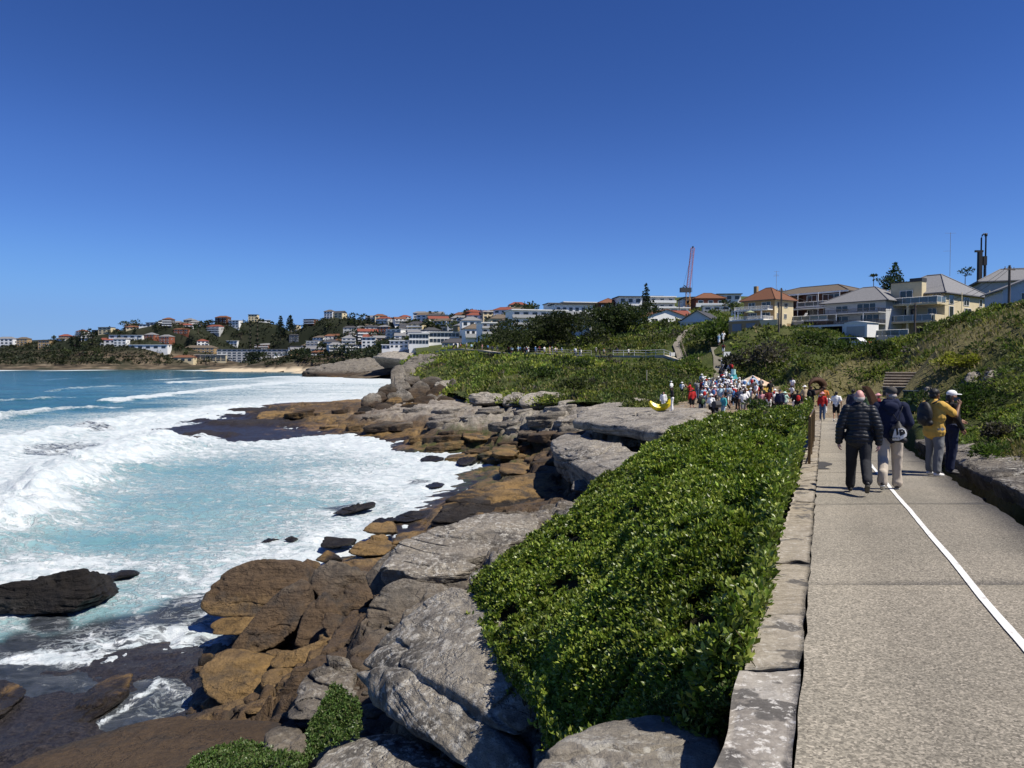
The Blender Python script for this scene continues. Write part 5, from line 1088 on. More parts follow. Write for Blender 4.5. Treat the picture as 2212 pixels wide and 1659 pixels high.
patch([(-.10, -.125), (-.085, -.06), (-.07, .02), (-.05, .075), (-.035, .02), (-.03, -.045), (0, -.02), (-.01, .07), (.05, .08), (.095, .06), (.12, .0), (.115, -.05), (.06, -.09), (0, -.125)], 'print', BAGW, .006)
patch([(.0, .055), (.05, .068), (.085, .045), (.098, -.005), (.05, -.03), (.025, -.05), (.012, -.02)], 'print', BAGB, .009)
patch([(.038, .035), (.052, .04), (.056, .026), (.044, .022)], 'print', BAGW, .012)
def lettering(txt, size, mat, parent, loc, rot, name='lettering'):
    cu = bpy.data.curves.new(name, 'FONT'); cu.body = txt; cu.size = size; cu.align_x = 'CENTER'; cu.align_y = 'CENTER'; cu.extrude = .0008
    to = bpy.data.objects.new(name, cu); tmps.collection.objects.link(to); dg = tdeps(); me = bpy.data.meshes.new_from_object(to.evaluated_get(dg)); bpy.data.objects.remove(to)
    me.materials.clear(); me.materials.append(mat); return add(name, me, parent, loc, rot=rot)
lettering('AM12', .05, BAGB, bag, (-.035, -.073, -.088), (pi / 2 + .25, 0, -.12))
# man in the yellow tee photographing with his phone
J = joints(.04, -.03, 0, (((-.26, .16, 1.2), (-.12, .38, 1.36)), ((.28, .25, 1.2), (.13, .5, 1.4))))
sk, top, bot, sho = person_shapes(J, 'short', 'long', 1.2, .022, None); dz = J['dz']
for s, q in (('L', -1), ('R', 1)): sk += finger_hand(J['wr' + s], np.array([.02 * -q, .25, .5]), (-q, .1, 0), q, .9)
o = thing('person', 'person in yellow T shirt and grey sweatpants holding up a phone beside the ditch', 'person', rz=-1.25); place_on_path(o, 2018, 14.35); o.scale = (.97,) * 3
add('body', fuse('body', sk, .0072, 2, SKIN['brown']), o)
t = NT('yellow_tee', .85, .2); YEL = t.out(t.ramp(t.noise(t.pos(), 9, 4), [(.3, (.50, .30, .065)), (.7, (.58, .36, .085))]))
add('shirt', fuse('shirt', top + [C_((0, 0, 1.02 + dz), (0, 0, .88 + dz), .15, .172, 18, 1.34)], .010, 3, YEL, wr=.022, wf=6), o)
add('trousers', fuse('trousers', bot + [C_(J['kn' + s], J['an' + s] + (0, 0, .05), .085, .07) for s in 'LR'], .011, 3, plain('sweat_grey', (.17, .175, .18), .9, .15), wr=.018, wf=7), o)
for sh in sho: add('shoe', fuse('shoe', sh, .008, 2, plain('shoe_white', (.7, .7, .69), .6)), o)
h = np.array(HEAD) + (0, 0, dz); HAIRB = plain('hair_black', (.012, .011, .011), .6, .4, .3, 40)
add('hair', fuse('hair', [E_(h + (0, -.022, .045), (.09, .1, .085)), E_(h + (0, -.06, -.02), (.08, .055, .07))], .008, 2, HAIRB, wr=.008, wf=30), o)
ph = thing('phone', 'dark phone held up by the person in yellow', 'phone', rz=-1.25); pl_ = Matrix.Rotation(-1.25, 3, 'Z') @ Vector((.02, .56, 1.47 + dz)); ph.location = Vector(o.location) + pl_
MB().box(-.075, .075, -.004, .004, -.037, .037).build('case', plain('phone_black', (.01, .01, .012), .3), ph, rot=(0, 0, 0)); MB().box(-.07, .07, -.0055, -.0042, -.033, .033).build('screen', plain('phone_screen', (.02, .03, .05), .1), ph)
bp = thing('backpack', 'black backpack on the back of the person in yellow', 'backpack', rz=-1.25); bp.location = Vector(o.location) + Matrix.Rotation(-1.25, 3, 'Z') @ Vector((0, -.24, 1.2 + dz))
add('pack', fuse('pack', [E_((0, 0, 0), (.16, .1, .24)), E_((0, -.06, -.08), (.12, .07, .12)), C_((-.1, .02, -.17), (.1, .02, -.17), .06, .06)], .012, 3, BAGB, wr=.01, wf=9), bp)
MB().tube([(-.1, .08, .2), (-.12, .2, .26), (-.13, .34, .16), (-.13, .36, 0)], .014, 6).tube([(.1, .08, .2), (.12, .2, .26), (.13, .34, .16), (.13, .36, 0)], .014, 6).build('strap', BAGB, bp, True)
# companion in dark clothes with white cap
J = joints(.05, -.04, 0, (((-.24, .12, 1.2), (-.16, .28, 1.1)), ((.25, -.02, 1.16), (.25, .1, .95))))
sk, top, bot, sho = person_shapes(J, 'long', 'long', .95, .012, None, True); dz = J['dz']
for s, q in (('L', -1), ('R', 1)): sk += finger_hand(J['wr' + s], J['wr' + s] - J['el' + s], (-q, .2, 0), -q, .5)
o = thing('person', 'person in dark clothes and white cap just beyond the person in yellow', 'person', rz=-1.6); place_on_path(o, 2054, 14.75); o.scale = (.95,) * 3
add('body', fuse('body', sk, .0075, 2, SKIN['tan']), o); add('shirt', fuse('shirt', top, .012, 3, cloth('black'), wr=.012), o); add('trousers', fuse('trousers', bot, .012, 3, cloth('navy'), wr=.01), o)
for sh in sho: add('shoe', fuse('shoe', sh, .009, 2, plain('shoe_grey', (.045, .042, .045), .6)), o)
h = np.array(HEAD) + (0, 0, dz)
add('cap', fuse('cap', [E_(h + (0, -.005, .055), (.088, .106, .08)), E_(h + (0, .13, .04), (.07, .075, .014))], .009, 2, plain('cap_white', (.78, .78, .78), .8)), o)
add('hair', fuse('hair', [E_(h + (0, -.07, -.05), (.08, .045, .12))], .009, 2, HAIRB), o)

# ---- everybody else: a few poses, dressed one by one
ARMS = {'down': None, 'bent': (((-.27, .0, 1.15), (-.2, .2, 1.16)), ((.27, .0, 1.15), (.2, .2, 1.14))), 'up': (((-.25, .16, 1.28), (-.1, .3, 1.5)), ((.25, .16, 1.28), (.1, .3, 1.5))), 'swing': (((-.26, .1, 1.15), (-.24, .26, 1.0)), ((.26, -.14, 1.16), (.27, -.12, .92))), 'point': (((-.27, -.03, 1.14), (-.27, .06, .9)), ((.36, .14, 1.32), (.48, .34, 1.4)))}
POSES = {}
for nme, a in (('stand', (.03, -.03, 0, ARMS['down'])), ('chat', (.05, -.04, 0, ARMS['bent'])), ('photo', (-.03, .04, 0, ARMS['up'])), ('stride', (.32, -.34, .2, ARMS['swing'])), ('stroll', (-.24, .22, 0, ARMS['swing'])), ('point', (.06, -.1, 0, ARMS['point']))):
    J = joints(*a); d = {}
    for sl, lg in (('short', 'shorts'), ('long', 'long')):
        sk, top, bot, sho = person_shapes(J, sl, lg, 1.05, .014)
        d['top_' + sl] = fuse('shirt', top, .03, 2); d['bot_' + lg] = fuse('trousers', bot, .03, 2)
    d['bot_skirt'] = fuse('skirt', person_shapes(J, 'short', 'skirt', 1, .012)[2], .03, 2)
    d['body'] = fuse('body', sk, .024, 1); d['shoes'] = [fuse('shoe', s_, .02, 1) for s_ in sho]; d['dz'] = J['dz']; POSES[nme] = d
h = np.array(HEAD)
HEADW = {'hair': fuse('hair', [E_(h + (0, -.02, .045), (.088, .1, .083)), E_(h + (0, -.055, -.01), (.078, .055, .07))], .018, 1), 'long hair': fuse('hair', [E_(h + (0, -.02, .045), (.09, .1, .083)), C_(h + (0, -.06, 0), h + (0, -.09, -.22), .085, .06, sx=1.1)], .02, 1),
         'cap': fuse('cap', [E_(h + (0, -.005, .05), (.09, .108, .08)), E_(h + (0, .14, .035), (.075, .08, .022))], .018, 1), 'hat': fuse('hat', [E_(h + (0, 0, .07), (.09, .105, .085)), E_(h + (0, 0, .045), (.19, .2, .024))], .018, 1)}
PACK = fuse('pack', [E_((0, -.23, 1.2), (.15, .1, .21)), E_((0, -.28, 1.12), (.11, .07, .1))], .03, 2)
NP = [0]
def omat(o, m):
    o.material_slots[0].link = 'OBJECT'; o.material_slots[0].material = m
for d in list(HEADW.values()) + [PACK]: d.materials.clear(); d.materials.append(None)
def dressed(pose, loc, rz, top=('white', 'short'), bot=('black', 'shorts'), head=('hair', 'black'), bag=None, skin='fair', sc=1., label='', where='', group='people walking along the coast', parts=True, fem=False):
    d = POSES[pose]; o = thing('person', label, 'person', loc, rz, group); o.scale = (sc * (.92 if fem else 1), sc, sc); o['wx'] = [float(x) for x in loc]
    def p(n, me, m, z=0): q = add(n, me, o, (0, 0, z)); omat(q, m); return q
    p('body', d['body'], SKIN[skin]); p('shirt', d['top_' + top[1]], cloth(top[0])); p('skirt' if bot[1] == 'skirt' else ('shorts' if bot[1] == 'shorts' else 'trousers'), d['bot_' + bot[1]], cloth(bot[0]))
    hm = {'black': HAIRB, 'brown': plain('hair_brown', (.06, .035, .02), .7), 'blond': plain('hair_blond', (.3, .2, .09), .7), 'grey': GREYHAIR}
    p('hair' if 'hair' in head[0] else head[0], HEADW[head[0]], hm[head[1]] if 'hair' in head[0] else cloth(head[1]), d['dz'])
    for s_ in d['shoes']: p('shoe', s_, cloth(rnd.choice(['white', 'black', 'grey', 'white'])))
    if bag: p('backpack', PACK, cloth(bag), d['dz'])
    if not label:
        b = {'shorts': 'shorts', 'long': 'trousers', 'skirt': 'skirt'}[bot[1]]
        lb = f"person in {top[0]} {'shirt' if top[1]=='short' else 'jacket'}, {bot[0]} {b}"
        if 'hair' not in head[0]: lb += f', {head[1]} {head[0]}'
        if bag: lb += f', {bag} backpack'
        o['label'] = lb + ' ' + where
    return o
for d in POSES.values():
    for k, m in d.items():
        for q in (m if isinstance(m, list) else [m]):
            if hasattr(q, 'materials'): q.materials.clear(); q.materials.append(None)
def ground(X, Y): return float(max(hill_z(np.array([X]), np.array([Y]))[0], zp(Y) if Y < 46 else -9, shore_z(np.array([X]), np.array([Y]), True)[0] if X < 11 and Y > 46 and Y < 75 else -9))
def at(px, py, z=5.86):
    x, y, _ = atZ(px, py, z); return (x, y, z)
G1 = 'people on the path near the plaza'
def named(px, py, Yk, *a, **k):
    x, y, z = atY(px, py, Yk); zz = float(zp(Yk)) + .01 if Yk < 47 else (z if 1400 < px < 1456 and Yk < 60 else ground(x, y)); return dressed(a[0], (x, y, zz), a[1], *a[2:], group=G1, **k)
named(1776, 913, 44.5, 'stand', RZ, ('red', 'long'), ('denim blue', 'long'), ('hat', 'pink'), None, 'fair', .97, label='person in red jacket, jeans and wide pink hat at the end of the balustrade', fem=True)
named(1806, 905, 43, 'stroll', RZ, ('white', 'short'), ('black', 'shorts'), ('hair', 'black'), None, 'tan', 1., label='person in white T shirt seen between the balustrade and the puffer jacket')
named(1780, 890, 50, 'stand', RZ, ('orange', 'short'), ('white', 'long'), ('hair', 'brown'), None, 'tan', 1.02, label='person in orange top and white trousers beyond the pink hat')
named(1722, 896, 50, 'stroll', RZ + .3, ('black', 'long'), ('black', 'shorts'), ('hair', 'black'), 'red', 'tan', 1., label='person with bright red backpack crossing the plaza')
named(1738, 890, 53, 'stroll', .3, ('beige', 'long'), ('brown', 'long'), ('hat', 'white'), None, 'fair', .98, label='person in beige coat and white hat beside the red backpack', fem=True)
named(1752, 894, 51, 'chat', -.9, ('black', 'long'), ('black', 'long'), ('hair', 'brown'), 'black', 'fair', 1., label='person all in black with a black backpack right of the beige coat')
named(1684, 896, 50, 'stand', 2.6, ('navy', 'long'), ('black', 'long'), ('cap', 'navy'), None, 'fair', 1.05, label='tall person in navy and black at the curving handrail')
named(1695, 896, 50.5, 'photo', -.5, ('mint', 'long'), ('grey', 'shorts'), ('hat', 'mint'), None, 'fair', .93, label='person in pale mint jacket and mint hat at the curving handrail', fem=True)
named(1606, 890, 52.5, 'stroll', RZ + .4, ('white', 'short'), ('grey', 'shorts'), ('hair', 'black'), None, 'tan', 1.03, label='person in white T shirt with dark back print, foremost in the crowd')
named(1495, 882, 56, 'stand', .2, ('red', 'long'), ('black', 'shorts'), ('hat', 'red'), None, 'fair', 1.0, label='person in red jacket and red hat at the left edge of the crowd')
named(1490, 872, 64, 'photo', 1.2, ('red', 'short'), ('black', 'long'), ('hair', 'black'), None, 'tan', 1.05, label='person in bright red shirt with raised arms behind the red hat')
named(1515, 890, 52, 'chat', .3, ('black', 'long'), ('grey', 'long'), ('cap', 'white'), 'green', 'fair', 1.02, label='person with dark green backpack and grey trousers left in the crowd')
named(1536, 892, 51.5, 'chat', -.4, ('white', 'long'), ('black', 'long'), ('hat', 'white'), 'white', 'fair', 1., label='person in white with a white hat and pale backpack in the crowd', fem=True)
named(1562, 893, 51, 'stand', 2.2, ('teal', 'long'), ('pale blue', 'long'), ('long hair', 'brown'), None, 'fair', .97, label='person in teal top and pale jeans behind the pushchair', fem=True)
named(1628, 886, 54, 'chat', .6, ('beige', 'long'), ('black', 'long'), ('long hair', 'brown'), 'black', 'fair', .98, label='long haired person in beige with a black backpack', fem=True)
named(1660, 884, 55, 'stand', -.2, ('maroon', 'short'), ('white', 'shorts'), ('hair', 'black'), None, 'tan', 1., label='person in maroon shirt and white shorts right in the crowd')
named(1645, 882, 56, 'stroll', 2.8, ('pink', 'short'), ('white', 'skirt'), ('long hair', 'blond'), None, 'fair', .96, label='person in pink top and white skirt right in the crowd', fem=True)
named(1452, 888, 52.5, 'chat', 1.5, ('black', 'long'), ('white', 'long'), ('hair', 'black'), None, 'tan', .98, label='person in black top and white trousers beside the banana sculpture')
named(1433, 887, 54.2, 'stand', 2.9, ('white', 'long'), ('white', 'long'), ('hair', 'black'), None, 'fair', .8, label='person in white standing behind the banana sculpture')
named(1450, 858, 78, 'stand', .8, ('white', 'short'), ('black', 'shorts'), ('cap', 'white'), None, 'tan', 1., label='person in white shirt standing alone at the scrub edge above the banana')
named(1473, 858, 84, 'stand', -.4, ('white', 'short'), ('black', 'long'), ('hat', 'white'), None, 'fair', .95, label='person in white hat standing at the scrub edge left of the crowd')
named(1872, 878, 38, 'stand', 2.9, ('green', 'long'), ('beige', 'long'), ('cap', 'white'), None, 'fair', 1., label='person in grey green jacket and white cap facing back between the two men')
named(1842, 872, 41, 'stand', -.3, ('navy', 'long'), ('navy', 'long'), ('hair', 'black'), None, 'tan', 1.05, label='tall person in navy behind the bald man, left')
named(1853, 872, 42, 'stand', .2, ('white', 'short'), ('black', 'long'), ('hat', 'beige'), None, 'fair', .98, label='person with sun hat behind the bald man')
named(1864, 868, 43.5, 'photo', .2, ('black', 'long'), ('black', 'long'), ('hair', 'black'), None, 'fair', 1.05, label='person in black behind the bald man, right')
named(1897, 880, 36, 'chat', .9, ('maroon', 'long'), ('grey', 'long'), ('hat', 'pink'), None, 'fair', .92, label='person in dark red with pink hat at the foot of the stone steps')
TOPS = [('white', 'short')] * 7 + [('black', 'short')] * 3 + [('grey', 'short')] * 3 + [('navy', 'long'), ('red', 'short'), ('maroon', 'short'), ('blue', 'short'), ('pale blue', 'long'), ('beige', 'short'), ('pink', 'short'), ('black', 'long'), ('white', 'long'), ('grey', 'long'), ('pale blue', 'short')]
BOTS = [('black', 'shorts')] * 4 + [('black', 'long')] * 4 + [('denim blue', 'long')] * 3 + [('denim blue', 'shorts'), ('white', 'shorts'), ('beige', 'shorts'), ('grey', 'shorts'), ('white', 'skirt'), ('beige', 'long'), ('navy', 'shorts'), ('grey', 'long')]
HDS = [('hair', 'black')] * 5 + [('hair', 'brown')] * 3 + [('long hair', 'black'), ('long hair', 'brown'), ('long hair', 'blond'), ('cap', 'white'), ('cap', 'white'), ('cap', 'black'), ('hat', 'white'), ('hat', 'white'), ('hat', 'beige'), ('cap', 'red')]
def anyone(loc, rz, where, group, sc=None):
    fem = rnd.random() < .45
    dressed(rnd.choice(['stand', 'chat', 'photo', 'stride', 'stroll', 'stroll', 'point']), loc, rz, rnd.choice(TOPS), rnd.choice(BOTS), rnd.choice(HDS), rnd.choice([None, None, None, 'black', 'grey', 'red', 'blue']), rnd.choice(['fair', 'fair', 'tan', 'brown']), sc or rnd.uniform(.9, 1.06), '', where, group, fem=fem)
spots = []
def free(x, y, r):
    if all((x - a)**2 + (y - b)**2 > r * r for a, b in spots): spots.append((x, y)); return True
    return False
for o in TAGS:
    if o['category'] == 'person': spots.append((o.location.x, o.location.y))
cnt = 0
while cnt < 108:                                        # the crowd on the plaza
    px = rnd.gauss(1575, 36) if rnd.random() < .78 else rnd.uniform(1620, 1800); py = rnd.uniform(846, 884)
    if not 1505 < px < 1850 or (px > 1640 and py < 860): continue
    x, y, z = at(px, py); 
    if ground(x, y) < 6.5 and free(x, y, .5): anyone((x, y, ground(x, y)), rnd.choice([-.4, -.2, .1, 2.8, 3.1, 1.5, -1.5]) + rnd.uniform(-.4, .4), 'in plaza crowd', 'the crowd on the plaza'); cnt += 1
cnt = 0
while cnt < 20:                                        # climbing away on the steps
    t = rnd.random(); px = 1556 + rnd.uniform(-12, 22) * (1 - t * .6) + (1 - t) * 12; py = 842 - t * 55; Yk = 92 + t * 22
    x, y, z = atY(px, py, Yk)
    if free(x, y, .6): anyone((x, y, ground(x, y)), rnd.uniform(-.4, .5), 'on the steps', 'walkers on the steps behind the crowd'); cnt += 1
def along(pts, s):
    L = [math.dist(a[:2], b[:2]) for a, b in zip(pts, pts[1:])]; q = s * sum(L)
    for (a, b), l in zip(zip(pts, pts[1:]), L):
        if q <= l: k = q / l; return a[0] + (b[0] - a[0]) * k, a[1] + (b[1] - a[1]) * k, math.atan2(b[1] - a[1], b[0] - a[0])
        q -= l
    return (*pts[-1][:2], 0)
for k in range(56):                                    # far walkers on the clifftop path
    s = rnd.choice([rnd.uniform(.02, .3), rnd.uniform(.38, .7), rnd.uniform(.0, .95)]); x, y, a = along(CLIFFPATH[:11], s); x += rnd.uniform(-.5, .5); y += rnd.uniform(-.5, .5)
    if free(x, y, .6): anyone((x, y, ground(x, y) + .05), a - pi / 2 + (pi if rnd.random() < .4 else 0), 'on clifftop path', 'walkers on the clifftop path')
bpy.data.scenes.remove(tmps)
# ---------------------------------------------------------------- houses on the ridge, one by one
GLASSM = plain('window_glass', (.02, .028, .035), .08, .6, .2, 2); WHITEP = plain('white_paint', (.74, .74, .72), .6, .3, .06, 2); CREAM = plain('cream_render', (.60, .51, .33), .8, .2, .08, 1.5)
TANB = plain('tan_brick', (.34, .24, .13), .9, .1, .18, 9); BROWNB = plain('brown_brick', (.085, .042, .03), .9, .1, .25, 9); GREYP = plain('grey_render', (.42, .42, .41), .8, .2, .08, 1.5); DARKP = plain('dark_trim', (.05, .05, .052), .6)
TERRA = plain('terracotta_tile', (.16, .075, .045), .85, .15, .25, 6); GREYT = plain('grey_tile', (.19, .19, .195), .85, .2, .2, 6); BROWNT = plain('brown_tile', (.13, .105, .08), .85, .15, .2, 6); RAILG = plain('rail_glass', (.10, .13, .14), .1, .6)
def win(par, face, a, z, w, h, mull=1, frame=WHITEP, glass=GLASSM, dp=.09):
    """face 'f' front (y=y0) or 's' side (x=x0): window frame with panes as sub-parts"""
    fx, c = face; T = (lambda u, v, zz: (u, c - v, zz)) if fx == 'f' else (lambda u, v, zz: (c + v, u, zz))
    b = MB(); t = .07
    def bx(b, u0, u1, v0, v1, z0, z1):
        V = [T(u, v, zz) for zz in (z0, z1) for u, v in ((u0, v0), (u1, v0), (u1, v1), (u0, v1))]
        b.add(V, [(3, 2, 1, 0), (4, 5, 6, 7), (0, 1, 5, 4), (1, 2, 6, 5), (2, 3, 7, 6), (3, 0, 4, 7)])
    bx(b, a - w/2, a - w/2 + t, .002, dp, z, z + h); bx(b, a + w/2 - t, a + w/2, .002, dp, z, z + h); bx(b, a - w/2 + t, a + w/2 - t, .002, dp, z, z + t); bx(b, a - w/2 + t, a + w/2 - t, .002, dp, z + h - t, z + h)
    for k in range(1, mull + 1): u = a - w/2 + w * k / (mull + 1); bx(b, u - .03, u + .03, .004, dp - .01, z + t, z + h - t)
    f = b.build('window', frame, par); p = MB(); bx(p, a - w/2 + t * .6, a + w/2 - t * .6, .006, dp * .45, z + t * .6, z + h - t * .6); p.build('pane', glass, f); return f
def hip(par, x0, x1, y0, y1, z, hh, mat, ov=.5, rl=.35, name='roof', gut=True):
    X0, X1, Y0, Y1 = x0 - ov, x1 + ov, y0 - ov, y1 + ov; b = MB()
    if (X1 - X0) >= (Y1 - Y0): r0 = ((X0 + (Y1 - Y0) / 2 * (1 - rl * .3)), (Y0 + Y1) / 2); r1 = (X1 - (Y1 - Y0) / 2 * (1 - rl * .3), (Y0 + Y1) / 2); 
    else: r0 = ((X0 + X1) / 2, Y0 + (X1 - X0) / 2 * (1 - rl * .3)); r1 = ((X0 + X1) / 2, Y1 - (X1 - X0) / 2 * (1 - rl * .3))
    V = [(X0, Y0, z), (X1, Y0, z), (X1, Y1, z), (X0, Y1, z), (*r0, z + hh), (*r1, z + hh), (X0, Y0, z - .18), (X1, Y0, z - .18), (X1, Y1, z - .18), (X0, Y1, z - .18)]
    if (X1 - X0) >= (Y1 - Y0): fc = [(0, 1, 5, 4), (1, 2, 5), (2, 3, 4, 5), (3, 0, 4)]
    else: fc = [(0, 1, 4), (1, 2, 5, 4), (2, 3, 5), (3, 0, 4, 5)]
    b.add(V, fc + [(0, 6, 7, 1), (1, 7, 8, 2), (2, 8, 9, 3), (3, 9, 6, 0), (9, 8, 7, 6)]); o = b.build(name, mat, par)
    rb = MB(); lift = .05                              # ridge capping
    for a, c in ((V[4], V[5]), (V[0], V[4]), (V[1], V[5] if (X1-X0) >= (Y1-Y0) else V[4]), (V[2], V[5]), (V[3], V[4] if (X1-X0) >= (Y1-Y0) else V[5])): rb.bar((a[0], a[1], a[2] + lift), (c[0], c[1], c[2] + lift), .11, 5)
    rb.build('ridge_cap', mat, o)
    if gut:
        g = MB(); zz = z - .2
        for p, q in (((X0, Y0), (X1, Y0)), ((X1, Y0), (X1, Y1)), ((X0, Y0), (X0, Y1))): g.bar((*p, zz), (*q, zz), .09, 6)
        g.build('gutter', DARKP, o)
    return o
def railing(par, pts, z, h=1., mat=WHITEP, pane=None, gap=.16, name='railing'):
    o = None; b = MB()
    for p, q in zip(pts, pts[1:]):
        b.bar((*p, z + h), (*q, z + h), .05, 6).bar((*p, z + .1), (*q, z + .1), .03, 4); L = math.dist(p, q); n = max(2, int(L / 1.5))
        for k in range(n + 1): t = k / n; b.bar((p[0] + (q[0]-p[0])*t, p[1] + (q[1]-p[1])*t, z), (p[0] + (q[0]-p[0])*t, p[1] + (q[1]-p[1])*t, z + h), .045, 5)
    o = b.build(name, mat, par)
    for p, q in zip(pts, pts[1:]):
        c = MB(); dx, dy = q[0] - p[0], q[1] - p[1]; L = math.hypot(dx, dy)
        if pane:
            nx, ny = dy / L * .012, -dx / L * .012; c.add([(p[0]+nx, p[1]+ny, z+.15), (q[0]+nx, q[1]+ny, z+.15), (q[0]+nx, q[1]+ny, z+h-.07), (p[0]+nx, p[1]+ny, z+h-.07), (p[0]-nx, p[1]-ny, z+.15), (q[0]-nx, q[1]-ny, z+.15), (q[0]-nx, q[1]-ny, z+h-.07), (p[0]-nx, p[1]-ny, z+h-.07)], [(0,1,2,3), (7,6,5,4), (0,4,5,1), (1,5,6,2), (2,6,7,3), (3,7,4,0)]); c.build('pane', pane, o)
        else:
            n = int(L / gap); [c.bar((p[0]+dx*k/n, p[1]+dy*k/n, z+.1), (p[0]+dx*k/n, p[1]+dy*k/n, z+h-.03), .022, 4) for k in range(n)]; c.build('baluster_row', mat, o)
    return o
HRZ = -math.atan2(.8, .6)
def hbase(name, label, cat, px, py, Yk): x, y, z = atY(px, py, Yk); return thing(name, label, cat, (x, y, z), HRZ, 'houses along the ridge road')
# local frame: the near corner is (0, 0); front runs to -x, side runs to +y
def wallbox(o, x0, x1, y0, y1, z0, z1, mat, name='wall'): return MB().box(x0, x1, y0, y1, z0, z1).build(name, mat, o)
# 1 cream flats with the grey hip roof
o = hbase('apartment_house', 'big cream three storey house with grey hip roof and glass balconies', 'house', 2040, 723, 118); o.scale = (.85, 1.5, .95)
wallbox(o, -12, 0, 0, 10.5, -4, 7.1, CREAM); hip(o, -12, 0, 0, 10.5, 7.12, 3.9, GREYT, .6)
wallbox(o, -9.2, -3.4, -1.0, .02, 5.4, 9.1, CREAM, 'parapet_bay'); MB().box(-9.3, -3.3, -1.1, 0.0, 9.1, 9.25).box(-5.6, -3.3, -1.1, 0, 9.25, 9.7).build('parapet_cap', DARKP, o)
for a, z, w, h in ((-10.4, 5.3, 1.3, 1.6), (-6.2, 5.4, 2.4, 2.3), (-1.4, 5.5, 1.6, 1.4), (-10, 2.6, 2.2, 2), (-6.2, 2.5, 2.4, 2.2), (-2.2, 3.1, 1.6, 1.5), (-9.5, -.4, 2, 1.9), (-4.5, -.4, 2, 1.9)): win(o, ('f', -1.02 if -9 < a < -4 and z > 5 else 0), a, z, w, h)
for a, z, w, h, m in ((1.5, 5.2, 1.1, 1.6, 0), (5.2, 5.2, 1.4, 1.5, 1), (9, 5.3, .8, 1.3, 0), (1.5, 3, 1.1, 1.9, 0), (5.6, 2.9, 1.7, 1.9, 1), (1.4, .1, 1.2, 1.2, 0), (6, .2, 1.4, 1.2, 1)): win(o, ('s', 0), a, z, w, h, m)
for z, dpt, ex in ((5.0, 2.2, .3), (2.0, 2.5, -.4)):
    s = MB().box(-12.4, ex, -dpt, -.01, z, z + .28).build('balcony', CREAM, o); railing(o, [(-12.3, -.1), (-12.3, -dpt + .1), (ex - .1, -dpt + .1), (ex - .1, -.1)], z + .28, 1.05, WHITEP, RAILG)
MB().box(-5.2, -4.8, -2.2, -1.9, -1, 4.98).build('column', CREAM, o); MB().box(-.35, .05, -2.3, -.1, 1.9, 3.3).build('balcony_wall', CREAM, o)
MB().box(-12.6, -1.5, -6.2, -6.0, -1.6, -.3).build('garden_wall', GREYP, o); railing(o, [(-12.5, -6.1), (-1.6, -6.1)], -.3, 1., WHITEP, RAILG, name='fence_rail')
MB().bar((2.9, -.0, -1), (2.95, -.05, 6.9), .06, 6).bar((7.5, -.05, -1), (7.5, -.05, 6.9), .06, 6).build('downpipe', CREAM, o)
an = thing('aerial', 'tall thin television aerial on the cream house roof', 'aerial', tuple(atY(2052, 583, 120))); MB().bar((0, 0, -1), (0, 0, 6.0), .035, 5).bar((-.9, 0, 5.9), (.9, 0, 5.9), .02, 4).bar((-1.1, 0, 3.0), (.1, 0, 3.05), .02, 4).build('mast', plain('aerial_metal', (.25, .25, .26), .5), an)
# 2 white house with grey hip roof and two open garages
o = hbase('house', 'white two storey house with grey hip roof above two dark open garages', 'house', 1913, 705, 120); o.scale = (1, 1, .62)
wallbox(o, -10.5, 0, 0, 9.5, -3, 6.9, plain('pale_grey_render', (.50, .50, .49), .8, .2, .06, 1.5)); hip(o, -10.5, 0, 0, 9.5, 6.92, 4.4, GREYT, .7)
MB().box(-.02, .04, 1.4, 9.5, -2.5, 5.4).build('side_wall', WHITEP, o); MB().box(-.02, .03, .0, 9.5, 5.42, 6.7).build('frieze', GREYP, o)
for a, z, w, h, m in ((-7.4, 4.4, 2.2, 1.6, 1), (-3.2, 4.3, 3.2, 2.0, 2), (-7.4, 1.6, 2.4, 1.6, 1), (-2.6, 1.5, 3.2, 1.8, 2)): win(o, ('f', 0), a, z, w, h, m)
for a, z, w, h in ((2.8, 1.5, 1.2, 1.3), (5.6, 1.5, .8, 1.3), (2.8, .5, 1.4, .2), (2.8, 4.4, 1.4, .2)): win(o, ('s', .045), a, z, w, h, 0)
for z, dpt in ((3.5, 2.6), (.5, 3.0)): MB().box(-12, .1, -dpt, -.01, z, z + .25).build('balcony', GREYP, o); railing(o, [(-11.9, -.1), (-11.9, -dpt + .1), (0, -dpt + .1), (0, -.1)], z + .25, 1., DARKP)
for xx in (-2.4, -7): MB().bar((xx, -2.5, .7), (xx, -2.5, 3.5), .08, 6).build('post', WHITEP, o)
g = MB().box(-12.5, -3.6, -6.0, -3.05, .05, .55).box(-12.5, -12, -6.0, -3.05, -3, .05).box(-8.2, -7.6, -6.0, -3.05, -3, .05).box(-4.0, -3.6, -6, -3.05, -3, .05).box(-12.5, -3.6, -3.2, -3.02, -3, .05).build('garage', WHITEP, o)
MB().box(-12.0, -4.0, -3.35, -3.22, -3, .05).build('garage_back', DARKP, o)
gs = MB().box(-3.3, .4, -6.6, -3.05, -3, .7).build('garage_block', WHITEP, o); MB().box(-2.9, 0, -6.68, -6.6, -2.7, -.2).build('roller_door', GREYP, gs); MB().prism([(-3.5, .7), (-1.45, 1.2), (.6, .7)], -6.7, -3.0, 0, Matrix(((1, 0, 0, 0), (0, 0, 1, 0), (0, 1, 0, 0), (0, 0, 0, 1)))).build('gable', WHITEP, gs)
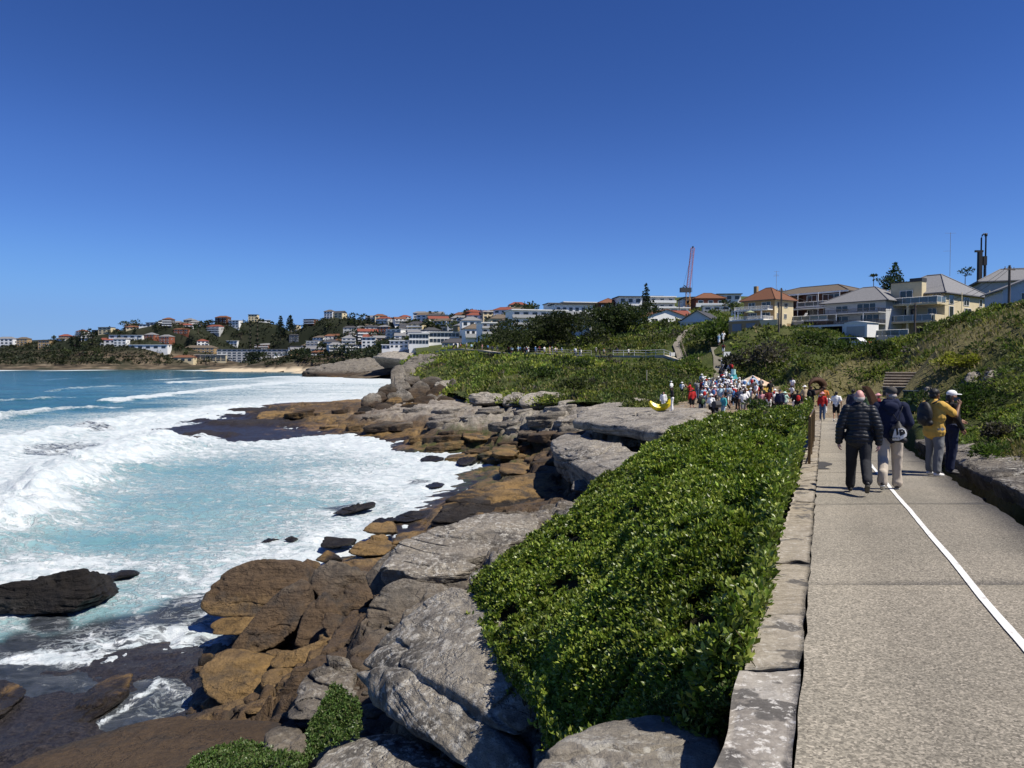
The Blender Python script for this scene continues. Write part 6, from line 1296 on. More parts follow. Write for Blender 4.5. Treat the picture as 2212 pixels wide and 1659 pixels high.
# 3 dark brick house with low brown roof
o = hbase('house', 'dark brown brick house with a low brown roof and white balcony edges', 'house', 1824, 698, 130); o.scale = (1, 1, .78)
wallbox(o, -8, 0, 0, 10, -2, 7.4, BROWNB); wallbox(o, -16, -8.01, 2.2, 10, -2, 7.4, BROWNB, 'wing_wall'); hip(o, -16, 0, .5, 10, 7.42, 2.1, BROWNT, .8); MB().box(-17, .8, -.4, -.1, 7.05, 7.4).build('fascia', WHITEP, o)
for a, z, w, h, m, yy in ((-13.5, 5, 3, 1.7, 2, 2.2), (-13.5, 1.5, 3.6, 1.8, 2, 2.2), (-6.2, 4.6, 2, 2.2, 1, 0), (-2.5, 4.6, 3.2, 2.2, 2, 0), (-6, 1.2, 2.2, 2.2, 1, 0), (-2.4, 1.2, 3, 2.2, 2, 0)): win(o, ('f', yy), a, z, w, h, m)
MB().box(-8.3, .2, -1.8, -.01, 3.9, 4.15).build('balcony', WHITEP, o); railing(o, [(-8.2, -1.7), (.1, -1.7)], 4.15, 1., WHITEP, RAILG); MB().box(-17, .2, -1.9, -.02, 3.5, 3.72).build('canopy', WHITEP, o)
for xx in (-8, -4, 0): MB().bar((xx, -1.7, .6), (xx, -1.7, 7.2), .07, 5).build('post', WHITEP, o)
MB().box(-19, .5, -6.2, -.02, .3, .55).build('terrace', WHITEP, o); railing(o, [(-18.8, -6.1), (.3, -6.1)], .55, 1., WHITEP, RAILG)
for x0, x1, m in ((-19, -14.5, GREYP), (-14.5, -10.2, WHITEP), (-10.2, -4, GREYP), (-4, .4, BROWNB)): MB().box(x0 + .02, x1 - .02, -6.1, -2, -3.5, .29).build('garage_wall', m, o)
for x0, x1, m in ((-18, -15.2, DARKP), (-13.6, -11.2, GREYP), (-9.4, -5, plain('door_taupe', (.2, .18, .16), .7))): MB().box(x0, x1, -6.2, -6.1, -3.2, -.5).build('garage_door', m, o)
for k in (-9.5, -6.0):
    t = thing('lounger', 'white reclined lounger on the terrace of the dark brick house', 'lounger', tuple(Vector(o.location) + Matrix.Rotation(HRZ, 3, 'Z') @ Vector((k, -4.2, .45))), HRZ, 'terrace loungers'); MB().box(-1, .6, -.35, .35, .25, .33).build('seat', WHITEP, t); MB().add([(.6, -.35, .3), (.6, .35, .3), (1.3, .35, 1.4), (1.3, -.35, 1.4), (.68, -.35, .27), (.68, .35, .27), (1.38, .35, 1.36), (1.38, -.35, 1.36)], [(0,1,2,3),(7,6,5,4),(0,4,5,1),(1,5,6,2),(2,6,7,3),(3,7,4,0)]).build('backrest', WHITEP, t)
    for xx in (-.9, .5): MB().box(xx - .05, xx + .05, -.3, .3, 0, .25).build('leg', WHITEP, t)
# 4 orange roofed house with white balustrades
o = hbase('house', 'tan brick house with orange tiled hip roof and white balustraded balconies', 'house', 1672, 694, 128); o.scale = (.68, .68, .53)
wallbox(o, -9, 0, 0, 8.5, -2, 7.2, TANB); hip(o, -9, 0, 0, 8.5, 7.22, 4.4, TERRA, .9); MB().box(-8.2, -7.3, 3, 3.9, 7.5, 12.4).build('chimney', TANB, o); MB().box(0, .05, .2, 8.4, -.5, 7.0).build('side_wall', CREAM, o)
for a, z, w, h, m in ((-6.6, 4.5, 2, 2, 1), (-2.3, 4.5, 2.6, 2, 1), (-6.4, 1, 2.6, 2, 1), (-2.4, 1, 2.6, 2, 1)): win(o, ('f', 0), a, z, w, h, m)
for a, z, w, h, m in ((1.5, 4.6, .9, 1.7, 0), (5, 4.6, 1.6, 1.6, 1), (1.5, 1, .9, 1.8, 1), (4.8, 1, 1.2, 1.6, 1)): win(o, ('s', .055), a, z, w, h, m)
for z, dpt, ex in ((3.7, 2.4, -.3), (.3, 4.4, -.1)): MB().box(-10.5, ex, -dpt, -.01, z, z + .3).build('balcony', WHITEP, o); railing(o, [(-10.4, -.1), (-10.4, -dpt + .1), (ex - .1, -dpt + .1), (ex - .1, -.1)], z + .3, 1.05, WHITEP)
for xx, yy in ((-10.2, -2.2), (-2.2, -2.2), (-9.2, -2.2)): MB().box(xx - .13, xx + .13, yy - .13, yy + .13, .6, 3.7).build('column', WHITEP, o)
MB().box(-10.6, -1.2, -4.3, -.5, -4, .29).build('garage_wall', TANB, o); MB().box(-1.18, 4, -4.4, -.5, -4, .2).build('garden_wall', CREAM, o)
for x0 in (-9.4, -5.2): MB().box(x0, x0 + 2.8, -4.4, -4.3, -3, -.6).build('garage_door', plain('door_blue_grey', (.2, .22, .25), .6), o)
um = thing('parasol', 'folded out sage green parasol on the balcony of the tan brick house', 'parasol', tuple(Vector(o.location) + Matrix.Rotation(HRZ, 3, 'Z') @ Vector((-3.4, -2.0, .35)))); um.scale = (.6, .6, .65); MB().bar((0, 0, 0), (0, 0, 2.4), .04, 5).build('pole', WHITEP, um); MB().bar((0, 0, 1.95), (0, 0, 2.5), 1.5, 8, 0, .05).build('canopy', plain('sage', (.3, .33, .2), .8), um)
# 5 white weatherboard house at the right edge
o = thing('house', 'pale blue grey weatherboard house with a gable at the right edge of the ridge', 'house', tuple(atY(2165, 672, 96)), -.35, 'houses along the ridge road')
WB = plain('weatherboard', (.50, .54, .60), .7, .25, .06, 3); D0 = 9
b = MB()
for k in range(17): z0 = -1.2 + k * .24; b.box(0, 11, -.03 - .02, 0, z0, z0 + .235)
wallbox(o, 0, 11, .0, D0, -3, 2.9, WB); stuff(b.build('boards', WB, o)); MB().add([(0, 0, 2.9), (11, 0, 2.9), (5.5, 0, 5.2), (0, .25, 2.9), (11, .25, 2.9), (5.5, .25, 5.2)], [(0, 1, 2), (5, 4, 3), (0, 3, 4, 1), (1, 4, 5, 2), (2, 5, 3, 0)]).build('gable', WB, o)
MB().add([(-.6, -.5, 2.72), (5.5, -.5, 5.35), (5.5, D0, 5.35), (-.6, D0, 2.72), (-.6, -.5, 2.55), (5.5, -.5, 5.18), (5.5, D0, 5.18), (-.6, D0, 2.55)], [(0,1,2,3),(7,6,5,4),(0,4,5,1),(1,5,6,2),(2,6,7,3),(3,7,4,0)]).add([(11.6, -.5, 2.72), (5.5, -.5, 5.35), (5.5, D0, 5.35), (11.6, D0, 2.72), (11.6, -.5, 2.55), (5.5, -.5, 5.18), (5.5, D0, 5.18), (11.6, D0, 2.55)], [(3,2,1,0),(4,5,6,7),(1,5,4,0),(2,6,5,1),(3,7,6,2),(0,4,7,3)]).build('roof', GREYT, o)
win(o, ('f', -.05), 3.2, .9, 2.4, 1.4, 1); win(o, ('f', -.05), 8, .9, 1.6, 1.4, 0)
o = thing('house', 'grey roofed house behind the weatherboard gable on the skyline', 'house', tuple(atY(2185, 640, 140)), -.4, 'houses along the ridge road'); wallbox(o, -5, 14, 0, 9, -3, 3, GREYP); hip(o, -5, 14, 0, 9, 3, 2.6, GREYT, .6); win(o, ('f', 0), 2, .6, 2, 1.4)
# gabled white house with a dark roof, and white boundary walls on the hill
def gable_house(o, w, d, h, rh, wall, roof):
    wallbox(o, -w/2, w/2, 0, d, -4, h, wall); MB().add([(-w/2, 0, h), (w/2, 0, h), (0, 0, h + rh), (-w/2, d, h), (w/2, d, h), (0, d, h + rh)], [(0, 1, 2), (5, 4, 3), (0, 2, 5, 3), (1, 4, 5, 2), (0, 3, 4, 1)]).build('gable', wall, o)
    for s in (-1, 1): MB().add([(s*(w/2 + .5), -.5, h - .12), (0, -.5, h + rh + .12), (0, d + .5, h + rh + .12), (s*(w/2 + .5), d + .5, h - .12), (s*(w/2 + .5), -.5, h - .3), (0, -.5, h + rh - .06), (0, d + .5, h + rh - .06), (s*(w/2 + .5), d + .5, h - .3)], [(0,1,2,3),(7,6,5,4),(0,4,5,1),(1,5,6,2),(2,6,7,3),(3,7,4,0)]).build('roof', roof, o)
    return o
HG2 = 'houses on the rise behind the headland'
o = gable_house(thing('house', 'white gabled house with charcoal roof at the top of the zigzag steps', 'house', tuple(atY(1505, 712, 196)), -.5, HG2), 9, 14, 2.2, 2.8, WHITEP, plain('charcoal_tile', (.06, .06, .065), .8, .2, .2, 5)); win(o, ('f', 0), 0, .3, 2.2, 1.6); MB().box(-4.9, 4.9, -.4, -.1, 2.0, 2.3).build('fascia', WHITEP, o)
MB().box(-16, -4.6, 1, 1.4, -4, .8).build('garden_wall', WHITEP, o)
o = gable_house(thing('house', 'long white house with a brown red roof left of the charcoal gabled house', 'house', tuple(atY(1440, 700, 222)), .3, HG2), 16, 9, 2.0, 2.4, WHITEP, TERRA); win(o, ('f', 0), -4, .2, 2, 1.4); win(o, ('f', 0), 4, .2, 2, 1.4)
o = gable_house(thing('house', 'small white house half hidden between the two fig trees', 'house', tuple(atY(1292, 725, 200)), .5, HG2), 7, 8, 4.5, 1.5, WHITEP, GREYT); win(o, ('f', 0), 1, 2, 1.4, 1.8)
# ---- simpler houses: the rise behind and the town across the bay
_wm = {}
def window_mesh(frame):
    if frame.name not in _wm:
        _wm[frame.name] = MB().box(-.5, .5, -.12, 0, 0, 1, 0).box(-.43, .43, -.135, -.121, .07, .93, 1).mesh('window', [frame, GLASSM])
    return _wm[frame.name]
WALLC = {'white': WHITEP, 'cream': CREAM, 'tan': TANB, 'brown': BROWNB, 'grey': GREYP, 'red brick': plain('red_brick', (.22, .08, .05), .9, .1, .2, 5), 'dark grey': plain('dark_grey_render', (.09, .095, .1), .8)}
ROOFC = {'orange': TERRA, 'grey': GREYT, 'brown': BROWNT, 'charcoal': plain('charcoal_tile', (.06, .06, .065), .8, .2, .2, 5), 'white': WHITEP, 'red': plain('red_tile', (.2, .065, .045), .8, .15, .2, 5)}
def simple_house(label, loc, rz, w, d, h, wall, roof, kind, floors, nwin, group, name='house', cat='house', balc=False, band=False, deep=5):
    o = thing(name, label, cat, loc, rz, group); wallbox(o, -w/2, w/2, 0, d, -deep, h, WALLC[wall])
    if kind == 'hip': hip(o, -w/2, w/2, 0, d, h, min(w, d) * .24, ROOFC[roof], .5, gut=False)
    elif kind == 'gable':
        MB().add([(-w/2 - .4, -.4, h), (w/2 + .4, -.4, h), (w/2 + .4, d + .4, h), (-w/2 - .4, d + .4, h), (-w/2 - .4, d/2, h + d * .26), (w/2 + .4, d/2, h + d * .26)], [(0, 1, 5, 4), (1, 2, 5), (2, 3, 4, 5), (3, 0, 4), (3, 2, 1, 0)]).build('roof', ROOFC[roof], o)
    else: MB().box(-w/2 - .5, w/2 + .5, -.9, d + .3, h, h + .35).build('roof', ROOFC[roof], o)
    fh = h / floors; wm = window_mesh(WHITEP if wall not in ('white', 'cream') else DARKP)
    for f_ in range(floors):
        z = f_ * fh + fh * .25; ww = w / nwin * (.82 if band else .52)
        for k in range(nwin): q = add('window', wm, o, (-w/2 + w * (k + .5) / nwin, -.01, z)); q.scale = (ww, 1, fh * (.6 if band else .5))
        if balc: MB().box(-w/2 - .2, w/2 + .2, -1.5, -.14, z - fh * .22, z - fh * .05).box(-w/2 - .2, w/2 + .2, -1.5, -1.42, z - fh * .05, z + fh * .18).build('balcony', WHITEP if wall != 'white' else GREYP, o)
    q = add('window', wm, o, (w/2 + .01, d * .5, h * .55), pi / 2); q.scale = (d * .2, 1, fh * .5)
    return o
def sh(px, py, Yk, wpx, hpx, wall, roof, kind, fl, nw, label, rz=0., group=HG2, d=10, **k):
    s = Yk / F; return simple_house(label, tuple(atY(px, py, Yk)), rz, wpx * s, d, hpx * s, wall, roof, kind, fl, nw, group, **k)
M = ' on the rise behind the headland'
for a in ((1165,705,262,120,34,'white','white','flat',2,6,'wide white modern house with ribbon windows left above the fig trees',.25), (1240,684,285,84,26,'white','charcoal','flat',1,6,'white house under a long dark roof line above the fig trees',.2), (1262,672,310,90,18,'dark grey','white','flat',1,5,'dark fronted flat house behind the long dark roof',.2), (1318,674,290,46,20,'brown','orange','hip',1,3,'small pavilion like house with a bright orange hip roof',.1),
          (1362,672,285,50,30,'white','charcoal','flat',2,3,'white two storey house left of the tall narrow pine',.1), (1430,668,285,56,26,'grey','white','flat',2,3,'grey flat house right of the tall narrow pine',.1), (1455,690,262,66,24,'white','white','flat',2,3,'white house with broad balcony below the crane',.1), (1498,662,310,44,16,'white','charcoal','flat',1,2,'low white house behind the crane',0),
          (1535,664,300,64,20,'red brick','orange','hip',1,3,'orange roofed house right of the crane',.0), (1548,676,270,56,16,'white','white','flat',1,3,'white block right below the orange roofed house',-.2), (1575,650,330,50,14,'white','charcoal','flat',1,3,'white house on the skyline near the brick houses',-.1), (1520,655,330,80,12,'dark grey','charcoal','flat',1,4,'long dark roofed house on the skyline',0),
          (1205,668,330,40,12,'white','grey','flat',1,3,'small white house on the skyline far left of the fig trees',.2), (1410,655,330,40,14,'white','charcoal','flat',1,2,'dark roofed white house on the skyline left of the crane',0), (1385,690,270,50,20,'white','grey','flat',1,2,'low white house below the pine',.1), (1120,712,300,60,20,'white','brown','hip',2,4,'white house with brown roof left of the wide modern house',.3),
          (1075,722,330,70,24,'white','white','flat',2,5,'white house with stepped balconies beyond the clifftop path',.3), (1040,730,360,70,20,'white','brown','hip',1,6,'white house with brown hip roof in the row beyond the path',.25), (1085,702,400,50,14,'cream','brown','hip',1,3,'cream house with brown roof above the stepped balconies',.2), (1020,706,430,44,14,'white','grey','hip',1,3,'white grey roofed house above the row',.2), (1600,692,230,40,22,'white','grey','flat',2,2,'white house hidden in trees left of the tan brick house',-.3), (1480,702,240,36,16,'cream','red','gable',1,2,'cream house with red gable roof under the crane',.2), (1310,700,250,40,18,'white','grey','flat',1,2,'white flat house behind the broad fig tree',.1)):
    sh(*a, balc=a[3] > 50)
# ---------------------------------------------------------------- the far shore across the bay
fc = [(px, py, 0) for px, py in ((-300,799.5),(-100,799.5),(0,799.3),(150,798.8),(300,798.3),(450,797.6),(560,797),(640,796),(720,795.5))]
FP = [atZ(a, b, 0.2) for a, b, _ in fc] + [atZ(a, b, -3) for a, b in ((600,800),(650,803),(700,806),(760,811),(820,816),(860,822),(920,822))] + [atZ(a, 802.5 + (b - 799) * .3, -3) for a, b, _ in fc]
for px, py, Yk in ((-200,745,1120),(0,748,1080),(100,744,1050),(200,726,1020),(300,718,1010),(400,711,1010),(500,703,1040),(600,703,1050),(700,703,1010),(800,703,920),(880,705,820),(960,705,720),(1050,700,620),(1150,690,560),(1250,690,520),
  (-200,740,1600),(200,735,1600),(500,720,1600),(800,715,1500),(1100,705,1300),(0,768,960),(120,764,950),(230,752,945),(330,758,950),(450,765,965),(560,776,990),(640,781,985),(700,776,900),(760,768,800),(820,762,700),(900,757,600),(980,752,520),(1060,745,460),(1150,740,430),
  (0,785,915),(120,783,910),(250,783,912),(400,788,930),(520,789,950),(600,787.5,985),(660,787.5,980),(720,784,880),(300,740,975),(450,735,990),(600,740,1000),(700,735,960),(800,733,820),(900,728,700),(1000,722,600)):
    FP.append(atY(px, py, Yk))
sx1 = 0
FR = RBF(FP, [p[2] for p in FP], .03, 6.)
def far_z(X, Y):
    z = FR(X, Y); w = sst(1, 5, z) * sst(26, 14, z) * sst(-130, -220, X - (Y - 900) * .0)
    n = fb2(X, Y, .02, 4, 101) * 3; st = np.floor((z + n) / 4) * 4 + 4 * sst(.5, 1, ((z + n) / 4) % 1) - n
    return z + (st - z) * .85 * w + fb2(X, Y, .03, 4, 102) * 1.2 * sst(1, 6, z) + fb2(X, Y, .12, 3, 103) * .7 * w
X, Y = polar(-.85, .16, 430, 420, 1650, 240); Z = far_z(X, Y)
t = NT('far_ground', .95, .1); P = t.pos(); a = t.noise(P, .03, 6, .65); bn = t.noise(t.scl(P, (.045, .045, .5)), 1, 6, .7); z = t.sep(P, 2)
g = t.ramp(a, [(.3, (.014, .018, .011)), (.5, (.022, .026, .016)), (.7, (.04, .04, .026))]); rk = t.ramp(bn, [(.32, (.02, .018, .016)), (.45, (.06, .048, .035)), (.58, (.14, .11, .075)), (.74, (.30, .26, .2))])
rockm = t.math('MULTIPLY', t.rng(t.sep(t.nrm(), 2), .97, .86), 1.0, clamp=True); lowm = t.rng(z, 12, 5); cc = t.mix(t.math('MAXIMUM', t.math('MULTIPLY', rockm, t.rng(z, 26, 18)), t.math('MULTIPLY', lowm, t.rng(a, .62, .5))), g, rk)
sandm = t.attr('sand'); cc = t.mix(sandm, cc, (.56, .46, .32)); cc = t.mix(t.rng(z, .8, .0), cc, t.mix(sandm, (.05, .04, .03), (.5, .42, .3)))
FARM = t.out(cc)
sx0 = atZ(490, 797.3, 0)[0]; sand = sst(sx0 + 20, sx0 + 60, X) * sst(4.2, 2.6, Z) * (X / Y < (715 - CXP) / F)
sheet('far_shore', X, Y, Z, Z > -2, FARM, {'sand': sand})
# rock point between the bays, with its green top
NR[0] += 1
rock([(628,808,470),(642,794,480),(700,784,492),(780,772,510),(852,768,520),(872,792,500),(850,812,470),(800,819,455),(740,814,462),(665,815,462)], 'rock_headland', 'long layered brown and grey rock point running out between the two bays', 'rock', 60, sub=6, rough=.22, strata=.3, per=2.6, zoff=.6, soft=30, shrink=.9, chips=20, tint=.8)
rock([(800,770,430),(830,758,440),(900,750,450),(960,752,440),(955,772,410),(880,778,405)], 'rock_bluff', 'pale broken rock shelf above the long rock point', 'rock', 30, sub=5, rough=.2, strata=.25, per=1.5, zoff=1, shrink=.9, chips=20)
rock([(775,816,440),(790,806,445),(860,800,440),(868,816,420),(835,824,410)], 'rock_bluff', 'low brown rock at the water at the root of the long point', 'rock', 12, sub=5, rough=.03, strata=.1, per=.8, zoff=-1)
bst = []
def ffree(x, y, r):
    if all((x - a)**2 + (y - b)**2 > r * r for a, b in bst): bst.append((x, y)); return True
    return False
TG = 'houses on the far hillside'
def fh(px, Yk, w, d, h, wall, roof, kind, fl, nw, label, rz=0., **k):
    x = ray(px, 780)[0] * Yk; z = float(far_z(np.array([x]), np.array([float(Yk)]))[0]); bst.append((x, Yk)); bst.append((x - w * .3, Yk)); bst.append((x + w * .3, Yk)); return simple_house(label, (x, Yk, z), rz, w, d, h, wall, roof, kind, fl, nw, TG, deep=8, **k)
fh(555, 962, 104, 16, 16.5, 'grey', 'grey', 'flat', 5, 16, 'longest pale grey apartment block with rows of balconies across the bay', name='apartment_block', cat='building', band=True)
fh(430, 975, 40, 14, 13, 'tan', 'brown', 'hip', 4, 7, 'tan apartment block left of the longest grey block', name='apartment_block', cat='building'); fh(455, 960, 40, 10, 8, 'cream', 'white', 'flat', 3, 6, 'cream balcony front before the tan apartment block', name='apartment_block', cat='building', band=True)
fh(665, 985, 48, 14, 15, 'tan', 'grey', 'flat', 5, 6, 'beige office like block behind the right end of the longest block', name='apartment_block', cat='building', band=True); fh(680, 950, 26, 14, 12, 'dark grey', 'charcoal', 'flat', 4, 4, 'dark block at the right end of the longest grey block', name='apartment_block', cat='building')
fh(592, 975, 12, 10, 22, 'white', 'white', 'flat', 6, 2, 'white lift tower rising above the longest grey block', name='tower', cat='building')
fh(272, 968, 44, 14, 9, 'white', 'grey', 'flat', 2, 5, 'long white house with dark glass front on the far cliff top'); fh(233, 965, 20, 12, 8, 'white', 'red', 'gable', 2, 3, 'white house with bright red roof on the far cliff top'); fh(320, 950, 50, 12, 6, 'white', 'white', 'flat', 1, 5, 'low white terrace house below the long white house')
fh(395, 945, 26, 12, 6, 'cream', 'orange', 'hip', 1, 3, 'bright orange roofed cottage low on the far slope'); fh(612, 935, 24, 12, 11, 'white', 'grey', 'flat', 3, 4, 'white cube apartment block left above the far beach'); fh(640, 930, 20, 12, 10, 'white', 'grey', 'flat', 3, 3, 'white apartment block beside the white cube above the beach')
fh(665, 900, 34, 14, 8, 'red brick', 'red', 'hip', 2, 5, 'red roofed pavilion like building behind the far beach'); fh(700, 890, 20, 12, 8, 'red brick', 'orange', 'hip', 2, 3, 'orange roofed brick building behind the far beach'); fh(10, 1040, 24, 12, 12, 'white', 'grey', 'hip', 3, 4, 'white three storey block at the far left of the skyline'); fh(48, 1030, 15, 10, 10, 'tan', 'brown', 'hip', 3, 3, 'tan block second from the left on the far skyline'); fh(95, 1015, 16, 10, 11, 'tan', 'brown', 'flat', 3, 3, 'tan tower like house left of the far cliff trees')
s_ = lambda px, py, Yk, w, h, wall, roof, kind, fl, nw, lab, rz=.1, **k: sh(px, py, Yk, w, h, wall, roof, kind, fl, nw, lab, rz, TG, **k)
s_(905, 745, 430, 42, 24, 'white', 'white', 'flat', 2, 6, 'white glass fronted surf club like building behind the rock point', band=True); s_(952, 742, 440, 80, 24, 'white', 'white', 'flat', 2, 10, 'wide white hall with a thin flat roof and tall windows', band=True); s_(985, 748, 400, 60, 8, 'grey', 'charcoal', 'hip', 1, 3, 'low kiosk with a dark hip roof on the clifftop path', name='kiosk', cat='kiosk')
s_(862, 752, 440, 40, 16, 'white', 'white', 'flat', 2, 4, 'white house with big square openings near the rock point'); s_(838, 755, 460, 26, 10, 'white', 'white', 'flat', 1, 3, 'low white annexe left of the house with square openings')
k = 0; names_ = []
WPICK = ['white'] * 7 + ['cream'] * 4 + ['tan'] * 2 + ['grey'] * 4 + ['red brick'] * 2 + ['brown'] * 2 + ['dark grey']; RPICK = ['orange'] * 5 + ['grey'] * 6 + ['brown'] * 4 + ['charcoal'] * 4 + ['red'] * 2
hz_ = [];
for it in range(14000):
    px = rnd.uniform(120, 1130); Yk = rnd.uniform(560, 1060); x = ray(px, 780)[0] * Yk; z = float(far_z(np.array([x]), np.array([Yk]))[0]); py = 782 - (z - 9.5) / Yk * F
    lim = np.interp(px, [120, 250, 450, 560, 700, 850, 1000, 1130], [748, 752, 762, 770, 768, 752, 740, 728])
    if z < 11 or py > lim: continue
    w = rnd.uniform(12, 22)
    if not ffree(x, Yk, w * .5 + 4): continue
    fl = rnd.choice([1, 2, 2, 3, 3]); wall = rnd.choice(WPICK); roof = rnd.choice(RPICK); kind = rnd.choice(['hip', 'hip', 'hip', 'gable', 'flat']); roof = roof if kind != 'flat' else rnd.choice(['white', 'grey', 'charcoal'])
    row = 'high on the far hillside' if py < lim - 38 else ('midway up the far hillside' if py < lim - 16 else 'low on the far hillside')
    simple_house(f'{["","one storey","two storey","three storey"][fl]} {wall} house, {roof} {"flat" if kind == "flat" else "pitched"} roof, {row}', (x, Yk, z), rnd.uniform(-.5, .5), w, rnd.uniform(9, 12), fl * 3.1, wall, roof, kind, fl, 3, TG, balc=rnd.random() < .35); k += 1
    if k >= 280: break
print('far houses', k)
# trees of the far shore
for a in (('pointed pine on the far skyline', 290, 722, 708, 17, 1000), ('pointed pine on the far skyline', 336, 716, 703, 17, 1000), ('dark column pine on the far skyline', 556, 706, 686, 13, 1010), ('pointed pine on the far skyline', 606, 706, 684, 22, 1000), ('pointed pine on the far skyline', 627, 706, 683, 22, 1000), ('pointed pine on the far skyline', 765, 704, 684, 20, 950), ('pointed pine on the far skyline', 796, 704, 684, 18, 940), ('thin pine on the skyline above the round green tree', 930, 705, 680, 14, 820), ('thin pine on the skyline above the round green tree', 943, 706, 686, 14, 820), ('pointed pine left on the far cliff top', 155, 742, 728, 8, 1000), ('pointed pine left on the far cliff top', 167, 742, 730, 8, 1000), ('pointed pine left on the far cliff top', 180, 742, 727, 9, 1000), ('small pine near the far skyline', 540, 706, 694, 8, 1000), ('small pine near the far skyline', 752, 704, 694, 8, 950)):
    tree(a[0], *a[1:], (.022, .032, .022), 'pine', 'pine_tree', 'pines on the far skyline', L=2.2, zf=far_z)
tree('large round dark tree on the far skyline', 428, 718, 699, 26, 1000, (.022, .034, .018), L=2.6, cov=1.6); tree('dark tree beside the far cliff houses', 200, 735, 722, 22, 1000, (.025, .036, .02), L=2.6); tree('broad bright green tree among the far houses', 985, 752, 722, 64, 560, (.05, .085, .022), L=1.8, cov=1.5)
tree('dark spreading tree low on the far slope', 545, 790, 760, 64, 935, (.02, .03, .02), L=2.6, cov=1.6); tree('yellowish tree on the skyline behind the white hall', 1040, 705, 684, 22, 700, (.09, .08, .05), L=2)
tk = 0
for it in range(6000):
    px = rnd.uniform(90, 1150); Yk = rnd.uniform(480, 1070); x = ray(px, 780)[0] * Yk; z = float(far_z(np.array([x]), np.array([Yk]))[0])
    if z < 9 or not ffree(x, Yk, 6.5): continue
    py = 782 - (z - 9.5) / Yk * F; q = rnd.uniform(.8, 1.9); wp = 17 * q * 900 / Yk; sz = 'large' if q > 1.15 else 'small'; c = rnd.choice([(.026, .036, .02), (.034, .046, .022), (.05, .062, .026)]); cn = {.026: 'dark', .034: 'dull green', .05: 'lighter green'}[c[0]]
    tree(f'{sz} {cn} tree among the far houses', px, py + 1, py - 11 * q * 900 / Yk, wp, Yk, c, group='trees among the far houses', L=2.4, cov=1.1, zf=far_z); tk += 1
    if tk >= 270: break
print('far trees', tk)
# bushes of the far cliff as one mass
Xs = []; g = np.random.default_rng(5); u = g.uniform(-.72, .05, 16000); Yk = g.uniform(430, 1080, 16000); xx = u * Yk; zz = far_z(xx, Yk); kx = (zz > 6.5) & (fb2(xx, Yk, .02, 3, 9) + .3 > 0) & (xx < Yk * .03 - 5); xx, Yk, zz = xx[kx], Yk[kx], zz[kx]; xx, Yk, zz = xx[:5500], Yk[:5500], zz[:5500]
stuff(add('scrub', mounds('scrub', np.stack([xx, Yk, zz], -1), g.uniform(2.5, 5, len(xx)), g.uniform(.4, .7, len(xx)), np.array([(.034, .042, .022), (.024, .031, .017), (.05, .052, .028)])[g.integers(0, 3, len(xx))], np.full(len(xx), 2.4), 1.2)))
# beach shelters
for px in (600, 655, 690):
    x, y, z = atY(px, 789.5, 930); o = thing('beach_shelter', 'white roofed picnic shelter behind the far beach', 'shelter', (x, y, float(far_z(np.array([x]), np.array([y]))[0])), 0, 'picnic shelters behind the far beach'); MB().bar((0, 0, 2.4), (0, 0, 4.4), 6, 8, 0, .5).build('roof', WHITEP, o)
    for a in range(4): MB().bar((3.5 * cos(a * pi / 2), 3.5 * sin(a * pi / 2), -.5), (3.5 * cos(a * pi / 2), 3.5 * sin(a * pi / 2), 2.6), .2, 5).build('post', WHITEP, o)
# ---------------------------------------------------------------- sculptures, steps, street furniture
def gz(x, y): return float(hill_z(np.array([x]), np.array([y]))[0])
# banana sculpture on the rock slab
x, y, z = atY(1424, 889, 53); ban = thing('banana_sculpture', 'giant yellow banana sculpture with a dark tip lying on the grey rock slab', 'sculpture', (x, y, z))
BY = plain('banana_yellow', (.78, .60, .015), .35, .5, .06, 2); pts = []; n = 16
for k in range(n + 1):
    t = k / n; a = -2.75 + t * 2.55; pts.append((.78 * cos(a) + .02, 0, 1.02 + .74 * sin(a) * (1.0 if t < .6 else 1.02)))
rad = [.05 + .21 * math.sin(pi * min(1, max(0, .06 + .9 * k / n)))**.7 for k in range(n + 1)]
MB().tube(pts, rad, 5).build('fruit', BY, ban); MB().tube([pts[0], (pts[0][0] - .06, 0, pts[0][2] + .12)], [.07, .045], 5).build('tip', plain('banana_tip', (.05, .04, .02), .7), ban); MB().tube([pts[-1], (pts[-1][0] + .02, 0, pts[-1][2] + .22)], [.09, .06], 5).build('stalk', plain('banana_stalk', (.35, .38, .05), .6), ban)
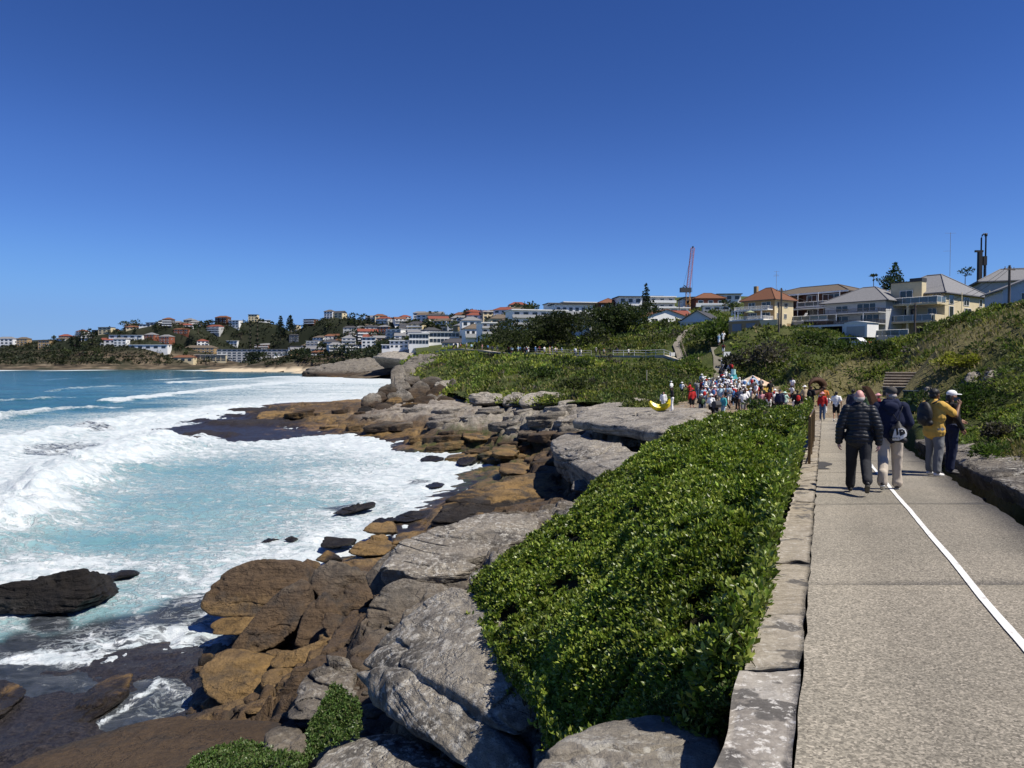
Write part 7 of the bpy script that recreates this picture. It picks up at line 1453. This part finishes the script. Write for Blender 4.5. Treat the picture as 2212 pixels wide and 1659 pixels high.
# tent like painted sculpture on a yellow plinth
x, y, z = hit(1626, 846); o = thing('pavilion_sculpture', 'low tent shaped sculpture with painted panels on a yellow base behind the crowd', 'sculpture', (x, y, z), .15); o.scale = (.78, .78, .62)
b = MB(); w = 2.4; MB().prism([(w * cos(a), w * sin(a)) for a in np.linspace(0, 2*pi, 9)[:-1]], 0, .95).build('base', plain('base_yellow', (.6, .42, .08), .7), o); MB().prism([(2.55 * cos(a), 2.55 * sin(a)) for a in np.linspace(0, 2*pi, 9)[:-1]], .95, 1.08).build('rim', plain('rim_cream', (.6, .55, .4), .7), o)
pc = [(.62, .55, .42), (.5, .22, .14), (.6, .6, .56), (.25, .42, .3), (.62, .5, .36), (.2, .3, .42), (.6, .42, .3), (.55, .52, .45)]
for k in range(8):
    a0, a1 = k * pi / 4, (k + 1) * pi / 4; P0, P1 = (2.5 * cos(a0), 2.5 * sin(a0), 1.09), (2.5 * cos(a1), 2.5 * sin(a1), 1.09); T0 = (.05 * cos(a0), .05 * sin(a0), 2.5); T1 = (.05 * cos(a1), .05 * sin(a1), 2.5)
    V = [P0, P1, T1, T0] + [(p[0] * .97, p[1] * .97, p[2] - .04) for p in (P0, P1, T1, T0)]
    MB().add(V, [(0, 1, 2, 3), (7, 6, 5, 4), (0, 4, 5, 1), (2, 6, 7, 3)]).build('panel', plain(f'panel_{k}', pc[k], .6, .3, .5, 1.2), o)
# cyan totem held above the crowd
x, y, z = hit(1584, 846); o = thing('totem', 'turquoise upright figure like sculpture rising above the crowd', 'sculpture', (x, y, z), .1); o.scale = (.8, .8, .8)
TQ = plain('turquoise', (.1, .5, .52), .5, .4, .2, 2); MB().box(-.35, .35, -.2, .2, 0, 2.1).box(-.5, .5, -.22, .22, 1.5, 1.75).build('body', TQ, o); MB().prism([(.3 * cos(a), .3 * sin(a)) for a in np.linspace(0, 2*pi, 9)[:-1]], 2.1, 2.75).build('head', plain('pale_cyan', (.4, .68, .68), .5), o)
# rusty ring
x, y, z = hit(1763, 852); o = thing('ring_sculpture', 'large rust brown twisted ring sculpture standing on the grass behind the walkers', 'sculpture', (x, y, z - .05), .35); o.scale = (y / 66 * .85, y / 66 * .85, y / 66 * .72)
RUST = plain('rust', (.06, .03, .018), .75, .3, .45, 5, .2); b = MB(); V = []; n = 36; mm = 8
for i in range(n):
    a = 2 * pi * i / n; th = .30 + .22 * cos(a - .6); c = Vector((.92 * cos(a), 0, 1.0 + .80 * sin(a))); rd = Vector((cos(a), 0, sin(a))); tw = a * .5
    for j in range(mm):
        q = 2 * pi * j / mm; u = cos(q) * th * .9; v = sin(q) * .34; V.append(c + rd * (u * cos(tw * .5) - v * sin(tw * .5)) + Vector((0, 1, 0)) * (u * sin(tw * .5) + v * cos(tw * .5)))
b.add(V, [(i * mm + j, i * mm + (j + 1) % mm, ((i + 1) % n) * mm + (j + 1) % mm, ((i + 1) % n) * mm + j) for i in range(n) for j in range(mm)]); b.build('ring', RUST, o, True)
# rusty curved blade by the path
x, y, z = atY(1885, 886, 33); zz = gz(x, y); o = thing('blade_sculpture', 'tall curved rust red blade sculpture on a pale slab beside the path', 'sculpture', (x, y, zz), .2); o.scale = (1.1, 1.1, 1.6)
b = MB(); V = []
for k in range(13):
    t = k / 12; zq = 1.25 * (1 - t**1.6) ; xx = -.42 + .85 * t; wd = .04 + .09 * math.sin(pi * t)**.8; V += [(xx - wd, -.12, zq), (xx + wd, -.12, zq + .03), (xx + wd * .9, .12, zq + .03), (xx - wd * .9, .12, zq)]
b.add(V, [(4*k + j, 4*k + (j+1) % 4, 4*k + 4 + (j+1) % 4, 4*k + 4 + j) for k in range(12) for j in range(4)] + [(3, 2, 1, 0), (48, 49, 50, 51)]); b.build('blade', RUST, o); MB().box(-.6, .75, -.5, .5, -.25, .06).build('plinth', plain('pale_plinth', (.5, .45, .38), .8), o)
o = thing('beam_sculpture', 'long rust red beam lying on the grass left of the ring sculpture', 'sculpture', tuple(hit(1708, 862)), .1); MB().box(-2.2, 2.0, -.2, .2, 0, .34).box(-2.3, -1.9, -.4, .4, 0, .5).build('beam', plain('rust_red', (.2, .04, .03), .7, .3, .3, 3), o)
# two flights of stone steps going up the slope
SS = plain('step_stone', (.5, .43, .33), .9, .2, .2, 4); SR = plain('step_riser', (.10, .08, .06), .95, .1, .3, 5)
for lab, p0, n, wd, rise in (('lower flight of sandstone steps up the slope right of the path', (1902, 884), 7, 1.5, .15), ('upper flight of sandstone steps under the scrub', (1950, 842), 6, 2.0, .15)):
    A = hit(*p0); A = (A[0], A[1], A[2] + .03); fl = thing('stone_steps', lab, 'steps', A, -.55)
    for k in range(n):
        MB().box(-wd/2, wd/2, k * .36 - .03, k * .36 + .42, k * rise + .075, k * rise + .12).build('tread', SS, fl); MB().box(-wd/2 + .03, wd/2 - .03, k * .36, k * .36 + .38, -.4, k * rise + .074).build('riser', SR, fl)
# bin
x, y, z = hit(1966, 892); o = thing('litter_bin', 'dark green wheeled bin beside the steps behind the man in the cap', 'bin', (x, y, z), -.5); BG = plain('bin_green', (.02, .06, .04), .5, .4, .1, 4); b = MB(); V = [(-.27, -.3, .06), (.27, -.3, .06), (.27, .3, .06), (-.27, .3, .06), (-.32, -.36, 1.0), (.32, -.36, 1.0), (.32, .36, 1.0), (-.32, .36, 1.0)]
b.add(V, [(3, 2, 1, 0), (4, 5, 6, 7), (0, 1, 5, 4), (1, 2, 6, 5), (2, 3, 7, 6), (3, 0, 4, 7)]).build('body', BG, o); MB().box(-.35, .35, -.4, .38, 1.005, 1.07).box(-.3, .3, .36, .44, .93, 1.0).build('lid', plain('bin_lid', (.02, .03, .03), .5), o)
for s in (-1, 1): MB().bar((s * .28, .3, .1), (s * .34, .3, .1), .1, 10).build('wheel', DARKP, o)
# pushchair at the front of the crowd
x, y, z = atY(1553, 898, 50.5); o = thing('pushchair', 'black pushchair at the front of the crowd', 'pushchair', (x, y, gz(x, y) + .02), .5); BLK = plain('pram_black', (.02, .02, .022), .7)
MB().box(-.22, .22, -.2, .25, .38, .46).build('seat', BLK, o); MB().add([(-.22, .2, .42), (.22, .2, .42), (.22, .42, 1.0), (-.22, .42, 1.0), (-.22, .26, .40), (.22, .26, .40), (.22, .48, .98), (-.22, .48, .98)], [(0,1,2,3),(7,6,5,4),(0,4,5,1),(1,5,6,2),(2,6,7,3),(3,7,4,0)]).build('backrest', BLK, o); MB().bar((-.24, .25, .98), (.24, .25, .98), .25, 8).build('hood', plain('pram_hood', (.05, .05, .055), .8), o); MB().tube([(-.2, -.35, .1), (-.2, .1, .5), (-.2, .55, 1.02), (.2, .55, 1.02), (.2, .1, .5), (.2, -.35, .1)], .018, 5).tube([(-.2, .4, .1), (-.2, 0, .45)], .018, 5).tube([(.2, .4, .1), (.2, 0, .45)], .018, 5).build('frame', DARKP, o)
for sx in (-.22, .22):
    for sy in (-.35, .4): MB().bar((sx - .02, sy, .12), (sx + .02, sy, .12), .12, 10).build('wheel', DARKP, o)
# clifftop path with its edging and rails; zigzag steps
def ribbon(name, pts, w, mat, lift, parent=None, both=True):
    P = [Vector(p) for p in pts]; q = []
    for a, b in zip(P, P[1:]):
        m = max(2, int((b - a).length / 2.5)); q += [a.lerp(b, k / m) for k in range(m)]
    q.append(P[-1]); V = []
    for i, p in enumerate(q):
        d = (q[min(i+1, len(q)-1)] - q[max(i-1, 0)]); nn = Vector((d.y, -d.x, 0)).normalized() * w / 2; z = max(gz(p.x, p.y), p.z - 4) + lift
        V += [(p.x + nn.x, p.y + nn.y, z), (p.x - nn.x, p.y - nn.y, z), (p.x - nn.x, p.y - nn.y, z - .7), (p.x + nn.x, p.y + nn.y, z - .7)]
    me = MB().add(V, [(4*i + j, 4*i + (j+1) % 4, 4*i + 4 + (j+1) % 4, 4*i + 4 + j) for i in range(len(q) - 1) for j in range(4)]).mesh(name, mat); return add(name, me, parent), [Vector(v) for v in V[0::4]], [Vector(v) for v in V[1::4]]
PALEC = plain('pale_concrete', (.40, .36, .29), .9, .2, .15, .4); cp, Lr, Rr_ = ribbon('clifftop_path', CLIFFPATH[:NCP], 1.8, PALEC, .15); struct(cp); struct(ribbon('worn_steps', CLIFFPATH[NCP - 1:], 1.5, plain('worn_step', (.17, .155, .12), .9, .2, .3, .8), .06)[0])
def railfence(label, pts, h=1.05, step=2.5, mat=None, every=1):
    o = thing('handrail', label, 'railing', group='rails of the clifftop path'); m = mat or plain('rail_grey', (.35, .35, .34), .5); b = MB()
    for zz in (h, h * .55): b.tube([(p.x, p.y, p.z + zz) for p in pts], .035, 5)
    b.build('rail', m, o); pm = MB().bar((0, 0, -.3), (0, 0, h), .045, 5).mesh('post', m)
    for p in pts[::every]: add('post', pm, o, tuple(p))
    return o
def cut(pts, a, b): n = len(pts); return pts[int(a * n):int(b * n)]
railfence('dark rail along the sea side of the far clifftop path', cut(Rr_, .12, .40), mat=plain('rail_dark', (.06, .06, .06), .6)); railfence('pale rail along the clifftop path under the fig trees', cut(Lr, .42, .58), mat=plain('rail_pale', (.5, .48, .44), .6)); railfence('white rail of the clifftop path near the zigzag steps', cut(Lr, .62, .78), mat=WHITEP)
zz_, zl, zr = ribbon('zigzag_steps', STEPS2, 1.6, plain('step_grey', (.20, .18, .15), .9, .2, .25, .6), .15); tag(zz_, 'grey zigzag stairway climbing from the clifftop path to the gabled house', 'stairway')
railfence('timber rail of the zigzag stairway', zl, .9, mat=plain('rail_timber', (.28, .23, .17), .8))
for px, py in ((1452, 772), (1571, 779)):
    x, y, z = hit(px, py + 6); o = thing('notice_board', 'small white notice board beside the clifftop path', 'sign', (x, y, z), .1, 'white notice boards'); MB().box(-.55, .55, -.03, .03, .7, 1.4).build('board', WHITEP, o); MB().bar((0, .05, 0), (0, .05, .75), .05, 5).build('post', DARKP, o)
x, y, z = hit(1397, 834); o = thing('marker_post', 'thin pale post standing in the headland scrub', 'post', (x, y, z)); MB().bar((0, 0, -.3), (0, 0, 2.0), .05, 6).build('pole', plain('pale_timber', (.4, .36, .28), .8), o)
# power poles and wires
TIMB = plain('pole_timber', (.12, .10, .085), .9, .1, .2, 3); tops = []
for lab, px, pt, pb, Yk, arm in (('timber power pole beside the weatherboard house with a cross arm', 2181, 573, 680, 84, 1), ('timber power pole in front of the cream house balconies', 1977, 655, 745, 104, 0), ('timber power pole left of the white garages', 1688, 622, 735, 114, 1), ('slim dark pole before the tan brick house', 1683, 652, 742, 112, 0)):
    x, y, z = atY(px, pt, Yk); zb = gz(x, y); o = thing('power_pole', lab, 'pole', (x, y, zb)); h = z - zb; MB().bar((0, 0, -1), (0, 0, h), .16, 8, 0, .12).build('pole', TIMB, o); tops.append((x, y, z))
    if arm:
        MB().box(-1.1, 1.1, -.06, .06, -.06, .06).build('cross_arm', TIMB, o, loc=(0, 0, h - .45), rz=.5)
        for k in (-.9, -.3, .3, .9): MB().bar((0, 0, 0), (0, 0, .2), .05, 6).build('insulator', plain('insulator', (.3, .28, .26), .4), o, loc=(k * cos(.5), k * sin(.5), h - .38))
def wire(label, a, b, sag, off=0):
    a, b = Vector(a), Vector(b); pts = [a.lerp(b, k / 14) - Vector((0, 0, sag * 4 * (k / 14) * (1 - k / 14))) for k in range(15)]; o = thing('power_line', label, 'cable', (0, 0, 0), group='overhead power lines'); MB().tube([p + Vector((0, off, -.4)) for p in pts], .022, 4).build('wire', DARKP, o); o['wx'] = [a.x, a.y, a.z]
wire('thick black power line sagging in front of the cream house', tops[0], tops[1], 1.6); wire('second power line between the same two poles', tops[0], tops[1], 1.2, .9); wire('long power line past the white house to the pole left of the garages', tops[1], tops[2], 1.8); wire('power line leaving the picture from the cross arm', tops[0], (tops[0][0] + 30, tops[0][1] - 18, tops[0][2]), 1.2)
# drilling rig mast behind the cream house
x, y, z = atY(2116, 590, 150); o = thing('piling_rig', 'black piling rig mast with a hose loop rising behind the cream house roof', 'rig', (x, y, z)); RB = plain('rig_black', (.015, .014, .014), .6)
MB().box(-.35, .35, -.35, .35, -6, 4.2).box(-1.0, .6, -.2, .2, 4.2, 4.6).build('mast', RB, o); MB().box(.6, 1.3, -.3, .3, 1.6, 3.4).build('hammer', RB, o); MB().tube([(1.05, 0, -6), (1.05, 0, 1.7)], .22, 8).build('auger', plain('auger', (.05, .045, .04), .6), o)
for k in range(16): MB().bar((1.05, 0, -2.0 + k * .23), (1.05, 0, -1.93 + k * .23), .33, 8).build('flight', plain('auger', (.05, .045, .04), .6), o)
MB().tube([(.25, 0, 4.4), (.25, 0, 7.0), (.4, 0, 7.6), (.75, 0, 7.9), (1.1, 0, 7.7), (1.15, 0, 7.2), (1.15, 0, 3.3)], .15, 8).box(.95, 1.35, -.2, .2, 7.4, 8.0).build('hose', RB, o, True)
# tower crane on the rise
x, y, z = atY(1486, 672, 300); o = thing('tower_crane', 'luffing tower crane with a pale red lattice jib above the houses', 'crane', (x, y, z)); CR = plain('crane_red', (.42, .16, .15), .6, .3, .1, 2); CO = plain('crane_orange', (.5, .26, .08), .6); u = 300 / F
def lattice(a, b, w, mat, name, n=12, r=.09):
    a, b = Vector(a), Vector(b); d = (b - a).normalized(); uu = d.cross(Vector((0, 1, 0))).normalized() * w / 2; vv = Vector((0, w / 2, 0)); m = MB(); cs = [uu + vv, uu - vv, -uu - vv, -uu + vv]
    for c in cs: m.bar(a + c, b + c, r, 4)
    for k in range(n):
        p, q = a.lerp(b, k / n), a.lerp(b, (k + 1) / n)
        for i in range(4): m.bar(p + cs[i], q + cs[(i + 1) % 4], r * .7, 4)
    return m.build(name, mat, o)
lattice((0, 0, -12), (0, 0, 8), 1.6, CO, 'tower', 10); lattice((0, 0, 8.5), (9.5 * u, 0, 136 * u), 1.3, CR, 'jib', 26); lattice((0, 0, 8.5), (-10 * u, 0, 54 * u), .9, DARKP, 'back_mast', 6); MB().box(-3.2, 1.2, -1, 1, 7.6, 9.4).build('cab', DARKP, o); MB().bar((-10 * u, 0, 54 * u), (9.5 * u, 0, 132 * u), .05, 4).bar((9.5 * u, 0, 134 * u), (9.5 * u, 0, 40 * u), .04, 4).build('cable', DARKP, o); MB().box(8.6 * u, 10.6 * u, -.6, .6, 135 * u, 139 * u).build('jib_head', DARKP, o)
for px, pt, pb, Yk in ((1467, 650, 700, 260), (1448, 664, 690, 270), (1582, 668, 690, 250)):
    x, y, z = atY(px, pb, Yk); o = thing('power_pole', 'thin pole among the roofs on the rise', 'pole', (x, y, z), group='poles among the roofs'); MB().bar((0, 0, -4), (0, 0, (pb - pt) / F * Yk), .14, 6).build('pole', TIMB, o); MB().box(-.9, .9, -.06, .06, -.06, .06).build('cross_arm', TIMB, o, loc=(0, 0, (pb - pt) / F * Yk - .6))
# roof aerial on the orange roofed house
x, y, z = atY(1677, 612, 132); o = thing('aerial', 'small aerial on the orange roofed house', 'aerial', (x, y, z)); MB().bar((0, 0, -1), (0, 0, 2.2), .03, 5).bar((-.5, 0, 2.1), (.5, 0, 2.1), .02, 4).bar((-.35, 0, 1.6), (.35, 0, 1.6), .02, 4).bar((-.5, 0, 1.3), (.45, 0, 1.35), .04, 4).build('mast', plain('aerial_metal', (.25, .25, .26), .5), o)
# parked car and orange barriers on the ridge road
x, y, z = atY(1842, 729, 106); o = thing('parked_car', 'white car parked before the open garages, mostly hidden by scrub', 'car', (x, y, z - 1.53), HRZ)
MB().prism([(-2.2, .35), (2.25, .35), (2.25, .85), (1.6, .98), (1.0, 1.5), (-1.5, 1.55), (-2.1, 1.0), (-2.25, .7)], -.85, .85, 0, Matrix(((1, 0, 0, 0), (0, 0, 1, 0), (0, 1, 0, 0), (0, 0, 0, 1)))).build('body', plain('car_white', (.75, .75, .74), .25, .6, .02), o)
for s in (-1, 1):
    MB().prism([(-1.45, 1.02), (1.35, 1.02), (.95, 1.43), (-1.4, 1.46)], s * .862 - .006, s * .862 + .006, 0, Matrix(((1, 0, 0, 0), (0, 0, 1, 0), (0, 1, 0, 0), (0, 0, 0, 1)))).build('window', GLASSM, o)
    for xx in (-1.35, 1.4): MB().bar((xx, s * .72, .34), (xx, s * .88, .34), .34, 14).build('wheel', DARKP, o)
for k, px in enumerate((1890, 1903, 1916)):
    x, y, z = atY(px, 744, 100); o = thing('barrier', 'orange and white plastic road barrier beside the parked car', 'barrier', (x, y, z - .4), -.3, 'orange road barriers'); ORG = plain('barrier_orange', (.75, .13, .04), .5); MB().prism([(-.3, 0), (.3, 0), (.1, .85), (-.1, .85)], -.85, .85, 0, Matrix(((1 if 0 else 0, 0, 1, 0), (1, 0, 0, 0), (0, 1, 0, 0), (0, 0, 0, 1)))).build('body', ORG if k != 1 else plain('barrier_white', (.7, .68, .66), .5), o)
finish_labels()
